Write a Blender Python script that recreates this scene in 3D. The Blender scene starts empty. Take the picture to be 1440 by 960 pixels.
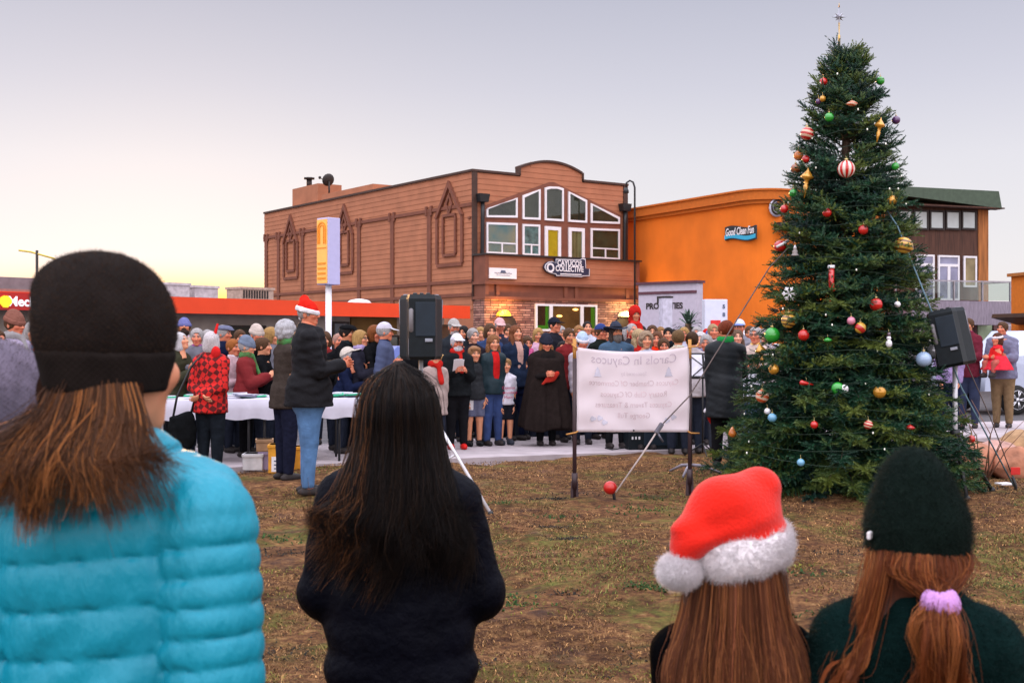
import bpy, bmesh, math, random
import numpy as np
from mathutils import Vector, Matrix

# ------------------------------------------------------------------ camera, sky, sun, exposure
S = bpy.context.scene
COL = S.collection
EYE = 1.62          # camera height
FPX = 1700.0        # focal length in photo pixels (photo 1440 wide)
HY = 475.0          # horizon row in the photo
cam_d = bpy.data.cameras.new('camera')
cam = bpy.data.objects.new('camera', cam_d); COL.objects.link(cam)
cam.location = (0, 0, EYE); cam.rotation_euler = (math.pi/2, 0, 0)
cam_d.sensor_width = 36; cam_d.lens = 36*FPX/1440
cam_d.shift_y = -(480-HY)/1440
cam_d.clip_start = .05; cam_d.clip_end = 3000
cam_d.dof.use_dof = True; cam_d.dof.focus_distance = 13.0; cam_d.dof.aperture_fstop = 9.0
S.camera = cam

SUN_AZ = math.radians(-16)      # left of straight ahead
SUN_EL = math.radians(5)
W_ = bpy.data.worlds.new('World'); S.world = W_; W_.use_nodes = True
nt = W_.node_tree; nt.nodes.clear()
def N(t, ty, **kw):
    n = t.nodes.new(ty)
    for k, v in kw.items(): setattr(n, k, v)
    return n
def ramp(t, pts, fac):
    r = N(t, 'ShaderNodeValToRGB'); e = r.color_ramp.elements
    while len(e) < len(pts): e.new(0.5)
    for i, (p, c) in enumerate(pts):
        e[i].position = p; e[i].color = (*c, 1)
    t.links.new(fac, r.inputs[0]); return r.outputs[0]
def mth(t, op, a, b=None, c=None, clamp=False):
    n = N(t, 'ShaderNodeMath', operation=op, use_clamp=clamp)
    for i, v in enumerate((a, b, c)):
        if v is None: continue
        if isinstance(v, (int, float)): n.inputs[i].default_value = v
        else: t.links.new(v, n.inputs[i])
    return n.outputs[0]
tc = N(nt, 'ShaderNodeTexCoord'); sx = N(nt, 'ShaderNodeSeparateXYZ')
nt.links.new(tc.outputs['Generated'], sx.inputs[0])
base = ramp(nt, [(0.0, (.86, .80, .78)), (.06, (.84, .82, .85)), (.14, (.765, .755, .82)), (.20, (.635, .635, .735)), (.275, (.50, .51, .62)), (.42, (.85, .86, 1.02)), (.75, (2.2, 2.2, 2.5))], sx.outputs['Z'])
sd = (math.sin(SUN_AZ)*math.cos(SUN_EL), math.cos(SUN_AZ)*math.cos(SUN_EL), math.sin(SUN_EL))
dt = N(nt, 'ShaderNodeVectorMath', operation='DOT_PRODUCT'); nt.links.new(tc.outputs['Generated'], dt.inputs[0]); dt.inputs[1].default_value = (math.sin(SUN_AZ), math.cos(SUN_AZ), .03)
g = mth(nt, 'POWER', mth(nt, 'MAXIMUM', dt.outputs['Value'], 0), 60)
lowz = mth(nt, 'SUBTRACT', 1, mth(nt, 'DIVIDE', sx.outputs['Z'], .066), clamp=True)
lowz = mth(nt, 'POWER', lowz, 1.6)
gl = mth(nt, 'MULTIPLY', g, lowz)
g2 = mth(nt, 'POWER', mth(nt, 'MAXIMUM', dt.outputs['Value'], 0), 22)
mx = N(nt, 'ShaderNodeMix', data_type='RGBA', blend_type='MIX')
nt.links.new(mth(nt, 'MULTIPLY', gl, 2.6, clamp=True), mx.inputs[0]); nt.links.new(base, mx.inputs[6]); mx.inputs[7].default_value = (1.7, .92, .10, 1)
mx2 = N(nt, 'ShaderNodeMix', data_type='RGBA', blend_type='ADD')
nt.links.new(mth(nt, 'MULTIPLY', g2, mth(nt, 'POWER', mth(nt, 'SUBTRACT', 1, mth(nt, 'DIVIDE', sx.outputs['Z'], .22), clamp=True), 1.3)), mx2.inputs[0]); nt.links.new(mx.outputs[2], mx2.inputs[6]); mx2.inputs[7].default_value = (.07, .05, .06, 1)
bk = mth(nt, 'POWER', mth(nt, 'MULTIPLY_ADD', sx.outputs['Y'], -.5, .5, clamp=True), 1.5)       # fill light added to the sky behind the viewer
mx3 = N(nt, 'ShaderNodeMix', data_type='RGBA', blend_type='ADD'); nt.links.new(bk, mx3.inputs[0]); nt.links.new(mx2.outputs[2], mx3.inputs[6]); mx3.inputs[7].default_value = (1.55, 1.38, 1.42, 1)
sky = N(nt, 'ShaderNodeTexSky', sky_type='NISHITA', sun_disc=False); sky.sun_elevation = SUN_EL; sky.sun_rotation = SUN_AZ
bgN = N(nt, 'ShaderNodeBackground'); nt.links.new(sky.outputs[0], bgN.inputs[0]); bgN.inputs[1].default_value = .006
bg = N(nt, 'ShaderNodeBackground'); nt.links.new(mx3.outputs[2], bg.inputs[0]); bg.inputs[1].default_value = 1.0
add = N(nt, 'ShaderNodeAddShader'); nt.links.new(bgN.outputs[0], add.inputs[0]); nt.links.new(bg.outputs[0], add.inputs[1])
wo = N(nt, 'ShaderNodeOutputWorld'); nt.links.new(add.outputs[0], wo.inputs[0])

sun_d = bpy.data.lights.new('sun', 'SUN'); sun_d.energy = 2.0; sun_d.angle = math.radians(10); sun_d.color = (1.0, .50, .17)
sun = bpy.data.objects.new('sun', sun_d); COL.objects.link(sun)
sun.rotation_euler = Vector(sd).to_track_quat('Z', 'Y').to_euler(); sun.location = (0, 0, 30)
S.view_settings.view_transform = 'Standard'; S.view_settings.look = 'None'
S.view_settings.exposure = 0.0; S.view_settings.gamma = 1.0
S.cycles.use_denoising = True
S.cycles.max_bounces = 5; S.cycles.diffuse_bounces = 3; S.cycles.transparent_max_bounces = 8
S.cycles.caustics_reflective = False; S.cycles.caustics_refractive = False

rnd = random.Random(7); rng = np.random.default_rng(11)

def W(px, py, d):                     # a measured photo point at a chosen distance -> place in the world
    return Vector(((px-720)/FPX*d, d, EYE-(py-HY)/FPX*d))
def gd(py): return FPX*EYE/(py-HY)    # distance of a ground point
R = math.radians

# ------------------------------------------------------------------ materials
MATS = {}
def srgb(r, g, b):
    f = lambda c: (c/255/12.92) if c <= 10 else ((c/255+.055)/1.055)**2.4
    return (f(r), f(g), f(b))
def mat(name, col=(.5, .5, .5), rough=.7, metal=0, noise=.25, nscale=8, bump=.0, bscale=40, emit=0, spec=.4, sheen=0, trans=0, stretch=(1, 1, 1), coat=0, col2=None, attr=None):
    key = name
    if key in MATS: return MATS[key]
    m = bpy.data.materials.new(name); m.use_nodes = True; MATS[key] = m
    t = m.node_tree; p = t.nodes['Principled BSDF']
    p.inputs['Roughness'].default_value = rough; p.inputs['Metallic'].default_value = metal
    p.inputs['Specular IOR Level'].default_value = spec
    if sheen: p.inputs['Sheen Weight'].default_value = sheen; p.inputs['Sheen Roughness'].default_value = .5
    if coat: p.inputs['Coat Weight'].default_value = coat
    tc = N(t, 'ShaderNodeTexCoord'); mp = N(t, 'ShaderNodeMapping'); t.links.new(tc.outputs['Object'], mp.inputs[0]); mp.inputs['Scale'].default_value = stretch
    if attr:
        a = N(t, 'ShaderNodeAttribute', attribute_name=attr); cin = a.outputs['Color']
    if noise:
        nz_ = N(t, 'ShaderNodeTexNoise'); nz_.inputs['Scale'].default_value = nscale; nz_.inputs['Detail'].default_value = 5
        t.links.new(mp.outputs[0], nz_.inputs[0])
        mxx = N(t, 'ShaderNodeMix', data_type='RGBA'); 
        fac = mth(t, 'MULTIPLY_ADD', mth(t, 'SUBTRACT', nz_.outputs['Fac'], .5), 2.2, .5, clamp=True)
        t.links.new(fac, mxx.inputs[0])
        if attr:
            mu1 = N(t, 'ShaderNodeMix', data_type='RGBA', blend_type='MULTIPLY'); mu1.inputs[0].default_value = 1
            g1 = 1-noise; mxx.inputs[6].default_value = (g1, g1, g1, 1); g2 = 1+noise*.6; mxx.inputs[7].default_value = (g2, g2, g2, 1)
            t.links.new(cin, mu1.inputs[6]); t.links.new(mxx.outputs[2], mu1.inputs[7]); out = mu1.outputs[2]
        else:
            c2 = col2 if col2 else tuple(min(1, c*(1+noise*.8)) for c in col)
            mxx.inputs[6].default_value = (*[c*(1-noise) for c in col], 1); mxx.inputs[7].default_value = (*c2, 1); out = mxx.outputs[2]
        t.links.new(out, p.inputs['Base Color'])
    elif attr: t.links.new(cin, p.inputs['Base Color'])
    else: p.inputs['Base Color'].default_value = (*col, 1)
    if bump:
        n2 = N(t, 'ShaderNodeTexNoise'); n2.inputs['Scale'].default_value = bscale; n2.inputs['Detail'].default_value = 4
        t.links.new(mp.outputs[0], n2.inputs[0])
        b = N(t, 'ShaderNodeBump'); b.inputs['Strength'].default_value = bump; b.inputs['Distance'].default_value = .02
        t.links.new(n2.outputs['Fac'], b.inputs['Height']); t.links.new(b.outputs[0], p.inputs['Normal'])
    if emit:
        p.inputs['Emission Color'].default_value = (*col, 1); p.inputs['Emission Strength'].default_value = emit
    if trans:
        tr = N(t, 'ShaderNodeBsdfTranslucent'); ms = N(t, 'ShaderNodeMixShader'); ms.inputs[0].default_value = trans
        src = p.inputs['Base Color'].links
        if src: t.links.new(src[0].from_socket, tr.inputs[0])
        else: tr.inputs[0].default_value = (*col, 1)
        t.links.new(p.outputs[0], ms.inputs[1]); t.links.new(tr.outputs[0], ms.inputs[2])
        t.links.new(ms.outputs[0], t.nodes['Material Output'].inputs[0])
    return m
def cloth(col, kind='cloth'):
    key = kind+'_%02x%02x%02x' % tuple(int(min(1, c)*255) for c in col)+'_%d' % (sum(col)*1e4)
    if kind == 'leather': return mat(key, col, .48, noise=.3, nscale=6, bump=.35, bscale=14, spec=.14)
    if kind == 'jeans': return mat(key, col, .9, noise=.35, nscale=9, bump=.3, bscale=60)
    if kind == 'puffer': return mat(key, col, .6, noise=.12, nscale=7, bump=.4, bscale=26, spec=.05)
    if kind == 'plaid': 
        return plaid(key, col)
    return mat(key, col, .95, noise=.22, nscale=14, bump=.5, bscale=26, spec=.02)
def plaid(key, col):
    if key in MATS: return MATS[key]
    m = mat(key, col, .9, noise=0, spec=.2); t = m.node_tree; p = t.nodes['Principled BSDF']
    tc = N(t, 'ShaderNodeTexCoord'); mp = N(t, 'ShaderNodeMapping'); t.links.new(tc.outputs['Object'], mp.inputs[0]); mp.inputs['Rotation'].default_value = (.0, R(35), R(10))
    ck = N(t, 'ShaderNodeTexChecker'); ck.inputs['Scale'].default_value = 17; t.links.new(mp.outputs[0], ck.inputs[0])
    ck.inputs['Color1'].default_value = (*col, 1); ck.inputs['Color2'].default_value = (.10, .012, .012, 1)
    t.links.new(ck.outputs[0], p.inputs['Base Color']); return m

# ------------------------------------------------------------------ objects
def tag(o, label=None, cat=None, group=None, kind=None):
    if label: o['label'] = label
    if cat: o['category'] = cat
    if group: o['group'] = group
    if kind: o['kind'] = kind
    return o
def root(name, loc=(0, 0, 0), rz=0, label=None, cat=None, group=None):
    o = bpy.data.objects.new(name, None); COL.objects.link(o); o.location = loc; o.rotation_euler = (0, 0, rz)
    o.empty_display_size = .1
    return tag(o, label, cat, group)
def fastmesh(name, V, F, smooth=True, cols=None):
    V = np.asarray(V, np.float32); F = np.asarray(F, np.int32)
    me = bpy.data.meshes.new(name); n = F.shape[1]
    me.vertices.add(len(V)); me.vertices.foreach_set('co', V.ravel())
    me.loops.add(F.size); me.loops.foreach_set('vertex_index', F.ravel())
    me.polygons.add(len(F)); me.polygons.foreach_set('loop_start', np.arange(0, F.size, n, dtype=np.int32))
    me.polygons.foreach_set('use_smooth', np.full(len(F), smooth))
    me.update(calc_edges=True)
    if cols is not None:
        ca = me.color_attributes.new('Col', 'FLOAT_COLOR', 'POINT')
        c4 = np.ones((len(V), 4), np.float32); c4[:, :3] = cols; ca.data.foreach_set('color', c4.ravel())
    return me
def link(name, me, m, parent=None):
    o = bpy.data.objects.new(name, me); COL.objects.link(o)
    if m is not None:
        for mm in (m if isinstance(m, (list, tuple)) else [m]): me.materials.append(mm)
    if parent: o.parent = parent
    return o

class MB:
    def __init__(s, T=None): s.V = []; s.F = []; s.S = []; s.M = []; s.T = T; s.mi = 0
    def add(s, V, F, smooth=False):
        b = len(s.V)
        s.V += [(s.T @ Vector(v)) if s.T else Vector(v) for v in V]
        for f in F: s.F.append([i+b for i in f]); s.S.append(smooth); s.M.append(s.mi)
        return s
    def box(s, c, sz, rot=None, top=1.0):
        x, y, z = [k/2 for k in sz]; c = Vector(c)
        V = [Vector((i*x*(top if k > 0 else 1), j*y*(top if k > 0 else 1), k*z)) for k in (-1, 1) for j in (-1, 1) for i in (-1, 1)]
        if rot is not None: V = [rot @ v for v in V]
        return s.add([v+c for v in V], [(0, 2, 3, 1), (4, 5, 7, 6), (0, 1, 5, 4), (2, 6, 7, 3), (0, 4, 6, 2), (1, 3, 7, 5)])
    def bx(s, x0, x1, y0, y1, z0, z1): return s.box(((x0+x1)/2, (y0+y1)/2, (z0+z1)/2), (x1-x0, y1-y0, z1-z0))
    def rbox(s, c, sz, r=.01, rot=None, seg=2):
        bm = bmesh.new(); bmesh.ops.create_cube(bm, size=1); bmesh.ops.scale(bm, vec=sz, verts=bm.verts)
        bmesh.ops.bevel(bm, geom=bm.edges[:], offset=r, segments=seg, affect='EDGES', profile=.5)
        bm.verts.index_update(); V = [v.co.copy() for v in bm.verts]; F = [[v.index for v in f.verts] for f in bm.faces]; bm.free()
        if rot is not None: V = [rot @ v for v in V]
        c = Vector(c); return s.add([v+c for v in V], F, False)
    def tube(s, pts, r, n=8, caps=True):
        pts = [Vector(p) for p in pts]; rs = r if isinstance(r, (list, tuple)) else [r]*len(pts)
        V = []; up = Vector((0, 0, 1)); a = None
        for i, p in enumerate(pts):
            t = (pts[min(i+1, len(pts)-1)]-pts[max(i-1, 0)]).normalized()
            if a is None: a = t.orthogonal().normalized()
            a = (a-t*a.dot(t)); a = a.normalized() if a.length > 1e-6 else t.orthogonal().normalized()
            b = t.cross(a)
            V += [p+(a*math.cos(2*math.pi*k/n)+b*math.sin(2*math.pi*k/n))*rs[i] for k in range(n)]
        F = [(i*n+k, i*n+(k+1) % n, (i+1)*n+(k+1) % n, (i+1)*n+k) for i in range(len(pts)-1) for k in range(n)]
        s.add(V, F, True)
        if caps:
            s.add(V[:n], [tuple(range(n-1, -1, -1))]); s.add(V[-n:], [tuple(range(n))])
        return s
    def lathe(s, prof, c=(0, 0, 0), n=20, rot=None, smooth=True):
        c = Vector(c); V = []
        for r_, z in prof:
            for k in range(n):
                v = Vector((r_*math.cos(2*math.pi*k/n), r_*math.sin(2*math.pi*k/n), z))
                V.append((rot @ v if rot is not None else v)+c)
        F = [(i*n+k, i*n+(k+1) % n, (i+1)*n+(k+1) % n, (i+1)*n+k) for i in range(len(prof)-1) for k in range(n)]
        F += [tuple(range(n-1, -1, -1)), tuple((len(prof)-1)*n+k for k in range(n))]
        return s.add(V, F, smooth)
    def prism(s, poly, y0, y1):        # polygon in x,z extruded along y
        n = len(poly); V = [(x, y0, z) for x, z in poly]+[(x, y1, z) for x, z in poly]
        ar = sum(poly[i][0]*poly[(i+1) % n][1]-poly[(i+1) % n][0]*poly[i][1] for i in range(n))
        f = list(range(n)); b = [2*n-1-k for k in range(n)]
        F = [f, b]+[(i, n+i, n+(i+1) % n, (i+1) % n) for i in range(n)]
        if ar < 0: F = [tuple(reversed(q)) for q in F]
        return s.add(V, F)
    def ball(s, c, r, n=12, sc=(1, 1, 1)):
        c = Vector(c); prof = []
        V = []; m = n//2+1
        for i in range(m+1):
            a = math.pi*i/m
            for k in range(n):
                b = 2*math.pi*k/n
                V.append(c+Vector((r*sc[0]*math.sin(a)*math.cos(b), r*sc[1]*math.sin(a)*math.sin(b), -r*sc[2]*math.cos(a))))
        F = [(i*n+k, i*n+(k+1) % n, (i+1)*n+(k+1) % n, (i+1)*n+k) for i in range(m) for k in range(n)]
        return s.add(V, F, True)
    def build(s, name, m, parent=None):
        me = bpy.data.meshes.new(name)
        V = s.V
        me.from_pydata([tuple(v) for v in V], [], s.F); me.polygons.foreach_set('use_smooth', s.S)
        o = link(name, me, m, parent)
        if any(s.M): me.polygons.foreach_set('material_index', s.M)
        bm = bmesh.new(); bm.from_mesh(me); bmesh.ops.remove_doubles(bm, verts=bm.verts, dist=1e-6); bmesh.ops.recalc_face_normals(bm, faces=bm.faces); bm.to_mesh(me); bm.free()
        return o
def part(name, m, parent, fn, T=None):
    b = MB(T); fn(b); return b.build(name, m, parent)

def text_mesh(body, size, T, ext=.004, align='CENTER', font_scale=(1, 1), shear=0, bold=0):
    cu = bpy.data.curves.new('lettering', 'FONT'); cu.body = body; cu.size = size; cu.align_x = align; cu.align_y = 'CENTER'
    cu.extrude = ext; cu.shear = shear; cu.offset = bold; cu.resolution_u = 3
    o = bpy.data.objects.new('lettering', cu); COL.objects.link(o)
    dg = bpy.context.evaluated_depsgraph_get(); me = bpy.data.meshes.new_from_object(o.evaluated_get(dg))
    V = [T @ Vector((v.co.x*font_scale[0], v.co.y*font_scale[1], v.co.z)) for v in me.vertices]; F = [list(p.vertices) for p in me.polygons]
    bpy.data.objects.remove(o); bpy.data.curves.remove(cu); bpy.data.meshes.remove(me)
    return V, F
def lettering(lines, m, parent, T, name='lettering'):      # lines: (text, x, z, size, kw) on a plane facing local -y
    b = MB()
    for (tx, x, z, sz, kw) in lines:
        M = T @ Matrix.Translation((x, 0, z)) @ Matrix.Rotation(math.pi/2, 4, 'X')
        V, F = text_mesh(tx, sz, M, **kw); b.add(V, F)
    me = bpy.data.meshes.new(name); me.from_pydata([tuple(v) for v in b.V], [], b.F)
    return link(name, me, m, parent)

# ------------------------------------------------------------------ implicit surfaces (bodies, clothes, hats)
def nz(P, f, seed=0, n=5):
    r = np.random.default_rng(seed+1000); o = np.zeros(P.shape[:-1], np.float32)
    for i in range(n):
        d = r.normal(size=3); d *= f*(.6+.9*r.random())/np.linalg.norm(d)
        o += np.sin(P @ d.astype(np.float32)+r.random()*6.28)
    return o/n*1.4
def axis(lo, hi, h, fine=None):
    if fine is None: return np.linspace(lo, hi, max(4, int((hi-lo)/h)+1)).astype(np.float32)
def surf(fn, lo, hi, h):
    ax = [axis(lo[i], hi[i], h) for i in range(3)]
    P = np.stack(np.meshgrid(*ax, indexing='ij'), -1)
    F = fn(P).astype(np.float32); F[F == 0] = 1e-6
    n = np.array(F.shape); Sg = F < 0
    c = np.zeros(n-1, np.int8)
    offs = [(i, j, k) for i in (0, 1) for j in (0, 1) for k in (0, 1)]
    for i, j, k in offs: c += Sg[i:n[0]-1+i, j:n[1]-1+j, k:n[2]-1+k]
    I, J, K = np.nonzero((c > 0) & (c < 8))
    acc = np.zeros((len(I), 3), np.float32); cnt = np.zeros(len(I), np.float32)
    for a in offs:
        for d in range(3):
            if a[d]: continue
            b = list(a); b[d] = 1
            fa = F[I+a[0], J+a[1], K+a[2]]; fb = F[I+b[0], J+b[1], K+b[2]]
            m = (fa < 0) != (fb < 0); t = np.where(m, fa/np.where(m, fa-fb, 1), 0)
            p = np.tile(np.array(a, np.float32), (len(I), 1)); p[:, d] += t
            acc += p*m[:, None]; cnt += m
    pos = acc/cnt[:, None]+np.stack([I, J, K], 1)
    V = np.stack([np.interp(pos[:, d], np.arange(n[d]), ax[d]) for d in range(3)], 1)
    idx = np.full(n-1, -1, np.int32); idx[I, J, K] = np.arange(len(I))
    Q = []
    for d in range(3):
        e, f = (d+1) % 3, (d+2) % 3
        sl0 = [slice(None)]*3; sl1 = [slice(None)]*3; sl0[d] = slice(0, n[d]-1); sl1[d] = slice(1, n[d])
        A = Sg[tuple(sl0)]; B = Sg[tuple(sl1)]; ch = A != B
        q = np.argwhere(ch); ok = (q[:, e] > 0) & (q[:, e] < n[e]-1) & (q[:, f] > 0) & (q[:, f] < n[f]-1); q = q[ok]
        if not len(q): continue
        inside = A[q[:, 0], q[:, 1], q[:, 2]]
        def cell(de, df):
            r = q.copy(); r[:, e] += de; r[:, f] += df; return idx[r[:, 0], r[:, 1], r[:, 2]]
        quad = np.stack([cell(-1, -1), cell(0, -1), cell(0, 0), cell(-1, 0)], 1)
        quad[~inside] = quad[~inside][:, ::-1]; Q.append(quad)
    return V, np.concatenate(Q)
def cap(P, a, b, ra, rb, sc=(1, 1, 1)):     # tapered capsule, optionally squashed
    a = np.array(a, np.float32); b = np.array(b, np.float32); s = np.array(sc, np.float32)
    q = (P-a)/s; ab = (b-a)/s; L = max(float(ab @ ab), 1e-9)
    t = np.clip((q @ ab)/L, 0, 1)
    return (np.linalg.norm(q-t[..., None]*ab, axis=-1)-(ra+t*(rb-ra)))*float(s.min())**.5, t
def ell(P, c, r):
    r = np.array(r, np.float32); q = (P-np.array(c, np.float32))/r
    k = np.linalg.norm(q, axis=-1); return (k-1)*r.min()
def smin(a, b, k):
    h = np.clip(.5+.5*(b-a)/k, 0, 1); return b+(a-b)*h-k*h*(1-h)
def smax(a, b, k): return -smin(-a, -b, k)
# ------------------------------------------------------------------ ground, pavement, road
KA = Vector((-3.27, 15.05)); KD = Vector((6.15, 2.45)).normalized(); KN = Vector((-KD.y, KD.x))     # lawn/pavement edge
def kerb_y(x): return KA.y+(x-KA.x)*KD.y/KD.x
def gz(x, y):                                         # lawn relief
    x = np.asarray(x, float); y = np.asarray(y, float)
    return .022*np.sin(1.3*x+.7*y)+.015*np.sin(2.9*x-1.7*y+1)+.010*np.sin(5.1*x+4.3*y+2)+.006*np.sin(11*x-9*y)
def make_ground():
    m = mat('ground_soil', (.10, .06, .032), .95, noise=0, spec=.1); t = m.node_tree; p = t.nodes['Principled BSDF']
    tc = N(t, 'ShaderNodeTexCoord')
    def noi(sc, det=6, rgh=.6):
        n = N(t, 'ShaderNodeTexNoise'); n.inputs['Scale'].default_value = sc; n.inputs['Detail'].default_value = det; n.inputs['Roughness'].default_value = rgh
        t.links.new(tc.outputs['Object'], n.inputs[0]); return n.outputs['Fac']
    soil = ramp(t, [(.32, (.014, .008, .007)), (.46, (.080, .036, .018)), (.57, (.17, .085, .035)), (.70, (.32, .20, .09))], noi(10, 10, .80))
    green = ramp(t, [(.3, (.040, .046, .012)), (.7, (.15, .15, .034))], noi(16, 6))
    f = mth(t, 'MULTIPLY', mth(t, 'SUBTRACT', noi(.8, 6, .66), .50), 9, clamp=True)
    f = mth(t, 'MULTIPLY', f, mth(t, 'MULTIPLY', mth(t, 'SUBTRACT', noi(9, 4), .36), 5, clamp=True))
    x = N(t, 'ShaderNodeMix', data_type='RGBA'); t.links.new(mth(t, 'MULTIPLY', f, .80), x.inputs[0]); t.links.new(soil, x.inputs[6]); t.links.new(green, x.inputs[7])
    dk = mth(t, 'MULTIPLY', mth(t, 'SUBTRACT', noi(2.2, 5), .55), 6, clamp=True)
    x2 = N(t, 'ShaderNodeMix', data_type='RGBA'); t.links.new(mth(t, 'MULTIPLY', dk, .7), x2.inputs[0]); t.links.new(x.outputs[2], x2.inputs[6]); x2.inputs[7].default_value = (.055, .034, .030, 1)
    vv = mth(t, 'MULTIPLY_ADD', mth(t, 'MULTIPLY', mth(t, 'SUBTRACT', noi(1.7, 7, .7), .5), mth(t, 'ADD', noi(60, 3), .5)), 4.6, 1.5)
    x3 = N(t, 'ShaderNodeMix', data_type='RGBA', blend_type='MULTIPLY'); x3.inputs[0].default_value = 1; t.links.new(x2.outputs[2], x3.inputs[6]); t.links.new(mth(t, 'MAXIMUM', vv, .35), x3.inputs[7])
    t.links.new(x3.outputs[2], p.inputs['Base Color'])
    b = N(t, 'ShaderNodeBump'); b.inputs['Strength'].default_value = 1.0; b.inputs['Distance'].default_value = .045
    t.links.new(noi(34, 9, .75), b.inputs['Height']); t.links.new(b.outputs[0], p.inputs['Normal'])
    xs = np.concatenate([[-900, -200, -60, -30], np.arange(-16, 16.01, .12), [30, 60, 200, 900]])
    ys = np.concatenate([[-300, -40, -8], np.arange(-2, 24, .12), [30, 60, 200, 1500]])
    X, Y = np.meshgrid(xs, ys, indexing='ij'); Z = gz(X, Y)
    rr = np.random.default_rng(3).normal(size=X.shape)*.006
    # slopes down below the pavement behind the kerb line
    beyond = (Y-(KA.y+(X-KA.x)*KD.y/KD.x))
    Z = np.where(beyond > -.25, -.12, Z+rr); Z = np.where(np.abs(X) > 16, -.12, Z); Z = np.where(Y < -2, -.05, Z)
    V = np.stack([X, Y, Z], -1).reshape(-1, 3); ny = len(ys)
    i, j = np.meshgrid(np.arange(len(xs)-1), np.arange(ny-1), indexing='ij'); a = (i*ny+j).ravel()
    F = np.stack([a, a+ny, a+ny+1, a+1], 1)
    o = link('ground', fastmesh('ground', V, F), m); tag(o, kind='structure')
make_ground()
def strip(name, n0, n1, z, m, thick=.14):             # band parallel to the kerb line
    b = MB(); P = []
    a = KA-KD*80; c = KA+KD*120
    q = [a+KN*n0, c+KN*n0, c+KN*n1, a+KN*n1]
    V = [(v.x, v.y, z-thick) for v in q]+[(v.x, v.y, z) for v in q]
    b.add(V, [(3, 2, 1, 0), (4, 5, 6, 7), (0, 1, 5, 4), (1, 2, 6, 5), (2, 3, 7, 6), (3, 0, 4, 7)])
    return tag(b.build(name, m), kind='structure')
M_conc = mat('concrete_paving', (.40, .35, .37), .85, noise=.22, nscale=3, bump=.2, bscale=60)
strip('pavement', 0, 2.9, .02, M_conc)
M_asph = mat('road_asphalt', (.075, .07, .075), .9, noise=.35, nscale=5, bump=.4, bscale=90)
strip('road', 2.9, 18, -.08, M_asph, .05)
strip('far_pavement', 18, 19.6, .03, M_conc)
strip('far_lot', 19.6, 60, -.05, M_asph, .05)

# ------------------------------------------------------------------ building frames
class Frame:
    def __init__(s, ox, oy, deg):
        s.o = Vector((ox, oy)); a = R(deg); s.a = a; s.u = Vector((math.cos(a), math.sin(a))); s.v = Vector((-math.sin(a), math.cos(a)))
    def fy(s, px, py, c=0):            # where the line of sight meets local y = c -> (x, z)
        r = Vector(((px-720)/FPX, 1)); d = (c+s.o.dot(s.v))/r.dot(s.v); q = r*d-s.o
        return q.dot(s.u), EYE-(py-HY)/FPX*d
    def fx(s, px, py, c=0):
        r = Vector(((px-720)/FPX, 1)); d = (c+s.o.dot(s.u))/r.dot(s.u); q = r*d-s.o
        return q.dot(s.v), EYE-(py-HY)/FPX*d
    def root(s, name, label, cat): return root(name, (s.o.x, s.o.y, 0), s.a, label, cat)
SIDE = Matrix(((0, 1, 0, 0), (1, 0, 0, 0), (0, 0, 1, 0), (0, 0, 0, 1)))   # swaps x,y: a shape facing -y becomes one facing -x
def siding(b, z0, z1, h, span, d=.02, y0=0):
    z = z0
    while z < z1-1e-4:
        zt = min(z+h, z1)
        for x0, x1 in span((z+zt)/2):
            b.add([(x0, y0-d, z), (x1, y0-d, z), (x1, y0-.006, zt), (x0, y0-.006, zt), (x0, y0, z), (x1, y0, z), (x1, y0, zt), (x0, y0, zt)],
                  [(0, 1, 2, 3), (5, 4, 7, 6), (0, 4, 5, 1), (1, 5, 6, 2), (0, 3, 7, 4)])
        z = zt
M_tan = mat('tan_siding', (.38, .146, .074), .8, noise=.16, nscale=1.6, bump=.15, bscale=30)
M_trim = mat('brown_trim', (.18, .060, .034), .75, noise=.2, nscale=3)
M_dk = mat('dark_trim', (.022, .015, .013), .6, noise=.2)
M_white = mat('white_paint', (.74, .72, .74), .5, noise=.06)
M_win = mat('window_glass', (.035, .05, .045), .06, noise=0, spec=.9)
M_black = mat('black_metal', (.012, .013, .015), .45, noise=.2)

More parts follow.
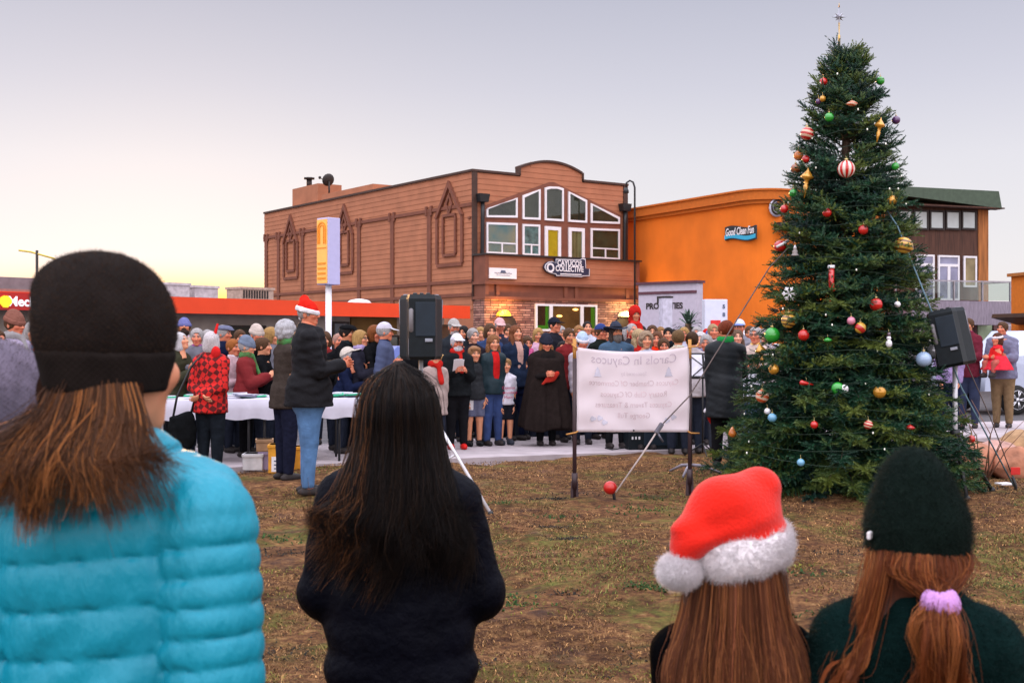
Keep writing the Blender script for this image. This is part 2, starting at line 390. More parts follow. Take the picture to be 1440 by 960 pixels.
T_ = Frame(-1.36, 42, 35.2)
def Z4(x, y): return 640+x/3.84, 220+y/3.84
def Z3(x, y): return 360+x/3.84, 220+y/3.84
def tan_building():
    rt = T_.root('shop_building', 'two storey brown clapboard shop with an arched parapet and gabled window wall', 'building')
    LX = T_.fy(880.5, 258)[0]; LY = T_.fx(372, 300)[0]; ZT = 7.40; PJ = -.76
    # parapet arch
    ax0 = T_.fy(731, 245)[0]; ax1 = T_.fy(818, 250)[0]; zs = T_.fy(735, 237)[1]; zp = T_.fy(775, 229)[1]
    prof = lambda x: zs+(zp-zs)*(1-((2*(x-ax0)/(ax1-ax0))-1)**2)
    def fn(b):
        b.bx(.02, LX-.02, 0, LY, 0, ZT-.02)
        poly = [(ax0, ZT-.05)]+[(ax0+(ax1-ax0)*k/14, prof(ax0+(ax1-ax0)*k/14)) for k in range(15)]+[(ax1, ZT-.05)]
        b.prism(poly, 0, .25)
        def span(z):
            if z < ZT: return [(0, LX)]
            h = (z-zs)/(zp-zs)
            if h <= 0: return [(ax0, ax1)]
            k = math.sqrt(max(0, 1-h))/2; mid = (ax0+ax1)/2; return [(mid-k*(ax1-ax0), mid+k*(ax1-ax0))]
        siding(b, 3.0, zp-.03, .19, span)
        s = MB(); siding(s, 2.6, ZT, .19, lambda z: [(0, LY)])
        b.add([SIDE @ v for v in s.V], [tuple(reversed(f)) for f in s.F])
    part('clapboard_wall', M_tan, rt, fn)
    def trims(b):
        b.bx(-.05, .16, -.05, 0, 2.9, ZT+.02); b.bx(LX-.16, LX+.05, -.05, .1, 2.9, ZT+.02)        # corner boards
        b.bx(-.06, LX+.06, -.07, .12, ZT+.0, ZT+.09) if False else None
        b.bx(-.07, ax0, -.07, .16, ZT, ZT+.08); b.bx(ax1, LX+.07, -.07, .16, ZT, ZT+.08); b.bx(-.07, .10, .16, LY, ZT, ZT+.08)
        b.bx(ax0-.06, ax0, -.07, .2, ZT, zs+.05); b.bx(ax1, ax1+.06, -.07, .2, ZT, zs+.05)
        pts = [(ax0+(ax1-ax0)*k/14) for k in range(15)]
        for a, c in zip(pts, pts[1:]):
            b.prism([(a, prof(a)), (c, prof(c)), (c, prof(c)+.08), (a, prof(a)+.08)], -.07, .3)
    part('parapet_trim', mat('dark_brown_trim', (.055, .026, .018), .7, noise=.2), rt, trims)
    # gabled window wall
    def q(x, y): return T_.fy(*Z4(x, y))
    def gable(b):
        P = [q(150, 560), q(150, 268), q(505, 140), q(530, 140), q(890, 318), q(890, 572)]
        b.prism(P, -.06, -.032)
    part('window_surround', M_trim, rt, gable)
    wins = {'a': [(160, 330), (160, 290), (328, 224), (328, 332)], 'b': [(356, 340), (356, 212), (452, 178), (452, 344)],
            'c': [(476, 346), (476, 170), (500, 164), (550, 166), (577, 175), (577, 352)], 'd': [(603, 354), (603, 190), (703, 238), (703, 360)],
            'e': [(724, 360), (724, 254), (880, 330), (880, 366)], 'f': [(160, 525), (160, 356), (328, 362), (328, 534)],
            'g': [(356, 534), (356, 366), (450, 370), (450, 540)], 'k': [(724, 552), (724, 388), (880, 394), (880, 560)]}
    M_cur = {'f': mat('teal_blind', (.04, .30, .40), .8, noise=.5, nscale=1.3, col2=(.80, .34, .06), emit=.30), 'g': mat('patterned_blind', (.26, .36, .38), .8, noise=.8, nscale=4.5, emit=.18),  # blinds given a glow of their own in place of a lit room
             'k': mat('green_room', (.045, .085, .05), .8, noise=.6, nscale=2), 'x': mat('dim_room', (.085, .070, .045), .8, noise=.6, nscale=1.2)}
    M_gl = mat('pane_glass', (.06, .08, .075), .05, noise=0, spec=.8)
    def tint(m, k):
        mm = M_cur.get(k, M_cur['x']); return mm
    def inset(P, w):
        cx = sum(p[0] for p in P)/len(P); cz = sum(p[1] for p in P)/len(P)
        return [(x+(w if x < cx else -w), z+(w if z < cz else -w)) for x, z in P]
    def window(P, key, rt, y=-.06, w=.075, mullion=None):
        def f(b):
            Q = inset(P, w); n = len(P)
            for i in range(n):
                j = (i+1) % n; b.prism([P[i], P[j], Q[j], Q[i]], y-.06, y)
            if mullion: mullion(b, Q)
        o = part('window', M_white, rt, f)
        part('pane', M_cur.get(key, M_cur['x']), o, lambda b: b.prism(inset(P, w*.9), y-.015, y-.002))
        part('glazing', glass_m(), o, lambda b: b.prism(inset(P, w*.9), y-.035, y-.03))
        return o
    for k, P in wins.items():
        P = [q(*p) for p in P]
        def mul(b, Q):
            x0 = min(p[0] for p in Q); x1 = max(p[0] for p in Q); z0 = min(p[1] for p in Q); h = .30
            b.bx(x0, x1, -.115, -.06, z0+h, z0+h+.05); b.bx((x0+x1)/2-.03, (x0+x1)/2+.03, -.115, -.06, z0, z0+h)
        window(P, k, rt, mullion=mul if k in 'fgk' else None)
    for (x0, x1, y0, key) in ((476, 562, 377, 'yellow'), (604, 690, 384, 'cream')):
        a = q(x0, y0); c = q(x1, 560); P = [(a[0], 2.9), (a[0], a[1]), (c[0], a[1]), (c[0], 2.9)]
        M_cur[key] = mat('yellow_curtain', (.85, .48, .02), .8, noise=.25, nscale=3, emit=.4) if key == 'yellow' else mat('cream_curtain', (.42, .33, .16), .8, noise=.6, nscale=4, stretch=(3, 1, .4))  # yellow curtain brightened by an added glow
        o = window(P, key, rt, w=.13); o.name = 'balcony_door'
        part('door_handle', M_black, o, lambda b: b.bx(c[0]-.1, c[0]-.07, -.16, -.12, 3.9, 4.15))
    # downpipes
    def pipe(b, x, top):
        b.box((x, -.16, top-.14), (.34, .24, .28), top=1.25); b.tube([(x, -.16, top-.28), (x, -.16, top-.75), (x-.0, -.12, 3.7), (x+.12, -.12, 3.5)], .07, 8)
    for x, y in ((135, 205), (903, 258)):
        px = q(x, y); part('downpipe', M_black, rt, lambda b: pipe(b, px[0], px[1]))
    # balcony + ground floor block, set forward
    bx1 = T_.fy(899, 420, PJ)[0]; zr = T_.fy(700, 359, PJ)[1]; zb1 = T_.fy(690, 395.5, PJ)[1]; zb0 = T_.fy(690, 416.5, PJ)[1]
    def balc(b):
        b.bx(.03, bx1-.03, PJ+.05, -.1, zb1, zr)
        siding(b, zb1, zr, .19, lambda z: [(.12, bx1-.12)], y0=PJ+.05)
    part('balcony_front', M_tan, rt, balc)
    def cap_(b):
        b.bx(-.06, bx1+.06, PJ-.08, PJ+.16, zr, zr+.06); b.bx(-.06, .1, PJ+.16, -.06, zr, zr+.06)
    part('balcony_coping', M_dk, rt, cap_)
    def band(b):
        b.bx(0, .14, PJ-.02, -.05, zb1, zr); b.bx(bx1-.14, bx1, PJ-.02, -.05, zb1, zr)
        b.bx(-.05, bx1+.05, PJ-.08, -.05, zb1-.10, zb1); b.bx(.02, bx1-.02, PJ+.06, -.05, zb0, zb1-.1)
        b.bx(-.05, bx1+.05, PJ-.06, -.05, zb0-.1, zb0)
        for u in (0, .46, .98*.5*bx1, .56*bx1, bx1-.65, bx1-.1): b.bx(u, u+.14, PJ-.02, PJ+.06, zb0, zb1-.1)
    part('fascia_band', M_trim, rt, band)
    M_br = brick_m()
    part('stone_wall', M_br, rt, lambda b: b.bx(0, bx1, PJ+.04, -.03, 0, zb0-.1))
    # shop window
    a = T_.fy(*Z4(432, 795), PJ); c = T_.fy(*Z4(765, 797), PJ); z1 = a[1]; z0 = T_.fy(*Z4(432, 942), PJ)[1]
    x0, x1 = a[0], c[0]; xa = T_.fy(*Z4(515, 800), PJ)[0]; xb = T_.fy(*Z4(682, 800), PJ)[0]; yy = PJ+.03
    def fr(b):
        b.bx(x0, x1, yy-.07, yy, z1-.07, z1); b.bx(x0, x1, yy-.07, yy, z0, z0+.07)
        for u in (x0, x1-.08): b.bx(u, u+.08, yy-.07, yy, z0+.07, z1-.07)
        for u in (xa-.07, xb-.07): b.bx(u, u+.14, yy-.08, yy, z0+.07, z1-.07)
    o = part('shop_window', M_white, rt, fr)
    part('room_behind', mat('warm_room', (.20, .085, .028), .8, noise=.7, nscale=2.5, emit=.35), o, lambda b: b.bx(xa, xb, yy-.02, yy-.005, z0+.05, z1-.05))
    part('side_light', mat('dark_room', (.05, .02, .012), .6, noise=.5, emit=.15), o, lambda b: (b.bx(x0+.05, xa-.2, yy-.02, yy-.005, z0+.05, z1-.05), b.bx(xb, x1-.25, yy-.02, yy-.005, z0+.05, z1-.05)))
    part('green_border', mat('green_border', (.06, .42, .02), .5, noise=.1, emit=.1), o, lambda b: (b.bx(xa-.22, xa-.09, yy-.03, yy-.021, z0+.05, z1-.05), b.bx(x1-.27, x1-.1, yy-.03, yy-.021, z0+.05, z1-.05), b.bx(x0+.06, xa-.22, yy-.03, yy-.021, z0+.05, z0+.2)))
    part('glazing', glass_m(), o, lambda b: b.bx(x0+.05, x1-.05, yy-.055, yy-.05, z0+.05, z1-.05))
    part('hanging_lamp', mat('lamp_glow', (1, .50, .12), .5, noise=0, emit=6), o, lambda b: [b.ball((xa+(xb-xa)*k, yy-.04, z1-h), .085, 8, (1.6, .2, .5)) for k, h in ((.28, .42), (.8, .18))])
    # wall lamps over dark arched niches
    for k, (lx, ly, colr) in enumerate(((252, 832, (1, .42, .03)), (905, 838, (1, .78, .35)))):
        a = T_.fy(*Z4(lx, ly), PJ)
        def lamp(b):
            for i in range(9):
                t0 = math.pi*i/9; t1 = math.pi*(i+1)/9; r = .19
                b.prism([(a[0], a[1]-.18), (a[0]+r*math.cos(t1)*1.3, a[1]-.18+r*math.sin(t1)), (a[0]+r*math.cos(t0)*1.3, a[1]-.18+r*math.sin(t0))], PJ-.20+.02*(i % 2), PJ-.02)
        lo = part('wall_lamp', mat('lamp_shade_%d' % k, colr, .5, noise=.1, emit=1.6 if k == 0 else 1.1), rt, lamp)
        d = T_.fy(*Z4(lx+(25 if k == 0 else 5), ly+70), PJ)
        def arch(b): b.prism([(d[0]-.42, 0.1), (d[0]+.42, .1)]+[(d[0]+.42*math.cos(math.pi*i/12), d[1]-.1+.42*math.sin(math.pi*i/12)) for i in range(13)], PJ-.03, PJ+.03)
        part('arched_door', M_dk, rt, arch)
        L = bpy.data.lights.new('wall_lamp_light', 'POINT'); L.energy = 80; L.color = colr if k else (1, .5, .12); L.shadow_soft_size = .12
        lo_ = bpy.data.objects.new('wall_lamp_light', L); COL.objects.link(lo_); lo_.parent = rt; lo_.location = (a[0], PJ-.40, a[1]-.05)
    # side wall trim: rails, posts, gabled ornaments
    def sd(x, y): return T_.fx(*Z3(x, y))
    def sidetrim(b):
        z_up = sd(800, 318)[1]; z_u2 = sd(800, 355)[1]; z_lo = sd(800, 697)[1]; z_l2 = sd(800, 765)[1]
        B = MB()
        for z in (z_up, z_lo, z_l2): B.bx(0, LY, -.07, -.032, z-.06, z+.06)
        for x in (60, 125, 255, 560, 740, 940):
            u = sd(x, 500)[0]; B.bx(u-.13, u+.13, -.06, -.031, z_l2-.4, z_up); 
            for e in (-.17, .17): B.bx(u+e-.06, u+e+.06, -.09, -.032, z_up-.17, z_up+.17)
        u = sd(1150, 500)[0]; B.bx(.1, u, -.06, -.031, z_up-.5, z_up-.42)
        for (apx, apy, x0, x1, wy0, wy1, wx0, wx1, sx0, sx1, sy) in ((1050, 132, 985, 1120, 325, 525, 1018, 1085, 978, 1132, 577), (483, 255, 440, 528, 415, 580, 462, 507, 432, 540, 622), (192, 312, 155, 230, 462, 612, 170, 212, 150, 237, 650)):
            ap = sd(apx, apy); l = sd(x0, 300); r = sd(x1, 260); zb = ap[1]-1.28
            hw = abs(l[0]-r[0])/2; c = ap[0]
            for s_ in (-1, 1):
                B.prism([(c, ap[1]), (c, ap[1]-.24), (c+s_*hw*.93, zb), (c+s_*hw*1.12, zb)], -.12, -.031)
                B.bx(c+s_*hw-.07, c+s_*hw+.07, -.08, -.031, sd(apx, sy)[1], zb)
            B.bx(c-hw, c+hw, -.08, -.031, sd(apx, sy)[1]-.12, sd(apx, sy)[1])
            zt = sd(apx, wy0)[1]; z0_ = sd(apx, wy1)[1]; ww = abs(sd(wx0, wy0)[0]-sd(wx1, wy0)[0])/2
            for e in (-ww, ww): B.bx(c+e-.05, c+e+.05, -.09, -.031, z0_, zt)
            B.bx(c-ww, c+ww, -.09, -.031, zt, zt+.1); B.bx(c-ww, c+ww, -.09, -.031, z0_-.1, z0_)
            k = ap[1]-.85                                       # lozenge
            for s_ in (-1, 1):
                for t_ in (-1, 1): B.prism([(c, k+t_*.42), (c+s_*.24, k), (c+s_*.14, k), (c, k+t_*.25)], -.09, -.031)
        b.add([SIDE @ v for v in B.V], [tuple(reversed(f)) for f in B.F])
    part('side_wall_trim', M_trim, rt, sidetrim)
    # roof top pieces
    u = sd(225, 250)[0]; u2 = sd(320, 230)[0]
    part('chimney', M_tan, rt, lambda b: (b.bx(.35, 1.5, u-1.3, u+1.3, ZT-.2, ZT+.95), b.bx(.3, 3.0, u2-4.6, u2, ZT-.2, ZT+.40)))
    part('roof_vent', M_dk, rt, lambda b: (b.tube([(.8, u+.5, ZT+.95), (.8, u+.5, ZT+1.35)], .13, 8), b.tube([(.8, u+.5, ZT+1.35), (.8, u+.5, ZT+1.42)], .25, 8)))
    v = sd(338, 180)[0]
    def dish(b):
        b.tube([(.5, v, ZT+.3), (.5, v, ZT+.95)], .04, 6)
        rot = Matrix.Rotation(R(62), 3, 'Y') @ Matrix.Rotation(R(20), 3, 'X')
        b.lathe([(.01, 0), (.17, .03), (.28, .09), (.28, .11), (.16, .05), (.01, .03)], (.5, v, ZT+1.0), 14, Matrix.Rotation(R(-70), 3, 'X'))
        b.tube([(.5, v, ZT+.95), (.5, v+.9, ZT+1.2)], .02, 5); b.ball((.5, v+.9, ZT+1.22), .07, 8)
    part('satellite_dish', M_dk, rt, dish)
    # signs on the balcony front
    s0 = T_.fy(*Z4(180, 600), PJ); s1 = T_.fy(*Z4(327, 662), PJ)
    tp = root('wall_sign', (0, 0, 0), 0, 'white rectangular sign board on the balcony front of the brown shop', 'sign'); tp.parent = None
    tp.location = (T_.o.x, T_.o.y, 0); tp.rotation_euler = (0, 0, T_.a)
    part('board', M_white, tp, lambda b: b.bx(s0[0], s1[0], PJ-.06, PJ-.02, s1[1], s0[1]))
    Mt = mat('sign_grey', (.08, .10, .16), .6, noise=0)
    cx = (s0[0]+s1[0])/2
    zc_ = (s0[1]+s1[1])/2
    part('script_line', Mt, tp, lambda b: b.tube([(cx-.36+.72*i/40, PJ-.064, zc_+.022*math.sin(i*1.9)+.012*math.sin(i*.8)) for i in range(41)], .007, 4))
    part('rule_line', Mt, tp, lambda b: b.bx(cx-.28, cx+.28, PJ-.066, PJ-.061, s1[1]+.10, s1[1]+.112))
    part('emblem', Mt, tp, lambda b: b.prism([(cx-.12, s0[1]-.17), (cx+.12, s0[1]-.17), (cx+.08, s0[1]-.08), (cx-.08, s0[1]-.08)], PJ-.07, PJ-.06))
    key_sign(T_, PJ)
def glass_m():
    if 'clear_glass' in MATS: return MATS['clear_glass']
    m = bpy.data.materials.new('clear_glass'); m.use_nodes = True; MATS['clear_glass'] = m; t = m.node_tree; t.nodes.clear()
    a = N(t, 'ShaderNodeBsdfTransparent'); a.inputs[0].default_value = (.75, .8, .78, 1); g = N(t, 'ShaderNodeBsdfGlossy'); g.inputs['Roughness'].default_value = .04
    f = N(t, 'ShaderNodeLayerWeight'); f.inputs[0].default_value = .35; x = N(t, 'ShaderNodeMixShader')
    t.links.new(mth(t, 'MULTIPLY_ADD', f.outputs['Fresnel'], .18, .02), x.inputs[0]); t.links.new(a.outputs[0], x.inputs[1]); t.links.new(g.outputs[0], x.inputs[2])
    o = N(t, 'ShaderNodeOutputMaterial'); t.links.new(x.outputs[0], o.inputs[0]); return m
def brick_m():
    m = mat('ledge_stone', (.3, .15, .1), .85, noise=0); t = m.node_tree; p = t.nodes['Principled BSDF']
    tc = N(t, 'ShaderNodeTexCoord'); sp = N(t, 'ShaderNodeSeparateXYZ'); t.links.new(tc.outputs['Object'], sp.inputs[0])
    cb = N(t, 'ShaderNodeCombineXYZ'); t.links.new(mth(t, 'ADD', sp.outputs['X'], sp.outputs['Y']), cb.inputs[0]); t.links.new(sp.outputs['Z'], cb.inputs[1])
    br = N(t, 'ShaderNodeTexBrick'); t.links.new(cb.outputs[0], br.inputs[0])
    br.inputs['Color1'].default_value = (.52, .27, .20, 1); br.inputs['Color2'].default_value = (.17, .060, .05, 1); br.inputs['Mortar'].default_value = (.06, .035, .03, 1)
    br.inputs['Scale'].default_value = 1; br.inputs['Brick Width'].default_value = .34; br.inputs['Row Height'].default_value = .085; br.inputs['Mortar Size'].default_value = .012; br.offset = .37; br.squash = 1.4; br.squash_frequency = 3
    nzn = N(t, 'ShaderNodeTexNoise'); nzn.inputs['Scale'].default_value = 4; t.links.new(cb.outputs[0], nzn.inputs[0])
    x = N(t, 'ShaderNodeMix', data_type='RGBA', blend_type='OVERLAY'); x.inputs[0].default_value = .7; t.links.new(br.outputs[0], x.inputs[6]); t.links.new(nzn.outputs['Fac'], x.inputs[7])
    t.links.new(x.outputs[2], p.inputs['Base Color'])
    b = N(t, 'ShaderNodeBump'); b.inputs['Strength'].default_value = .8; b.inputs['Distance'].default_value = .04; b.invert = True; t.links.new(br.outputs['Fac'], b.inputs['Height']); t.links.new(b.outputs[0], p.inputs['Normal'])
    return m
def key_sign(fr, PJ):
    rt = root('key_sign', (fr.o.x, fr.o.y, 0), fr.a, 'navy key shaped shop sign with white lettering on the brown balcony', 'sign')
    q = lambda x, y: fr.fy(670+x/6, 330+y/6, PJ)
    body = [(655, 205), (860, 212), (880, 198), (905, 205), (908, 285), (940, 290), (938, 350), (880, 352), (875, 358), (660, 348), (655, 335), (600, 322), (575, 305), (560, 280), (565, 255), (590, 232), (625, 225), (655, 240)]
    P = [q(*p) for p in body]
    c = (sum(p[0] for p in P)/len(P), sum(p[1] for p in P)/len(P))
    Q = [(c[0]+(x-c[0])*.965, c[1]+(z-c[1])*.90) for x, z in P]
    part('board', mat('sign_navy', (.018, .025, .06), .5, noise=0), rt, lambda b: b.prism([(c[0]+(x-c[0])*1.02, c[1]+(z-c[1])*1.06) for x, z in P], PJ-.10, PJ-.02))
    part('white_outline', M_white, rt, lambda b: b.prism(P, PJ-.112, PJ-.10))
    part('inner_board', MATS['sign_navy'], rt, lambda b: b.prism(Q, PJ-.124, PJ-.112))
    r = q(607, 280)
    def ring(b):
        for i in range(18):
            a0 = 2*math.pi*i/18; a1 = 2*math.pi*(i+1)/18; f = lambda a, s: (r[0]+s*math.cos(a), r[1]+s*math.sin(a))
            b.prism([f(a0, .10), f(a0, .17), f(a1, .17), f(a1, .10)], PJ-.135, PJ-.124)
        a = q(690, 332); e = q(868, 338); b.bx(a[0], e[0], PJ-.13, PJ-.124, a[1]-.02, a[1]+.02)
    part('key_bow', M_white, rt, ring)
    m1 = q(768, 245); m2 = q(768, 292)
    lettering([('CAYUCOS', m1[0], m1[1], .27, dict(font_scale=(.88, 1), bold=.008)), ('COLLECTIVE', m2[0], m2[1], .28, dict(font_scale=(.80, 1), bold=.008))], M_white, rt, Matrix.Translation((0, PJ-.128, 0)))
tan_building()

# ------------------------------------------------------------------ low garage with red fascia (left)
def garage():
    p0 = Vector(((-60-720)/FPX*26, 26)); p1 = Vector(((657-720)/FPX*39, 39)); d = (p1-p0); ang = math.degrees(math.atan2(d.y, d.x)); L = d.length
    G = Frame(p0.x, p0.y, ang)
    rt = G.root('garage_building', 'low cream building with a long orange red fascia and rooftop units', 'building')
    M_red = mat('red_fascia', (.74, .055, .008), .55, noise=.10, nscale=1.2)
    M_cream = mat('cream_render', (.36, .31, .27), .9, noise=.18, nscale=2, bump=.1)
    zt = 2.62; zb = 2.24
    part('wall', M_cream, rt, lambda b: b.bx(0, L, 1.0, 7, 0, zt-.05))
    part('roof_slab', mat('roof_felt', (.16, .14, .15), .9), rt, lambda b: b.bx(-.1, L+.1, .1, 7.2, zt-.12, zt+.01))
    part('fascia', M_red, rt, lambda b: b.bx(-.1, L+.1, -.04, .1, zb, zt+.03))
    part('soffit', mat('soffit_grey', (.30, .27, .27), .9), rt, lambda b: b.bx(0, L, .1, 1.0, zb+.02, zb+.08))
    def win(x0, x1, y0, y1, key):
        a = G.fy(x0, y0, 1.0); c = G.fy(x1, y1, 1.0)
        if key == 'wood':
            return part('timber_panel', mat('ochre_panel', (.16, .085, .02), .8, noise=.3, nscale=2), rt, lambda b: b.bx(a[0], c[0], .93, .99, c[1], a[1]))
        def f(b):
            b.bx(a[0], c[0], .92, .99, a[1]-.06, a[1]); b.bx(a[0], a[0]+.06, .92, .99, c[1], a[1]-.06); b.bx(c[0]-.06, c[0], .92, .99, c[1], a[1]-.06); b.bx(a[0], c[0], .92, .99, c[1]-.06, c[1])
        o = part('window', M_dk, rt, f)
        part('pane', M_win, o, lambda b: b.bx(a[0]+.03, c[0]-.03, .955, .985, c[1], a[1]-.03))
    win(312, 372, 457, 492, 'w'); win(466, 489, 452, 492, 'w'); win(492, 556, 446, 470, 'wood'); win(500, 560, 471, 500, 'w'); win(604, 640, 456, 490, 'w')
    # roof units
    for i, (x0, x1, y0, dd) in enumerate(((237, 267, 398, 3.0), (274, 307, 402, 3.2), (339, 385, 404, 3.5))):
        a = G.fy(x0, y0, dd); c = G.fy(x1, y0, dd)
        u = root('roof_unit', (0, 0, 0), 0, ['pale square air unit on the red edged roof, the one beside the dark beanie', 'pale square air unit in the middle of the red edged roof', 'brown louvred air unit on the roof beside the brown shop'][i], 'air unit')
        u.location = (G.o.x, G.o.y, 0); u.rotation_euler = (0, 0, G.a)
        mm = mat('unit_tan', (.42, .30, .24), .7) if i == 2 else mat('unit_grey', (.50, .44, .46), .6)
        part('casing', mm, u, lambda b: b.rbox(((a[0]+c[0])/2, dd+.35, (zt+.14+a[1])/2), (c[0]-a[0], .7, a[1]-zt-.14), .02))
        part('feet', M_dk, u, lambda b: b.bx(a[0]+.1, c[0]-.1, dd+.1, dd+.6, zt, zt+.15))
        part('lid', mm, u, lambda b: b.bx(a[0]-.03, c[0]+.03, dd-.03, dd+.73, a[1]-.05, a[1]+.02))
        if i == 2: part('louvre', M_dk, u, lambda b: [b.bx(a[0]+.08+k*.1, a[0]+.13+k*.1, dd-.02, dd+.01, zt+.2, a[1]-.08) for k in range(int((c[0]-a[0]-.16)/.1))])
    # dome rooflight
    a = G.fy(505, 420, 1.8); part('rooflight', M_white, rt, lambda b: b.lathe([(.40, zt), (.40, zt+.08), (.30, zt+.17), (.12, zt+.21), (.01, zt+.22)], (a[0], 1.8, 0), 14))
    # grey mansard at the far left
    a = G.fy(68, 410, .3)
    part('mansard_roof', mat('mansard_grey', (.20, .155, .165), .8, noise=.2, nscale=6), rt, lambda b: b.prism([(-1.5, zt+.02), (a[0], zt+.02), (a[0], zt+.36), (-1.5, zt+.36)], .14, 3))
    part('mansard_edge', mat('edge_tan', (.30, .16, .13), .8), rt, lambda b: b.bx(-1.5, a[0]+.05, .05, .14, zt+.03, zt+.09))
    # lit sign
    s = root('shop_sign', (G.o.x, G.o.y, 0), G.a, 'red sign band with a yellow shell emblem and white lettering at the far left', 'sign')
    a = G.fy(-30, 412, -.06); c = G.fy(46, 437, -.06)
    part('panel', mat('sign_red', (.42, .012, .008), .4, noise=.05), s, lambda b: b.bx(a[0], c[0], -.12, -.045, zb+.0, zt+.01))
    sh = G.fy(7.5, 424, -.13)
    def shell(b):
        pts = []
        for i in range(21):
            t = math.pi*(i/20)*1.25-.39; r_ = .125+.012*abs(math.sin(i*math.pi/2.5)); pts.append((sh[0]+r_*1.1*math.cos(t), sh[1]+r_*math.sin(t)))
        pts += [(sh[0]-.05, sh[1]-.13), (sh[0]+.05, sh[1]-.13)]
        b.prism(pts, -.15, -.12)
    part('emblem', mat('sign_yellow', (1, .62, .02), .4, noise=0, emit=.5), s, shell)
    t = G.fy(31, 424.5, -.13)
    lettering([('Mech', t[0], t[1], .30, dict(bold=.008))], mat('sign_white', (.9, .9, .95), .4, noise=0, emit=.35), s, Matrix.Translation((0, -.128, 0)))
garage()

# ------------------------------------------------------------------ orange building
def orange():
    O = Frame(8.24, 40, 0); v = Vector((-.478, .878)).normalized(); O.v = v; O.u = Vector((v.y, -v.x)); O.a = math.atan2(O.u.y, O.u.x)
    rt = O.root('orange_building', 'tall bright orange stucco building with a rounded cornice', 'building')
    M_or = mat('orange_stucco', (.70, .160, .010), .9, noise=.16, nscale=.8, bump=.25, bscale=25)
    L = O.fx(880, 298)[0]; ZT = O.fx(1068, 267)[1]; X1 = 5.6; rr = .9
    def plan(off):
        P = [(-off, L), (-off, rr)]
        P += [(rr-(rr+off)*math.cos(a), rr-(rr+off)*math.sin(a)) for a in [math.pi/2*k/8 for k in range(1, 8)]]
        P += [(rr, -off), (X1, -off), (X1, L)]; return P
    def ex(b, off, z0, z1):
        P = plan(off); n = len(P)
        V = [(x, y, z0) for x, y in P]+[(x, y, z1) for x, y in P]
        b.add(V, [tuple(reversed(range(n))), tuple(range(n, 2*n))]+[(i, (i+1) % n, n+(i+1) % n, n+i) for i in range(n)])
    part('stucco_wall', M_or, rt, lambda b: ex(b, 0, 0, ZT-.3))
    part('cornice', mat('cornice_orange', (.50, .125, .012), .85, noise=.1), rt, lambda b: (ex(b, .10, ZT-.42, ZT-.3), ex(b, .20, ZT-.3, ZT), ex(b, .26, ZT, ZT+.06)))
    # Good Clean Fun sign
    s = root('wave_sign', (O.o.x, O.o.y, 0), O.a, 'dark wavy sign board with white script on the orange wall', 'sign')
    SD = SIDE; a = O.fx(1022, 320); c = O.fx(1065, 340)
    xs = lambda t: a[0]+(c[0]-a[0])*t; h = O.fx(1043, 319)[1]-O.fx(1043, 338)[1]; zm = O.fx(1043, 328)[1]
    def brd(b, y0, y1, k0=1.0, k1=1.0, z0=-.5, z1=.5):
        B = MB(); wob = lambda t: .06*math.sin(t*5.5+.5)
        P = [(xs(t/12), zm+z0*h*k0+wob(t/12)) for t in range(13)]+[(xs(1-t/12), zm+z1*h*k1+wob(1-t/12)) for t in range(13)]
        B.prism(P, y0, y1); b.add([SD @ v for v in B.V], B.F)
    part('board', mat('sign_dark', (.02, .025, .03), .5), s, lambda b: brd(b, -.08, -.01))
    part('teal_stripe', mat('sign_teal', (.03, .35, .55), .5, noise=0), s, lambda b: brd(b, -.10, -.08, 1, 1, -.42, -.12))
    lettering([('Good Clean Fun', -(a[0]+c[0])/2, zm+.06, .36, dict(font_scale=(.62, 1), shear=.2, bold=.006))], M_white, s, Matrix(((0, 1, 0, -.105), (-1, 0, 0, 0), (0, 0, 1, 0), (0, 0, 0, 1))))
    lettering([('SURF', -(a[0]+c[0])/2, zm-.15, .16, dict(font_scale=(.9, 1)))], M_white, s, Matrix(((0, 1, 0, -.115), (-1, 0, 0, 0), (0, 0, 1, 0), (0, 0, 0, 1)))) if False else None
    # spiral iron bracket near the corner
    br = root('spiral_bracket', (O.o.x, O.o.y, 0), O.a, 'small dark spiral ironwork ornament on the rounded corner of the orange building', 'ornament')
    cc = O.fy(1095, 292, -.15)
    part('scroll', M_dk, br, lambda b: b.tube([(cc[0]+.28*(1-k/40)*math.cos(k*.42), -.08, cc[1]+.28*(1-k/40)*math.sin(k*.42)) for k in range(38)], .035, 5))
    part('backing_plate', mat('pale_plate', (.5, .5, .6), .5), br, lambda b: b.lathe([(.30, 0), (.30, .05)], (cc[0], -.01, cc[1]), 16, Matrix.Rotation(R(90), 3, 'X')))
    part('hood', M_dk, br, lambda b: b.bx(cc[0]-.1, cc[0]+1.2, -.35, -.02, cc[1]-.75, cc[1]-.5))
orange()

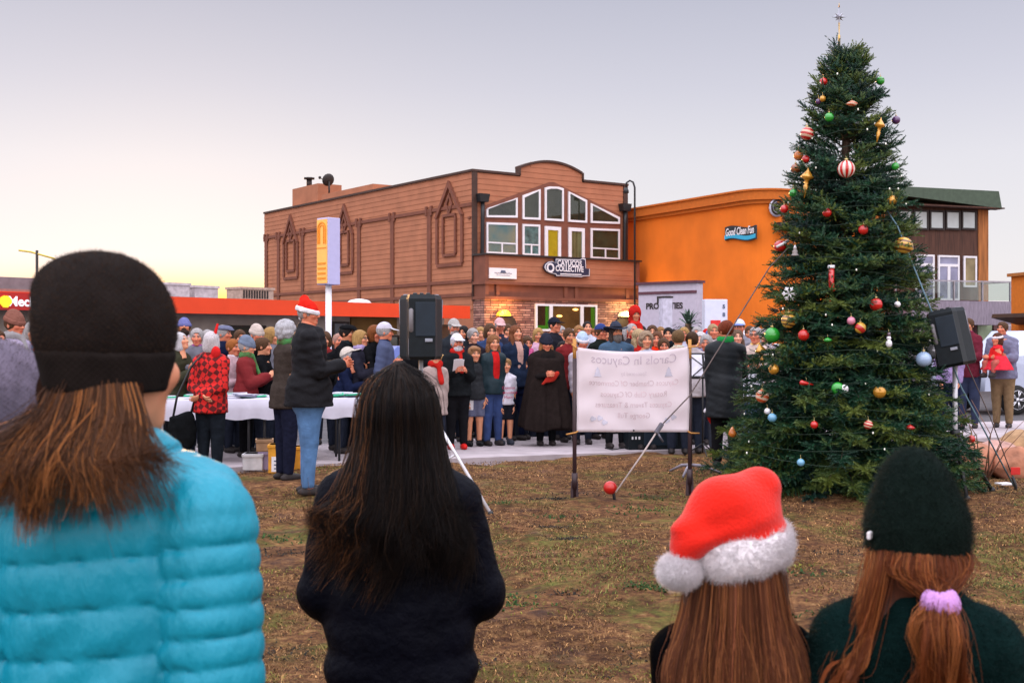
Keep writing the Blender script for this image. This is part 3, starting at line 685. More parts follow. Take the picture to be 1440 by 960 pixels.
# ------------------------------------------------------------------ white low shop front, sign pillars
def properties():
    a = W(898, 402, 37); c = W(980, 397, 35.5); d = Vector((c.x-a.x, c.y-a.y)); ang = math.degrees(math.atan2(d.y, d.x))
    P = Frame(a.x, a.y, ang); L = d.length
    rt = P.root('white_annex', 'low pale lavender shop annex with dark capital lettering', 'building')
    zt = P.fy(940, 399)[1]
    part('wall', mat('lavender_render', (.46, .42, .50), .85, noise=.08), rt, lambda b: b.bx(0, L, 0, .3, 0, zt))
    part('coping', mat('maroon_coping', (.10, .035, .05), .7), rt, lambda b: (b.bx(-.05, L+.05, -.08, .35, zt, zt+.07), b.bx(0, L, -.03, -.002, zt-.30, zt-.22)))
    w = P.fy(934, 430.5); e = P.fy(957, 430)
    lettering([('PROPERTIES', w[0], w[1], .25, dict(font_scale=(1.02, 1), bold=.01))], M_dk, rt, Matrix.Translation((0, -.006, 0)))
    m = P.fy(934, 421)
    part('emblem', M_dk, rt, lambda b: (b.bx(m[0]-.26, m[0]-.2, -.02, -.002, m[1]-.12, m[1]+.1), b.bx(m[0]+.2, m[0]+.26, -.02, -.002, m[1]-.12, m[1]+.1), b.bx(m[0]-.2, m[0]+.2, -.02, -.002, m[1]+.05, m[1]+.1)))
    # post in front
    q = W(936, 420, 31)
    t = root('sign_pillar', (q.x, q.y, 0), R(20), 'slim pale grey pillar in front of the dark capital lettering', 'pillar')
    part('shaft', mat('pillar_grey', (.52, .50, .60), .6), t, lambda b: b.rbox((0, 0, q.z/2+.02), (.27, .25, q.z), .01))
    part('cap', M_dk, t, lambda b: b.bx(-.15, .15, -.14, .14, q.z+.02, q.z+.06))
    q = W(1005, 421, 29); w_ = 33/FPX*29
    t = root('price_sign', (q.x, q.y, 0), R(8), 'white upright sign slab with vertical digits and a red notice, before the orange wall', 'sign')
    part('slab', mat('slab_white', (.56, .58, .68), .5, noise=.05), t, lambda b: b.rbox((0, 0, q.z/2), (w_, .25, q.z), .015))
    lettering([('5', w_*.33, q.z-.18, .13, dict(bold=.006)), ('8', w_*.33, q.z-.37, .13, dict(bold=.006)), ('0', w_*.33, q.z-.56, .13, dict(bold=.006))], MATS['sign_grey'], t, Matrix.Translation((0, -.13, 0)))
    part('red_notice', mat('notice_red', (.6, .02, .015), .5), t, lambda b: b.bx(-.14, .10, -.15, -.126, q.z-.67, q.z-.50))
    # yucca
    q = W(968, 452, 30)
    t = root('yucca_plant', (q.x, q.y, 0), 0, 'spiky dark green yucca in front of the pale annex', 'plant')
    def lv(b):
        r = random.Random(5)
        for i in range(46):
            az = r.random()*6.28; el = r.uniform(-.3, 1.3); l = r.uniform(.45, .65); p = Vector((0, 0, q.z-.1)); dr = Vector((math.cos(az)*math.cos(el), math.sin(az)*math.cos(el), math.sin(el)))
            s = dr.cross(Vector((0, 0, 1))).normalized()*.03
            m_ = p+dr*l*.6; e_ = p+dr*l+Vector((0, 0, -.12)); b.add([p-s*.6, p+s*.6, m_+s, m_-s, e_], [(0, 1, 2, 3), (3, 2, 4)])
    part('leaves', mat('yucca_leaf', (.035, .07, .045), .6), t, lv)
    part('trunk', mat('palm_trunk', (.10, .06, .035), .9, bump=.6), t, lambda b: b.tube([(0, 0, -.08), (0, 0, 1.0), (0, 0, q.z-.05)], [.12, .11, .08], 8))
properties()

# ------------------------------------------------------------------ brown timber building at the right
def timber():
    a = W(1240, 300, 44); c = W(1388, 300, 45.6); d = Vector((c.x-a.x, c.y-a.y)); ang = math.degrees(math.atan2(d.y, d.x))
    B = Frame(a.x, a.y, ang); L = d.length
    q = lambda zx, zy, c=0: B.fy(1240+zx/4.364, 250+zy/4.364, c)
    rt = B.root('timber_building', 'dark timber clad building with a green roof edge and glass balcony', 'building')
    M_wd = mat('stained_timber', (.075, .030, .018), .75, noise=.55, nscale=3, stretch=(5, 5, .35), bump=.2, bscale=12)
    M_or = mat('sunlit_end', (.34, .12, .03), .75, noise=.5, nscale=3, stretch=(5, 5, .35))  # orange of the low sun painted into the timber of the end face
    zt = q(400, 160)[1]
    part('wall', M_wd, rt, lambda b: b.bx(0, L, 0, 8, 0, zt))
    part('end_boards', M_or, rt, lambda b: (b.bx(L-.05, L+.04, -.03, 8, 0, zt), b.bx(q(590, 300)[0], L-.05, -.03, -.002, 2.5, zt)))
    za = q(400, 80)[1]; zb = q(400, 128)[1]
    def roof(b):
        b.prism([(-.1, zb), (q(700, 150)[0]-.2, zb-.35), (q(655, 90)[0], za), (-.1, za)], -.55, 8.5)
    part('roof', mat('green_roof', (.055, .085, .055), .6, noise=.2), rt, roof)
    part('eaves', M_wd, rt, lambda b: b.bx(0, L+.35, -.55, -.03, zt-.12, zb-.36))
    def win(x0, x1, y0, y1, pm, name='window', door=False):
        p0 = q(x0, y0); p1 = q(x1, y1); w = .07
        def f(b):
            b.bx(p0[0], p1[0], -.09, -.031, p0[1]-w, p0[1]); b.bx(p0[0], p1[0], -.09, -.031, p1[1], p1[1]+w)
            for u in (p0[0], p1[0]-w): b.bx(u, u+w, -.09, -.031, p1[1]+w, p0[1]-w)
            if door:
                zz = p0[1]-.42; b.bx(p0[0]+w, p1[0]-w, -.09, -.031, zz, zz+.1); mid = (p0[0]+p1[0])/2; b.bx(mid-.06, mid+.06, -.09, -.031, p1[1]+w, zz)
        o = part(name, M_dk if not door and y0 < 400 else M_white, rt, f)
        part('pane', pm, o, lambda b: b.bx(p0[0]+.03, p1[0]-.03, -.06, -.045, p1[1]+.03, p0[1]-.03))
    lit = mat('pale_pane', (.42, .46, .46), .2, noise=.12, nscale=2, emit=.08)
    for x0 in (92, 188, 286, 384, 482): win(x0, x0+92, 200-max(0, (300-x0))*.03, 322, lit)
    rf = mat('door_pane', (.22, .22, .32), .15, noise=.4, nscale=2)
    win(200, 315, 470, 750, rf, 'glazed_door', True); win(338, 468, 475, 752, rf, 'glazed_door', True); win(495, 575, 480, 672, mat('amber_pane', (.22, .17, .08), .2, noise=.6, nscale=1.5))
    # balcony
    zr = q(600, 632, -1.6)[1]; z0 = q(600, 757, -1.6)[1]; xe = q(785, 650, -1.6)[0]
    part('balcony_deck', mat('deck_grey', (.26, .22, .27), .8, noise=.3, stretch=(6, 6, .5)), rt, lambda b: b.bx(0, xe, -1.7, -.04, z0-.85, z0))
    def rail(b):
        b.bx(0, xe, -1.68, -1.62, zr-.05, zr)
        for k in range(8): b.bx(xe-.05-k*1.25, xe-k*1.25, -1.68, -1.62, z0, zr-.05)
        b.bx(xe-.06, xe, -1.62, -.1, zr-.05, zr)
    part('railing', mat('steel_rail', (.35, .33, .36), .4, metal=.6), rt, rail)
    part('balustrade', glass_m(), rt, lambda b: b.bx(0, xe-.06, -1.655, -1.645, z0+.03, zr-.06))
    part('ground_floor', mat('shopfront_grey', (.30, .26, .30), .8, noise=.3), rt, lambda b: b.bx(0, L+1.2, -.4, -.05, 0, z0-.85))
    part('shop_window', mat('green_pane', (.25, .32, .20), .3, noise=.5, nscale=2, emit=.1), rt, lambda b: b.bx(q(540, 860)[0], q(625, 900)[0], -.45, -.39, .8, q(540, 860)[1]))
    part('post', mat('post_maroon', (.12, .05, .05), .7), rt, lambda b: [b.bx(q(x, 860)[0], q(x+28, 860)[0], -.5, -.38, 0, q(x, 855)[1]) for x in (500, 630)])
    # low orange building, far right
    a = W(1422, 395, 38); c = W(1475, 395, 36)
    E = Frame(a.x, a.y, math.degrees(math.atan2(c.y-a.y, c.x-a.x)))
    r2 = E.root('corner_shop', 'low orange shop with a dark awning at the right edge', 'building')
    z = W(1430, 388, 37.5).z
    part('wall', mat('orange_paint', (.52, .15, .012), .85, noise=.12), r2, lambda b: b.bx(0, 6, 0, 5, 0, z))
    part('coping', mat('coping_tan', (.34, .13, .03), .8), r2, lambda b: b.bx(-.08, 6.1, -.1, 5.1, z, z+.1))
    part('awning', M_dk, r2, lambda b: b.box((3.2, -.45, z-1.35), (5.6, .9, .12), Matrix.Rotation(R(-14), 3, 'X')))
    part('side_wing', mat('wing_brown', (.13, .07, .05), .8), r2, lambda b: b.bx(-1.0, -.05, .6, 5, 0, z-.12))
timber()

# ------------------------------------------------------------------ street furniture
def pylon():
    q = W(462, 400, 27); t = root('pylon_sign', (q.x, q.y, 0), 0, 'tall box sign with an orange arch emblem on a white pole', 'sign')
    z1 = W(462, 307, 27).z; z0 = W(462, 400.5, 27).z
    part('pole', M_white, t, lambda b: b.tube([(0, 0, -.08), (0, 0, z0+.02)], .07, 12))
    rot = Matrix.Rotation(R(-43), 3, 'Z')
    part('cabinet', mat('cabinet_white', (.46, .44, .66), .4, noise=.05), t, lambda b: b.rbox((0, 0, (z0+z1)/2), (.40, .34, z1-z0), .012, rot))
    T = rot.to_4x4()
    def face(b):
        b.T = T; h = z1-z0
        b.bx(-.175, .175, -.19, -.172, z0+.03, z1-.04)
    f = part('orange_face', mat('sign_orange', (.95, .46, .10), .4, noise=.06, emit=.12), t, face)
    def art(b):
        b.T = T; zc = z1-.34
        for r0, r1 in ((.15, .115), (.085, .06)):
            pts = [(r0*math.cos(a), zc+.10+r0*math.sin(a)) for a in [math.pi*k/10 for k in range(11)]]; inn = [(r1*math.cos(a), zc+.10+r1*math.sin(a)) for a in [math.pi*k/10 for k in range(11)]]
            for i in range(10): b.prism([pts[i], pts[i+1], inn[i+1], inn[i]], -.205, -.191)
            for s in (-1, 1): b.bx(min(s*r0, s*r1), max(s*r0, s*r1), -.205, -.191, zc-.24, zc+.10)
        b.bx(-.17, .17, -.203, -.191, zc-.34, zc-.32)
        for k in range(4): b.bx(-.14, .14, -.203, -.191, z0+.45-k*.11, z0+.49-k*.11)
    part('arch_emblem', mat('sign_amber', (.80, .27, .01), .4, noise=0), f, art)
pylon()
q = W(888, 296, 44)
t = root('gooseneck_lamp', (q.x, q.y, 0), 0, 'thin gooseneck street lamp rising between the brown and orange buildings', 'street lamp')
zt = W(888, 254, 44).z
part('post', M_black, t, lambda b: b.tube([(.12, 0, -.05), (.12, 0, zt-.25), (.06, 0, zt-.06), (-.06, 0, zt), (-.18, 0, zt-.08), (-.2, 0, zt-.25)], .035, 6))
part('lamp_head', M_black, t, lambda b: b.lathe([(.04, .2), (.10, .1), (.11, 0), (.02, -.03)], (-.2, 0, zt-.45), 10))
q = W(52, 380, 60); zt = W(52, 352, 60).z
t = root('utility_pole', (q.x, q.y, 0), 0, 'distant dark utility pole behind the grey roof at far left', 'utility pole')
part('pole', M_dk, t, lambda b: b.tube([(0, 0, -.05), (0, 0, zt)], [.09, .07], 6))
part('crossarm', mat('sun_glint_yellow', (.7, .5, .05), .5), t, lambda b: b.tube([(-.9, 0, zt+.0), (-.3, 0, zt-.08), (.9, 0, zt-.42)], .045, 5))  # yellow colour stands for the sunlit glint of the wire

# ------------------------------------------------------------------ parked cars
def car(name, label, loc, rz, col, L=4.5, Wd=1.8, Hh=1.5, suv=False):
    t = root(name, loc, rz, label, 'car')
    paint = mat('paint_'+label.split()[0]+label.split()[1], col, .25, noise=.04, coat=.6)
    P = [(-.5, .28), (-.49, .52), (-.44, .62), (-.20, .68), (-.10, .98), (.22, .99), (.36, .70), (.47, .64), (.50, .50), (.49, .28)] if not suv else [(-.5, .28), (-.49, .58), (-.45, .66), (-.24, .70), (-.14, .98), (.42, .99), (.47, .70), (.50, .6), (.50, .45), (.49, .28)]
    V = []; secs = [(-.5, .90, 0), (-.47, .97, 1), (0, 1.0, 1), (.47, .97, 1), (.5, .90, 0)]
    P = [(x*L, z*Hh) for x, z in P]; n = len(P)
    for s, k, e in secs:
        for x, z in P:
            tuck = 1-.16*max(0, (z/Hh-.66)/.34)
            V.append((x*(.985 if not e else 1), s*Wd*tuck, .28*Hh+(z-.28*Hh)*(.985 if not e else 1)))
    F = [(i*n+k, i*n+(k+1) % n, (i+1)*n+(k+1) % n, (i+1)*n+k) for i in range(4) for k in range(n)]
    b = MB(); b.add(V, F, True); b.add(V[:n], [tuple(range(n))]); b.add(V[-n:], [tuple(reversed(range(n)))])
    body = b.build('body', paint, t)
    g = P[3:7]
    gx = [(p[0], p[1]) for p in g]; cx = sum(p[0] for p in gx)/4; cz = sum(p[1] for p in gx)/4
    gl = [(cx+(x-cx)*.84, cz+(z-cz)*.74) for x, z in gx]
    for s in (-1, 1): part('side_window', M_win, t, lambda b: [b.add([(x, s*(Wd*.5*(1-.16*max(0, (z/Hh-.66)/.34))+.006), z) for x, z in gl], [(0, 1, 2, 3)])])
    part('windscreen', M_win, t, lambda b: b.add([(P[3][0]+.10, -Wd*.42, P[3][1]+.06), (P[3][0]+.10, Wd*.42, P[3][1]+.06), (P[4][0]-.03, Wd*.36, P[4][1]-.07), (P[4][0]-.03, -Wd*.36, P[4][1]-.07)], [(0, 1, 2, 3)]).add([(-.02+P[3][0]+.08, -Wd*.42, P[3][1]+.06), (P[3][0]+.08, -Wd*.42, P[3][1]+.05), (P[4][0]-.05, -Wd*.36, P[4][1]-.07)], [(0, 1, 2)]))
    for x in (-.31*L, .31*L):
        for s in (-1, 1):
            wr = .33
            def tyre(b): b.lathe([(wr*.62, -.11), (wr*.95, -.11), (wr, -.07), (wr, .07), (wr*.95, .11), (wr*.62, .11)], (x, s*(Wd/2-.07), wr), 24, Matrix.Rotation(R(90), 3, 'X'))
            w = part('wheel', mat('tyre_rubber', (.012, .012, .012), .85), t, tyre)
            def rim(b):
                for k in range(5):
                    a = 2*math.pi*k/5; c_ = Vector((x, s*(Wd/2+.035), wr))
                    for da in (-.16, .16):
                        b.tube([c_+Vector((math.cos(a)*.04, 0, math.sin(a)*.04)), c_+Vector((math.cos(a+da)*wr*.64, 0, math.sin(a+da)*wr*.64))], .016, 5)
                b.lathe([(.05, 0), (.05, .02)], (x, s*(Wd/2+.03), wr), 10, Matrix.Rotation(R(90), 3, 'X'))
                pts = [(x+wr*.64*math.cos(a), s*(Wd/2+.03), wr+wr*.64*math.sin(a)) for a in [2*math.pi*k/20 for k in range(21)]]
                b.tube(pts, .014, 5, False)
            part('rim', mat('alloy_rim', (.62, .62, .66), .3, metal=.8, noise=0), w, rim)
    for s in (-1, 1):
        part('headlight', mat('lamp_lens', (.7, .7, .75), .1, noise=0), t, lambda b: b.rbox((-.475*L, s*Wd*.36, .55*Hh), (.12, .32, .12), .03))
        part('tail_light', mat('tail_red', (.45, .01, .01), .2, noise=0), t, lambda b: b.rbox((.488*L, s*Wd*.38, .56*Hh), (.07, .28, .14), .02))
        part('mirror', paint, t, lambda b: b.rbox((P[3][0]+.28*L*.3, s*(Wd/2+.08), .68*Hh), (.12, .2, .13), .03))
    return t
kr = math.atan2(KD.y, KD.x)
q = W(737, 596, 20.3); car('parked_car', 'black glossy car parked at the kerb behind the boy in the raglan shirt', (q.x-1.05+2.1, q.y+1.35, -.08), kr+math.pi, (.012, .013, .016), Hh=1.32)
q = W(770, 470, 25.0); car('parked_car', 'silver blue car with a teal windscreen behind the black capped man', (q.x+.6, q.y+.8, -.08), kr+.05, (.46, .50, .58), Hh=1.62, suv=True)
q = W(1420, 500, 27.5); car('parked_car', 'white large car behind the adult carrying the girl in red', (q.x+.9, q.y+.6, -.08), kr, (.42, .47, .60), L=4.9, Hh=1.9, suv=True)
q = W(655, 470, 27); car('parked_car', 'blue car half hidden behind the grey haired bystander', (q.x-1.2, q.y+.6, -.08), kr, (.06, .10, .35), Hh=1.55, suv=True)
q = W(1060, 470, 27); car('parked_car', 'white car half hidden behind the man in the cream coat', (q.x+1.2, q.y+.6, -.08), kr, (.6, .6, .66), Hh=1.6, suv=True)
# ------------------------------------------------------------------ people
# a figure faces -y, stands on z=0; every garment is its own mesh, the body one surface
SKIN = [(.62, .27, .15), (.52, .20, .10), (.66, .33, .22), (.38, .15, .08), (.60, .20, .11)]
M_skin = mat('skin', (1, 1, 1), .55, noise=.06, nscale=20, attr='Col', spec=.35)
M_hairs = {}
def hairmat(col): 
    k = 'hair_%d' % int(sum((i+1)*c for i, c in enumerate(col))*1e4)
    return mat(k, col, .55, noise=.45, nscale=30, stretch=(6, 6, .8), bump=.6, bscale=60, spec=.15, trans=.15)
def headsdf(P):
    F = ell(P, (0, .012, .028), (.076, .098, .090))
    F = smin(F, ell(P, (0, -.022, -.040), (.059, .070, .075)), .03)
    F = smin(F, ell(P, (0, -.068, -.094), (.024, .022, .020)), .03)
    F = smin(F, cap(P, (0, .018, -.06), (0, .03, -.21), .050, .057)[0], .025)
    for s in (-1, 1):
        F = smin(F, ell(P, (s*.040, -.070, -.020), (.022, .018, .018)), .03)
        F = smax(F, -ell(P, (s*.031, -.106, .012), (.021, .024, .013)), .012)
        F = smin(F, ell(P, (s*.077, .014, -.006), (.010, .022, .033)), .008)
        F = smin(F, cap(P, (s*.014, -.090, .034), (s*.048, -.080, .036), .007, .006)[0], .010)
        F = np.minimum(F, ell(P, (s*.030, -.077, .011), (.0135, .0135, .0125)))
    F = smin(F, cap(P, (0, -.088, .018), (0, -.112, -.026), .007, .0115)[0], .012)
    F = smin(F, ell(P, (0, -.098, -.030), (.018, .012, .009)), .008)
    F = smin(F, ell(P, (0, -.086, -.058), (.024, .012, .008)), .006)
    F = smin(F, ell(P, (0, -.084, -.070), (.020, .012, .008)), .006)
    return F
HV, HF = surf(headsdf, (-.1, -.135, -.235), (.1, .125, .13), .0072)
HM = np.zeros(len(HV), int)
for s in (-1, 1):
    d = np.linalg.norm((HV-np.array((s*.030, -.077, .011)))/np.array((.0155, .0155, .0145)), axis=1); HM[(d < 1.0)] = 3
    HM[(HM == 3) & (np.abs(HV[:, 0]-s*.030) < .0058) & (np.abs(HV[:, 2]-.011) < .0065)] = 4
    HM[(HV[:, 1] < -.076) & (np.abs(HV[:, 2]-.0365) < .0055) & (HV[:, 0]*s > .012) & (HV[:, 0]*s < .052)] = 2
HM[(HV[:, 1] < -.089) & (np.abs(HV[:, 2]+.0645) < .0105) & (np.abs(HV[:, 0]) < .024)] = 1
# a relaxed right hand hanging from the wrist along -z, palm towards +x (the thigh)
def handsdf(P):
    F = cap(P, (0, 0, .02), (0, 0, -.02), .024, .026, (.75, 1, 1))[0]
    F = smin(F, cap(P, (0, .004, -.03), (0, -.004, -.075), .030, .036, (.42, 1.05, 1))[0], .015)
    for y, l, z0 in ((-.031, .066, -.082), (-.0105, .075, -.088), (.0105, .070, -.087), (.030, .055, -.080)):
        a = (0, y, z0); b = (.010, y*1.05, z0-l*.5); c = (.030, y*1.08, z0-l*.88)
        F = smin(F, cap(P, a, b, .0100, .0088)[0], .004); F = smin(F, cap(P, b, c, .0088, .0075)[0], .004)
    F = smin(F, cap(P, (.004, -.026, -.035), (.020, -.050, -.068), .0135, .011)[0], .008)
    F = smin(F, cap(P, (.020, -.050, -.068), (.028, -.053, -.098), .0108, .009)[0], .004)
    return F
AV, AF = surf(handsdf, (-.045, -.075, -.175), (.055, .06, .05), .0062)

HAIRC = {}
def facecut(P, F, lo=-.2, w=.068, top=.062):
    cut = ell(P, (0, -.12, -.05+(top-.04)), (w, .085, .105)); return smax(F, -cut, .01)
def hairsdf(kind):
    st = lambda P, n=26, a=.0028: a*np.sin(np.arctan2(P[..., 0], P[..., 1])*n+3*np.sin(P[..., 2]*25))
    def skull(P, r): return ell(P, (0, .014, .028), (.076+r, .098+r, .090+r))
    if kind == 'short': return (lambda P: smax(facecut(P, skull(P, .014)+st(P)+.004*nz(P, 60, 1)), -.055-P[..., 2]-.35*P[..., 1], .012)), -.12
    if kind == 'crop': return (lambda P: smax(facecut(P, skull(P, .007)+st(P, 30, .001), top=.075), -.035-P[..., 2]-.3*P[..., 1], .012)), -.12
    if kind == 'fringe': return (lambda P: smax(facecut(P, smin(skull(P, .016), ell(P, (0, -.055, .078), (.074, .045, .040)), .02)+st(P)+.006*nz(P, 55, 2), top=.048), -.045-P[..., 2]-.4*P[..., 1], .012)), -.12
    if kind == 'bob': return (lambda P: facecut(P, smax(smin(skull(P, .018), ell(P, (0, .030, -.05), (.100, .085, .10)), .03)+st(P, 30), -.135-P[..., 2], .012), w=.064)), -.17
    if kind == 'curly': return (lambda P: facecut(P, smin(skull(P, .030), ell(P, (0, .035, -.03), (.105, .085, .085)), .03)+.012*nz(P, 75, 3, 8), w=.066)), -.17
    if kind == 'long': return (lambda P: facecut(P, smin(smin(skull(P, .016), cap(P, (0, .055, -.05), (0, .085, -.30), .085, .075, (1.1, .5, 1))[0], .03), smin(cap(P, (-.078, .0, -.05), (-.098, -.045, -.31), .035, .022)[0], cap(P, (.078, .0, -.05), (.098, -.045, -.31), .035, .022)[0], .01), .025)+st(P, 34, .004)+.004*nz(P, 40, 5), w=.060)), -.36
    if kind == 'tied': return (lambda P: smin(smax(facecut(P, skull(P, .010)+st(P, 30, .0016), top=.068), -.05-P[..., 2]-.35*P[..., 1], .012), ell(P, (0, .125, .035), (.036, .034, .036))+.003*nz(P, 70, 7), .012)), -.12
def beardsdf(long):
    def f(P):
        F = ell(P, (0, -.045, -.088), (.066, .062, .052 if not long else .085)); F = np.minimum(F, cap(P, (-.024, -.097, -.050), (.024, -.097, -.050), .009, .009)[0])
        F = smax(F, -ell(P, (0, -.108, -.064), (.018, .02, .006)), .004); return F+.004*nz(P, 60, 9)
    return f
def cached(key, fn, lo, hi, h):
    if key not in HAIRC: HAIRC[key] = surf(fn, lo, hi, h)
    return HAIRC[key]
def get_hair(kind):
    f, lo = hairsdf(kind); return cached(kind, f, (-.17, -.15, lo), (.17, .19, .17), .0085)
SK = lambda P, r, rz=None: ell(P, (0, .012, .03), (.076+r, .098+r, .092+(r if rz is None else rz)))
def hatgeo(kind):                     # list of (part name, colour slot, V, F)
    c = lambda n, f, lo=(-.2, -.26, -.12), hi=(.2, .2, .3), h=.0085: cached(kind+n, f, lo, hi, h)
    tl = lambda P: P[..., 2]-.30*P[..., 1]        # tilted cut: lower at the nape, above the brow in front
    if kind == 'beanie':
        return [('crown', 0, *c('a', lambda P: smax(smin(SK(P, .020, .030), ell(P, (0, .03, .11), (.06, .07, .055)), .03)+.002*np.sin(np.arctan2(P[..., 0], P[..., 1])*40), .045-tl(P), .006))),
                ('cuff', 1, *c('b', lambda P: smax(smax(SK(P, .028, .03), .018-tl(P), .008), tl(P)-.070, .008)))]
    if kind == 'cap':
        def br(P):
            q = np.stack([P[..., 0], P[..., 1]+.115, (P[..., 2]-.058-.28*(P[..., 1]+.1)-1.8*(-(P[..., 0]**2)))], -1)
            return smax(ell(q, (0, 0, 0), (.078, .085, .5)), np.abs(q[..., 2])-.0055, .004)
        return [('crown', 0, *c('a', lambda P: smax(SK(P, .017, .026), .045-P[..., 2]-.05*P[..., 1], .006))), ('brim', 1, *c('b', br, h=.0062))]
    if kind == 'flatcap':
        return [('crown', 0, *c('a', lambda P: smin(smax(ell(P, (0, -.005, .078), (.10, .125, .050)), .052-P[..., 2]-.1*P[..., 1], .01), ell(P, (0, -.118, .06), (.06, .035, .010)), .015)))]
    if kind == 'brimhat':
        return [('crown', 0, *c('a', lambda P: smax(SK(P, .018, .055), .055-P[..., 2], .008))), ('band', 1, *c('c', lambda P: smax(smax(SK(P, .024, .055), .062-P[..., 2], .004), P[..., 2]-.088, .004))),
                ('brim', 0, *c('b', lambda P: smax(ell(P, (0, .01, .054), (.180, .195, .5)), np.abs(P[..., 2]-.056-.9*P[..., 0]**2+.6*(P[..., 1]-.01)**2)-.006, .004), (-.22, -.25, -.12), (.22, .25, .2)))]
    if kind == 'santa':
        def cone(P):
            F = smax(SK(P, .020, .03), .05-tl(P), .008)
            F = smin(F, cap(P, (0, .03, .10), (.055, .06, .155), .075, .050)[0], .02); F = smin(F, cap(P, (.055, .06, .155), (.115, .10, .10), .050, .030)[0], .02)
            F = smin(F, cap(P, (.115, .10, .10), (.14, .12, .0), .030, .016)[0], .015); return F+.004*nz(P, 28, 4)
        return [('crown', 0, *c('a', cone)), ('fur_band', 1, *c('b', lambda P: smax(np.abs(tl(P)-.042)-.026, SK(P, .034, .04), .012)+.003*nz(P, 90, 5))),
                ('pompom', 1, *c('c', lambda P: ell(P, (.145, .125, -.03), (.032, .032, .032))+.004*nz(P, 80, 6)))]
    if kind == 'hood':
        return [('hood', 0, *c('a', lambda P: facecut(P, smin(SK(P, .030, .045), ell(P, (0, .04, -.10), (.105, .09, .09)), .04)+.003*nz(P, 22, 3), w=.070, top=.035), (-.2, -.2, -.2)))]
    if kind == 'headscarf':
        return [('headscarf', 0, *c('a', lambda P: facecut(P, smin(SK(P, .018, .02), ell(P, (0, .02, -.1), (.085, .085, .08)), .04)+.003*nz(P, 30, 3), w=.062, top=.05), (-.2, -.2, -.2)))]
    if kind == 'headband':
        return [('headband', 0, *c('a', lambda P: smax(SK(P, .024, .02), np.abs(tl(P)-.05)-.022, .006)))]
    if kind == 'visor':
        return []
    return []

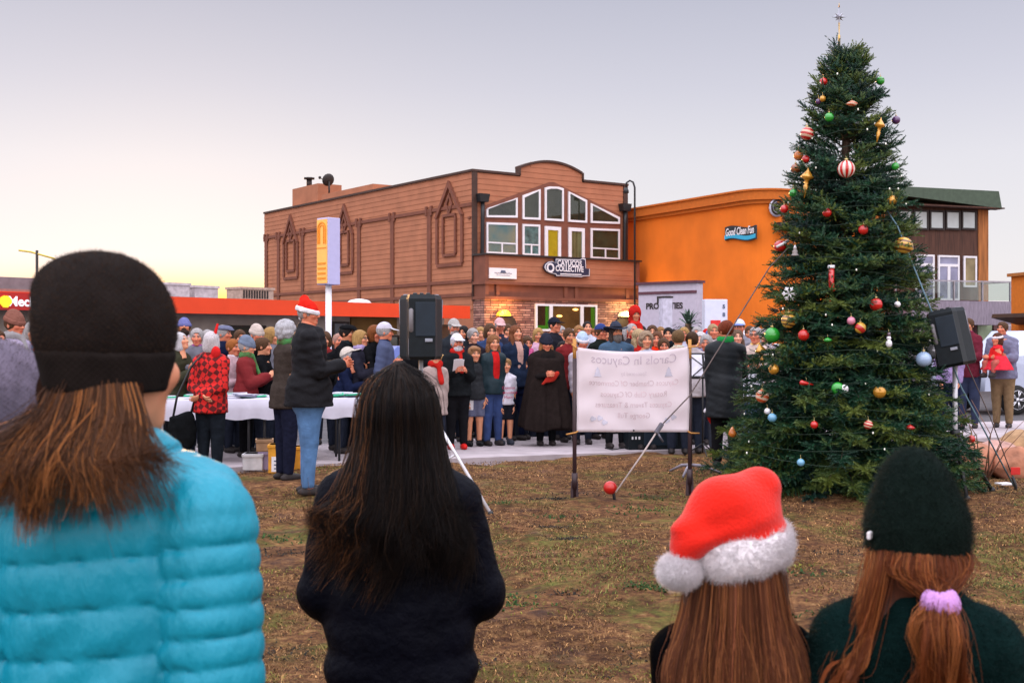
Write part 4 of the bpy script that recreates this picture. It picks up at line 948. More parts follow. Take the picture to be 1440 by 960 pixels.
NB = [0]
def person(label, px, top, d, yaw=0, hat=None, hc=((.5, .5, .5), None), hair='short', hairc=(.08, .045, .025), skin=0, coat=(.03, .03, .04), ck='cloth', legs=(.02, .025, .04), lk='cloth',
           arms='down', scarf=None, beard=None, hy=0, hp=0, lean=0, shoes=(.03, .025, .025), shirt=None, bust=False, hem=None, glasses=False, shorts=False, z0=None, group='people gathered around the carol singers',
           h=.021, wide=1.0, extra=None, height=None, cape=None, skirt=None, cuff=None, collar=None, sit=False, headtop=.118, nolegs=False):
    """px, top: where the head is in the photo, d: distance; the height follows."""
    x = (px-720)/FPX*d; ztop = EYE-(top-HY)/FPX*d
    rp = random.Random(int(px*7+top*13))
    if group:
        hp += rp.uniform(-7, 6); hy += rp.uniform(-14, 14); lean += rp.uniform(-1.5, 2.5); wide *= rp.uniform(.94, 1.08)
        if arms == 'down' and not sit: arms = rp.choice(['down', 'pocket', ('down', 'pocket'), 'front', ('read', 'down'), 'pocket'])
        if collar is None and scarf is None and coat is not None and ck not in ('tee',) and cape is None and rp.random() < .6: collar = tuple(min(1, c*rp.choice([.5, 1.5, 2.2])+.004) for c in coat)
    hatx = {'beanie': .045, 'cap': .022, 'santa': .055, 'brimhat': .055, 'hood': .04, 'flatcap': .01}.get(hat, .012 if hair not in (None, 'crop') else 0)
    base = 0.02 if (d > 0 and (d-kerb_y(x)) > 0) else float(gz(x, d))
    if (d-kerb_y(x)) > 3.1: base = -.08
    if z0 is not None: base = z0
    Ht = ztop-base-hatx if height is None else height
    child = Ht < 1.42; hs = 1.0 if not child else .93
    k = Ht; NB[0] += 1; sd = NB[0]
    hc_z = Ht-.118*hs
    rt = root('person', (x, d, base), R(yaw), label, 'person', group)
    ln = math.tan(R(lean))
    w = wide*(1.0 if not child else .92)
    ny_ = hc_z-.135*hs                              # neck base height
    sh = .136*w*(k/1.72)+.010; shz = ny_-.098*k/1.7
    hip = .515*k; kn = .275*k; an = .05*k
    ul = .175*k; fl = .150*k
    def yl(z): return -(z-hip)*ln if z > hip else 0
    # arm joints
    def arm(s):
        S_ = np.array((s*sh, yl(shz)+.005, shz))
        A = {'down': ((s*.035, .012, -1), (s*.01, -.10, -1)), 'front': ((s*.06, -.25, -.95), (-s*.55, -.80, .18)), 'read': ((s*.10, -.38, -.90), (-s*.42, -.85, .38)), 'pocket': ((s*.16, .14, -1), (-s*.14, -.40, -.92)),
             'behind': ((s*.16, .20, -.97), (-s*.80, .42, -.38)), 'up': ((s*.35, -.35, -.85), (-s*.25, -.55, .80)), 'point': ((s*.2, -.75, -.55), (s*.05, -.98, .1)), 'hug': ((s*.1, -.45, -.85), (-s*.75, -.62, .12))}
        a = arms if isinstance(arms, str) else arms[0 if s < 0 else 1]
        u, f = A[a]; u = np.array(u)/np.linalg.norm(u); f = np.array(f)/np.linalg.norm(f)
        E = S_+u*ul; Wr = E+f*fl; return S_, E, Wr, f
    RA = {s: arm(s) for s in (-1, 1)}
    def torso(P, g=0, zl=None):
        z1 = hip+.01*k
        F, t = cap(P, (0, yl(z1), z1), (0, yl(.62*k)-.0, .62*k), .093*k*w+g, .087*k*w+g, (1, .70, 1))
        F = smin(F, cap(P, (0, yl(.62*k), .62*k), (0, yl(shz-.04*k)-.002, shz-.04*k), .086*k*w+g, .094*k*w+g, (1, .70, 1))[0], .03)
        for s in (-1, 1): F = smin(F, cap(P, (s*.03, yl(ny_)+.014, ny_-.035*k), (s*sh*.90, yl(shz)+.006, shz+.006), .036*k+g, .034*k+g)[0], .04)
        F = smin(F, cap(P, (0, yl(shz)+.012, shz), (0, yl(ny_)+.018, ny_+.03), .050*k+g*.6, .032*k+g*.6)[0], .04); return F
    def armsd(P, s, g=0, t0=0, t1=1.0):
        S_, E, Wr, f = RA[s]
        F = cap(P, S_, E, .036*k*min(w, 1.1)+g, .030*k+g)[0]
        return smin(F, cap(P, E, E+(Wr-E)*t1, .030*k+g, .022*k+g*1.0)[0], .015)
    st = .045 if not sit else .05
    def legj(s):
        if sit: return np.array((s*.06*k*1.6, 0, hip-.02)), np.array((s*.10*k, -.20*k, hip-.04*k)), np.array((s*.09*k, -.22*k, hip-.26*k))
        return np.array((s*st*k*1.1, yl(hip), hip)), np.array((s*st*k*1.2, -.006, kn)), np.array((s*st*k*1.25, .012, an))
    def legsd(P, s, g=0, z_cut=None, rr=1.0):
        a, b, c = legj(s); F = cap(P, a, b, .055*k*w*rr+g, .038*k+g)[0]
        return smin(F, cap(P, b, c, .038*k+g, .026*k+g)[0], .02)
    # ---- body (skin) : one surface with head and hands
    need_legs = not bust
    lo = [-.42*k/1.7-.08, -.55, (0.0 if need_legs else .40*k)]; hi = [.42*k/1.7+.08, .40, Ht-.08]
    def bodysd(P):
        F = torso(P)
        for s in (-1, 1): F = smin(F, armsd(P, s), .02)
        if need_legs:
            F = smin(F, np.minimum(legsd(P, -1), legsd(P, 1)), .03)
            for s in (-1, 1):
                a, b, c = legj(s); F = smin(F, cap(P, c+np.array((0, .015, -.02*k)), c+np.array((0, -.045*k, -.028*k)), .020*k, .015*k)[0], .02)
        return F
    V, F = surf(bodysd, lo, hi, .026)
    sk = np.array(SKIN[skin]); VV = [V]; FF = [F]; CC = [np.tile(sk, (len(V), 1))]; off = len(V)
    Mh = Matrix.Translation((0, yl(hc_z)+.0, hc_z)) @ Matrix.Rotation(R(hy), 4, 'Z') @ Matrix.Rotation(R(-hp), 4, 'X') @ Matrix.Scale(hs, 4)
    def tr(M, v): M = np.array(M); return v @ M[:3, :3].T+M[:3, 3]
    hcol = np.tile(sk, (len(HV), 1)); hcol[HM == 1] = sk*np.array((.80, .42, .45)); hcol[HM == 2] = np.array(hairc if hair else (.2, .15, .1))*.7+.01; hcol[HM == 3] = (.20, .15, .13); hcol[HM == 4] = (.02, .014, .012)
    ck_ = np.exp(-((np.abs(HV[:, 0])-.045)**2+(HV[:, 2]+.03)**2)/.0006)*(HV[:, 1] < -.04); hcol = hcol*(1-ck_[:, None]*np.array((.0, .22, .22)))
    VV.append(tr(Mh, HV)); FF.append(HF+off); CC.append(hcol); off += len(HV)
    for s in (-1, 1):
        S_, E, Wr, f = RA[s]; z = -Vector(f); xx = Vector((-s, 0, 0)); 
        xx = (xx-z*xx.dot(z)); xx = xx.normalized() if xx.length > .2 else Vector((0, 0, -1)); yy = z.cross(xx)
        if s > 0: yy = -yy
        sc = hs*k/1.72 if not child else .78
        M = np.array([[xx[i]*sc, yy[i]*sc, z[i]*sc] for i in range(3)]); hv = AV @ M.T+Wr+f*.012
        fc = AF if np.linalg.det(M) > 0 else AF[:, ::-1]
        VV.append(hv); FF.append(fc+off); CC.append(np.tile(sk, (len(hv), 1))); off += len(hv)
    link('body', fastmesh('body', np.concatenate(VV), np.concatenate(FF), cols=np.concatenate(CC)), M_skin, rt)
    def gar(name, fn, lo, hi, m, parent=rt, hh=None):
        try: v, f_ = surf(fn, lo, hi, hh or h)
        except ValueError: return None
        if len(v) < 8: return None
        return link(name, fastmesh(name, v, f_), m, parent)
    # ---- coat
    hemz = (hip-.05*k) if hem is None else hem*k
    if bust: hemz = .42*k
    g = {'puffer': .024, 'cloth': .013, 'leather': .015, 'plaid': .018, 'shirt': .006, 'knit': .013}.get(ck, .013)
    short = (ck == 'tee')
    if coat is not None:
        def coatsd(P):
            F = torso(P, g)
            F = smin(F, cap(P, (0, yl(hip)*.5, hip+.03*k), (0, 0, hemz-.12), .098*k*w+g, (.106 if hemz > hip-.1*k else .116)*k*w+g*1.4, (1, .88, 1))[0], .03)
            for s in (-1, 1): F = smin(F, armsd(P, s, g, t1=(.97 if not short else .0)), .018) if not short else smin(F, cap(P, RA[s][0], RA[s][0]+(RA[s][1]-RA[s][0])*.75, .040*k+g, .042*k+g)[0], .02)
            F = F+(.010*nz(P, 14, sd)+.008*nz(P*np.array((1, 1, 2.2), np.float32), 34, sd+1))*(1.0 if ck not in ('shirt', 'leather') else .5)
            F = smax(F, hemz-P[..., 2], .01); F = smax(F, P[..., 2]-(ny_+.035+.25*(P[..., 1]-yl(ny_))), .012); return F
        kind = 'cloth' if ck in ('tee', 'shirt', 'knit') else ck
        if short:
            co = gar('shirt', coatsd, (lo[0], lo[1], hemz-.03), hi, cloth(coat, 'cloth'))
        else: co = gar('jacket', coatsd, (lo[0], lo[1], hemz-.03), hi, cloth(coat, kind))
        if shirt and co:
            fz = lambda P: smax(np.abs(P[..., 0])-.045*(1-.0*P[..., 2]), torso(P, g+.006), .006)
            def vsd(P):
                w_ = .008+.24*np.clip((P[..., 2]-(shz-.26*k)), 0, .2)
                return smax(smax(smax(np.abs(P[..., 0])-w_, torso(P, g+.013), .004), P[..., 1]-yl(shz)+.03, .004), smax(hemz+.1-P[..., 2], P[..., 2]-ny_-.01, .01), .004)
            gar('shirt_front', vsd, (-.15, -.35, hemz), (.15, .1, hi[2]), cloth(shirt), rt, .014)
        if collar: gar('collar', lambda P: smax(smax(cap(P, (0, yl(ny_)+.012, ny_-.03), (0, yl(ny_)+.02, ny_+.055), .085, .068)[0], np.abs(P[..., 2]-ny_-.005)-.042, .01), -cap(P, (0, yl(ny_)+.018, ny_-.03), (0, yl(ny_)+.018, ny_+.2), .062, .056)[0], .004), (-.14, -.16, ny_-.1), (.14, .16, ny_+.1), cloth(collar, kind), rt, .012)
    if scarf:
        def sc_(P):
            a = np.arctan2(P[..., 0], P[..., 1]); rr = np.sqrt(P[..., 0]**2+((P[..., 1]-yl(ny_)-.008)*1.05)**2)
            F = np.sqrt((rr-.070*hs)**2+((P[..., 2]-ny_-.018)*.75)**2)-.036+.004*np.sin(a*9)
            F = smin(F, cap(P, (.02, yl(ny_)-.085, ny_), (.045, yl(ny_)-.155*w, ny_-.27*k/1.7), .034, .040, (1, .5, 1))[0], .02); return F+.004*nz(P, 40, sd)
        gar('scarf', sc_, (-.17, -.30, ny_-.36), (.17, .18, ny_+.1), cloth(scarf) if not isinstance(scarf, str) else MATS[scarf], rt, .014)
    if cape:
        def cp(P):
            zz = P[..., 2]; t = np.clip((shz+.03-zz)/(shz-.30*k), 0, 1.2); a = np.arctan2(P[..., 0], -P[..., 1])
            fold = .018*t*np.sin(a*9+sd)+.01*t*np.sin(a*17)
            rx = .20*w+.13*t+fold; ry = .15+.13*t+fold
            F = (np.sqrt((P[..., 0]/rx)**2+((P[..., 1]-yl(shz)+.02)/ry)**2)-1)*.15
            F = smin(F, cap(P, (-sh*.9, 0, shz-.01), (sh*.9, 0, shz-.01), .062*k, .062*k)[0], .05)
            F = smax(F, zz-shz-.02, .05); F = smin(F, cap(P, (0, .0, shz+.01), (0, .015, ny_+.02), .10, .075)[0], .03)
            for s in (-1, 1): F = smin(F, cap(P, (s*.03, .012, ny_-.02*k), (s*sh*1.02, .004, shz+.004), .062*k, .062*k)[0], .04)
            return smax(F, .15*k-zz+.03*np.sin(a*3), .012)
        gar('cape', cp, (-.5, -.46, .10*k), (.5, .46, ny_+.1), cloth(cape), rt, .022)
    # ---- legs and shoes
    if need_legs and not nolegs:
        if skirt:
            gar('skirt', lambda P: smax(smax((np.sqrt((P[..., 0]/(.16+.16*np.clip((hip+.08-P[..., 2])/.3, 0, 1.3)))**2+(P[..., 1]/(.13+.16*np.clip((hip+.08-P[..., 2])/.3, 0, 1.3)))**2)-1)*.15+.006*np.sin(np.arctan2(P[..., 0], P[..., 1])*14), P[..., 2]-hip-.08, .01), hip-.17*k-P[..., 2], .01), (-.4, -.4, hip-.3*k), (.4, .4, hip+.12), cloth(skirt), rt)
        zc = an*.75 if not shorts else kn+.02*k
        def tsd(P):
            F = np.minimum(legsd(P, -1, .012+(.012 if shorts else 0)), legsd(P, 1, .012+(.012 if shorts else 0)))
            F = smin(F, cap(P, (0, yl(hip), hip-.005*k), (0, yl(hip), hip+.05*k), .099*k*w, .094*k*w, (1, .76, 1))[0], .03)
            F = F+.005*nz(P*np.array((1, 1, .7), np.float32), 24, sd+5)
            return F if sit else smax(F, zc-P[..., 2], .008)
        gar('shorts' if shorts else 'trousers', tsd, (-.25, -.4 if sit else -.22, (zc-.03) if not sit else hip-.4*k), (.25, .22, hip+.12*k), cloth(legs, lk), rt)
        for s in (-1, 1):
            a, b, c = legj(s)
            def shsd(P, c=c):
                q = c+np.array((0, 0, -an)); zz = q[2] if sit else 0
                F = smin(ell(P, (q[0], q[1]-.035, zz+.035), (.050, .130*k/1.7, .052)), cap(P, (q[0], q[1]+.01, zz+.04), (q[0], q[1]+.01, zz+.10), .042, .040)[0], .02)
                return smax(F, zz-P[..., 2], .004)
            gar('shoe', shsd, (c[0]-.08, c[1]-.2, -.02 if not sit else c[2]-an-.02), (c[0]+.08, c[1]+.12, .13 if not sit else c[2]+.1), cloth(shoes, 'leather'), rt, .014)
    # ---- head wear
    def onhead(name, VF, m, par=rt):
        return link(name, fastmesh(name, tr(Mh, VF[0]), VF[1]), m, par)
    if hair: onhead('hair', get_hair(hair), hairmat(hairc))
    if beard: onhead('beard', cached('beard%d' % (beard[1]), beardsdf(beard[1]), (-.11, -.14, -.22), (.11, .06, .0), .0075), hairmat(beard[0]))
    if glasses:
        b = MB(Mh)
        for s in (-1, 1):
            b.tube([(s*.031+.021*math.cos(a), -.104, .010+.016*math.sin(a)) for a in [2*math.pi*i/10 for i in range(11)]], .003, 4, False); b.tube([(s*.052, -.102, .014), (s*.079, -.02, .012), (s*.082, .01, .005)], .0028, 4)
        b.tube([(-.011, -.105, .013), (.011, -.105, .013)], .003, 4); b.build('glasses', M_black, rt)
    ho = None
    if hat:
        gs = hatgeo(hat); cols = [hc[0], hc[1] if len(hc) > 1 and hc[1] is not None else hc[0]]
        if len(gs) == 1: ho = onhead(gs[0][0] if hat != 'flatcap' else 'flat_cap', gs[0][2:], cloth(cols[0]))
        else:
            hn = {'beanie': 'beanie', 'cap': 'cap', 'brimhat': 'brimmed_hat', 'santa': 'santa_hat'}[hat]
            ho = onhead(hn, gs[0][2:], cloth(cols[gs[0][1]]))
            for g_ in gs[1:]: onhead(g_[0], g_[2:], cloth(cols[g_[1]]), ho)
    return dict(torso=torso, armsd=armsd, gar=gar, tr=tr, Ht=Ht, sh=sh, w=w, hcz=hc_z, root=rt, Mh=Mh, RA=RA, shz=shz, ny=ny_, hip=hip, k=k, base=base, yl=yl, hat=ho)
def paper(label, P, side=None, size=(.20, .27), col=(.72, .72, .76), group='song sheets held in the crowd', tilt=35, between=True):
    """a song sheet in a person's hand (its own thing)"""
    RA = P['RA']; M = P['root'].matrix_basis
    s = side or 1; Wr = RA[s][2]+RA[s][3]*.09
    if side is None: Wr = (RA[-1][2]+RA[1][2])/2+(RA[1][3]+RA[-1][3])*.06
    M = Matrix.Translation(P['root'].location) @ P['root'].rotation_euler.to_matrix().to_4x4()
    loc = M @ Vector((Wr[0], Wr[1]-.03, Wr[2]+.06))
    o = root('song_sheet', loc, P['root'].rotation_euler.z, label, 'paper', group)
    rot = Matrix.Rotation(R(tilt), 4, 'X')
    def f(b):
        n = 6; w, hgt = size
        V = [rot @ Vector(((i/n-.5)*w, .018*math.sin(i/n*math.pi), (j-.5)*hgt)) for j in (0, 1) for i in range(n+1)]
        V2 = [v+rot @ Vector((0, .0025, 0)) for v in V]; m = n+1
        b.add(V+V2, [(i, i+1, m+i+1, m+i) for i in range(n)]+[(2*m+i+1, 2*m+i, 3*m+i, 3*m+i+1) for i in range(n)]+[(i, 2*m+i, 2*m+i+1, i+1) for i in range(n)]+[(m+i+1, 3*m+i+1, 3*m+i, m+i) for i in range(n)])
    part('sheet', mat('song_paper_%d' % int(col[0]*100), col, .7, noise=.05), o, f); return o
# ------------------------------------------------------------------ the Christmas tree
TD = 12.9; TX = W(1190, 475, TD).x
PROF = [(.0, 1.45), (.15, 1.52), (.45, 1.42), (.75, 1.26), (1.05, 1.14), (1.4, 1.03), (1.8, .93), (2.2, .83), (2.6, .76), (3.0, .69), (3.3, .625), (3.6, .56), (3.9, .49), (4.2, .37), (4.5, .27), (4.6, .20), (4.75, .08)]
def trad(z): return .935*float(np.interp(z, [p[0] for p in PROF], [p[1] for p in PROF]))
def make_tree():
    t = root('christmas_tree', (TX, TD, 0), 0, 'tall bushy evergreen decorated with baubles, a star on its tip', 'tree')
    r = np.random.default_rng(21); H = 4.60
    def trunk(b): b.tube([(0, 0, -.1), (.01, 0, 1.5), (-.01, .01, 3), (0, 0, 4.4), (.0, 0, H+.05)], [.10, .085, .055, .025, .008], 8)
    part('trunk', mat('fir_bark', (.07, .045, .03), .95, noise=.4, bump=.6, bscale=30), t, trunk)
    A = []; B = []; C = []            # twig base, twig direction, (length, tint)
    br = MB()
    z = .10; wh = 0
    while z < H-.02:
        Rz = trad(z); n = int(9+7*min(1, Rz)+2*r.random()); ph = r.random()*6.28
        for i in range(n):
            az = ph+2*math.pi*i/n+r.normal()*.16; zb = z+r.normal()*.055
            if 3.44 < zb < 3.72 and -.84 < math.cos(az) < .34: continue       # the gap where the sky shows
            L = Rz*r.uniform(.82, 1.10)*(1.0 if r.random() > .1 else .72)
            el0 = np.interp(z, [0, .6, 2.5, 4, 4.7], [.02, .05, .22, .55, 1.0])+r.normal()*.09
            sag = np.interp(z, [0, 1.2, 3, 4.7], [.10, .20, .16, .02])
            d = np.array((math.cos(az)*math.cos(el0), math.sin(az)*math.cos(el0), math.sin(el0)))
            pts = []; m = 9
            for k in range(m+1):
                s = k/m; p = np.array((0, 0, zb-.16*Rz*el0))+d*L*s; p[2] += -sag*L*s*s+.10*L*max(0, s-.7)/.3*.4; p[2] = max(p[2], .045); pts.append(p)
            br.tube([Vector(p) for p in pts], [max(.003, .014*(1-k/m)*min(1, L)) for k in range(m+1)], 4, False)
            side0 = np.cross(d, (0, 0, 1)); side0 /= np.linalg.norm(side0)+1e-6
            tint = r.normal()*.20+(.30 if r.random() < .28 else 0)
            nt_ = int(L/.0165)
            for k in range(nt_):
                s = .22+.80*(k+r.random()*.6)/nt_; 
                if s > 1: s = 1
                f = s*m; i0 = min(int(f), m-1); p = pts[i0]+(pts[i0+1]-pts[i0])*(f-i0)
                sg = 1 if k % 2 else -1
                tl = (.095+.20*(1-s)*min(1, L)+.03)*r.uniform(.7, 1.2)
                fw = .75+.3*r.random()
                dd = d*fw+side0*sg*(1.0-.55*(s > .93))+np.array((0, 0, r.normal()*.42+(-.12 if z < 2 else .12))); dd /= np.linalg.norm(dd)
                A.append(p); B.append(dd); C.append((tl, tint+r.normal()*.10+.16*(s > .8)))
            for q in range(2):                                    # tip tuft
                dd = (pts[m]-pts[m-1]); dd = dd/np.linalg.norm(dd)+r.normal(size=3)*.25; dd[2] += .15; dd /= np.linalg.norm(dd); A.append(pts[m]-dd*.02); B.append(dd); C.append((.10*r.uniform(.7, 1.2), tint+.2))
        z += .105*(.74 if z < 3.2 else .85); wh += 1
    part('boughs', MATS['fir_bark'], t, lambda b: b.add(br.V, br.F, True))
    A = np.array(A); B = np.array(B); C = np.array(C); n = len(A)
    # needles: thin leaf-shaped triangles around each twig
    K = 32; tt = np.linspace(.04, 1, K)[None, :]+r.uniform(-.02, .02, (n, K))
    base = A[:, None]+B[:, None]*(C[:, 0][:, None, None]*tt[..., None]); base[..., 2] -= .12*C[:, 0][:, None]*tt**2*.3
    o1 = np.cross(B, (0.12, .33, .93)); o1 /= np.linalg.norm(o1, axis=1)[:, None]; o2 = np.cross(B, o1)
    an = r.uniform(0, 6.28, (n, K)); out = o1[:, None]*np.cos(an)[..., None]+o2[:, None]*np.sin(an)[..., None]
    out[..., 2] += .25; nd = B[:, None]*.75+out; nd /= np.linalg.norm(nd, axis=2)[..., None]
    ln = .030*r.uniform(.75, 1.2, (n, K))*(1-.35*tt); w = np.cross(nd, B[:, None]+.01); w /= np.linalg.norm(w, axis=2)[..., None]+1e-6; w *= .0048
    V = np.stack([base-w, base+w, base+nd*ln[..., None]], 2).reshape(-1, 3)
    V[:, 2] = np.maximum(V[:, 2], .01)
    F = np.arange(len(V)).reshape(-1, 3)
    dark = np.array((.003, .020, .017)); mid = np.array((.012, .066, .030)); lite = np.array((.12, .165, .028))
    q = np.clip(.38+C[:, 1], 0, 1)[:, None]; col = np.where(q < .5, dark+(mid-dark)*q*2, mid+(lite-mid)*(q-.5)*2); col = np.repeat(col, K*3, 0)
    link('needles', fastmesh('needles', V, F, False, col), mat('fir_needles', (1, 1, 1), .5, noise=0, attr='Col', spec=.35, trans=.15), t)
    return t
TREE = make_tree()
def on_tree(px, py, out=.93):
    d = TD-.9
    for _ in range(4):
        p = W(px, py, d); R_ = trad(max(0, min(4.8, p.z)))*out; dx = p.x-TX
        d = TD-(math.sqrt(R_*R_-dx*dx) if abs(dx) < R_ else 0)
    return W(px, py, d-.03)
star = W(1180, 24, TD)
t = root('tree_star', (star.x, star.y, star.z), 0, 'silver eight pointed star on a thin stem at the tip of the evergreen', 'star')
def st(b):
    for k in range(8):
        a = math.pi*k/4; L = .12 if k in (2, 6) else (.085 if k % 2 == 0 else .062); c, s = math.cos(a), math.sin(a); w = .018
        b.add([(c*L, 0, s*L), (-s*w, 0, c*w), (0, -.022, 0), (s*w, 0, -c*w), (0, .022, 0)], [(0, 1, 2), (0, 2, 3), (0, 3, 4), (0, 4, 1)])
part('points', mat('star_silver', (.45, .46, .52), .25, metal=.7, noise=0), t, st)
part('spike', mat('star_gold', (.50, .33, .12), .3, metal=.7, noise=0), t, lambda b: (b.tube([(0, 0, .10), (0, 0, .155)], [.008, .001], 6), None))
part('stem', MATS['star_gold'], t, lambda b: b.tube([(0, 0, -.06), (0, 0, -.19), (0, 0, -.20), (0, .0, -.36)], [.009, .005, .014, .012], 6))

# ornaments
GL = dict(rough=.16, noise=.06, spec=.6, coat=.5)
oc = dict(red=(.50, .012, .010), green=(.02, .30, .03), gold=(.62, .30, .035), silver=(.55, .55, .60), purple=(.09, .03, .12), blue=(.14, .36, .55), white=(.72, .72, .75), pink=(.60, .22, .32), orange=(.60, .18, .03), brown=(.28, .09, .03), paleblue=(.30, .42, .60), dark=(.10, .06, .08))
def om(c): return mat('bauble_'+c, oc[c], metal=.35 if c in ('gold', 'silver') else 0, **GL)
def stripe_mat(name, a, b_, axis='h', n=5):
    key = 'bauble_stripe_'+name
    if key in MATS: return MATS[key]
    m = mat(key, a, .22, noise=0, spec=.6, coat=.4); t = m.node_tree; p = t.nodes['Principled BSDF']
    tc = N(t, 'ShaderNodeTexCoord'); sp = N(t, 'ShaderNodeSeparateXYZ'); t.links.new(tc.outputs['Generated'], sp.inputs[0])
    if axis == 'h': f = mth(t, 'ADD', mth(t, 'MULTIPLY', sp.outputs['Z'], n*6.28), mth(t, 'MULTIPLY', sp.outputs['X'], 5.0))
    else: f = mth(t, 'MULTIPLY', mth(t, 'ARCTAN2', mth(t, 'SUBTRACT', sp.outputs['X'], .5), mth(t, 'SUBTRACT', sp.outputs['Y'], .5)), n)
    f = mth(t, 'GREATER_THAN', mth(t, 'SINE', f), 0.05)
    x = N(t, 'ShaderNodeMix', data_type='RGBA'); t.links.new(f, x.inputs[0]); x.inputs[6].default_value = (*a, 1); x.inputs[7].default_value = (*b_, 1); t.links.new(x.outputs[2], p.inputs['Base Color']); return m
SM = {'redwhite': ((.50, .012, .01), (.70, .60, .52), 'v', 9), 'redcream': ((.45, .015, .012), (.62, .42, .30), 'h', 3), 'goldbrown': ((.68, .38, .06), (.16, .07, .02), 'h', 4), 'orangewhite': ((.58, .10, .03), (.70, .52, .38), 'h', 2.5), 'goldred': ((.45, .02, .015), (.62, .36, .05), 'h', 1)}
def ornament(name, label, px, py, r, form, col, tiltx=0):
    p = on_tree(px, py); s = r/FPX*p.y
    o = root(name, p, 0, label, 'ornament', 'ornaments hung on the evergreen')
    rot = Matrix.Rotation(R(tiltx), 3, 'Y')
    m = stripe_mat(col, *SM[col]) if col in SM else om(col)
    capm = mat('ornament_cap', (.45, .35, .15), .3, metal=.8, noise=0)
    if form == 'ball':
        part('ball', m, o, lambda b: b.ball((0, 0, 0), s, 20)); part('cap', capm, o, lambda b: b.tube([(0, 0, s*.93), (0, 0, s*1.2)], s*.22, 8)); top = s*1.2
    elif form == 'onion':
        part('bulb', m, o, lambda b: b.lathe([(.05*s, -1.25*s), (.25*s, -1.1*s), (.75*s, -.75*s), (1.0*s, -.1*s), (.95*s, .35*s), (.6*s, .75*s), (.2*s, .95*s)], (0, 0, 0), 20, rot)); top = s
    elif form == 'finial':
        part('drop', m, o, lambda b: b.lathe([(.02*s, -1.0*s), (.10*s, -.55*s), (.17*s, -.2*s), (.10*s, -.12*s), (.15*s, -.02*s), (.12*s, .10*s), (.20*s, .2*s), (.42*s, .32*s), (.40*s, .42*s), (.25*s, .60*s), (.08*s, .82*s), (.02*s, 1.0*s)], (0, 0, 0), 16, rot)); top = s
    elif form == 'saucer':
        part('disc', m, o, lambda b: b.lathe([(.05*s, -.45*s), (.5*s, -.4*s), (1.0*s, 0), (.5*s, .35*s), (.1*s, .6*s)], (0, 0, 0), 18)); top = .6*s
    elif form == 'stocking':
        part('sock', m, o, lambda b: (b.tube([(0, 0, .8*s), (0, 0, -.3*s), (.02*s, 0, -.75*s), (.28*s, 0, -.95*s)], [.24*s, .22*s, .24*s, .16*s], 10))); part('cuff', om('white'), o, lambda b: b.tube([(0, 0, .75*s), (0, 0, 1.0*s)], .28*s, 10)); top = s
    elif form == 'snowflake':
        def f(b):
            for k in range(6):
                a = math.pi*k/3; c, n_ = math.cos(a), math.sin(a); rr = lambda l, q: (c*l-n_*q, 0, n_*l+c*q)
                b.tube([(0, 0, 0), rr(s, 0)], .11*s, 5)
                for q in (-.28, .28): b.tube([rr(.5*s, 0), rr(.82*s, q*s)], .09*s, 5)
        part('arms', om('white'), o, f); top = s
    elif form == 'fir':
        part('cone', m, o, lambda b: b.lathe([(.7*s, -.9*s), (.35*s, -.3*s), (.55*s, -.3*s), (.25*s, .3*s), (.38*s, .3*s), (.02*s, s)], (0, 0, 0), 12)); top = s
    elif form == 'snowman':
        part('body', om('white'), o, lambda b: (b.ball((0, 0, -.45*s), .42*s, 12, (1, 1, 1.3)), b.ball((0, 0, .25*s), .3*s, 12))); part('hat', om('dark'), o, lambda b: b.tube([(0, 0, .48*s), (0, 0, .95*s)], .22*s, 8)); top = s
    elif form == 'cone':
        part('cone', m, o, lambda b: b.lathe([(.05*s, -s), (.35*s, .5*s), (.38*s, .75*s), (.2*s, .95*s)], (0, 0, 0), 14, Matrix.Rotation(R(-80), 3, 'Y'))); top = .4*s
    elif form == 'hat':
        part('crown', om('red'), o, lambda b: b.ball((-.1*s, 0, -.1*s), .9*s, 16, (1, .9, .8))); part('brim', om('white'), o, lambda b: b.tube([(-.75*s, -.5*s, -.25*s), (0, -.85*s, .12*s), (.75*s, -.5*s, .55*s)], .2*s, 8)); part('leaf', om('green'), o, lambda b: b.ball((.5*s, -.3*s, -.35*s), .5*s, 10, (1, .5, .7))); top = .8*s
    elif form == 'two':
        part('ball', om('green'), o, lambda b: b.ball((-.3*s, 0, 0), .9*s, 16)); part('face', om('white'), o, lambda b: b.ball((.5*s, -.5*s, -.05*s), .62*s, 14, (1, .6, 1))); top = s
    elif form == 'drop':
        part('drop', m, o, lambda b: b.lathe([(.1*s, -1.1*s), (.6*s, -.9*s), (.85*s, -.4*s), (.6*s, .3*s), (.15*s, 1.0*s)], (0, 0, 0), 16)); top = s
    part('hook', MATS['ornament_cap'], o, lambda b: b.tube([(0, 0, top*.95), (0, .004, top+.02), (0, .03, top+.035)], .0022, 4))
    return o
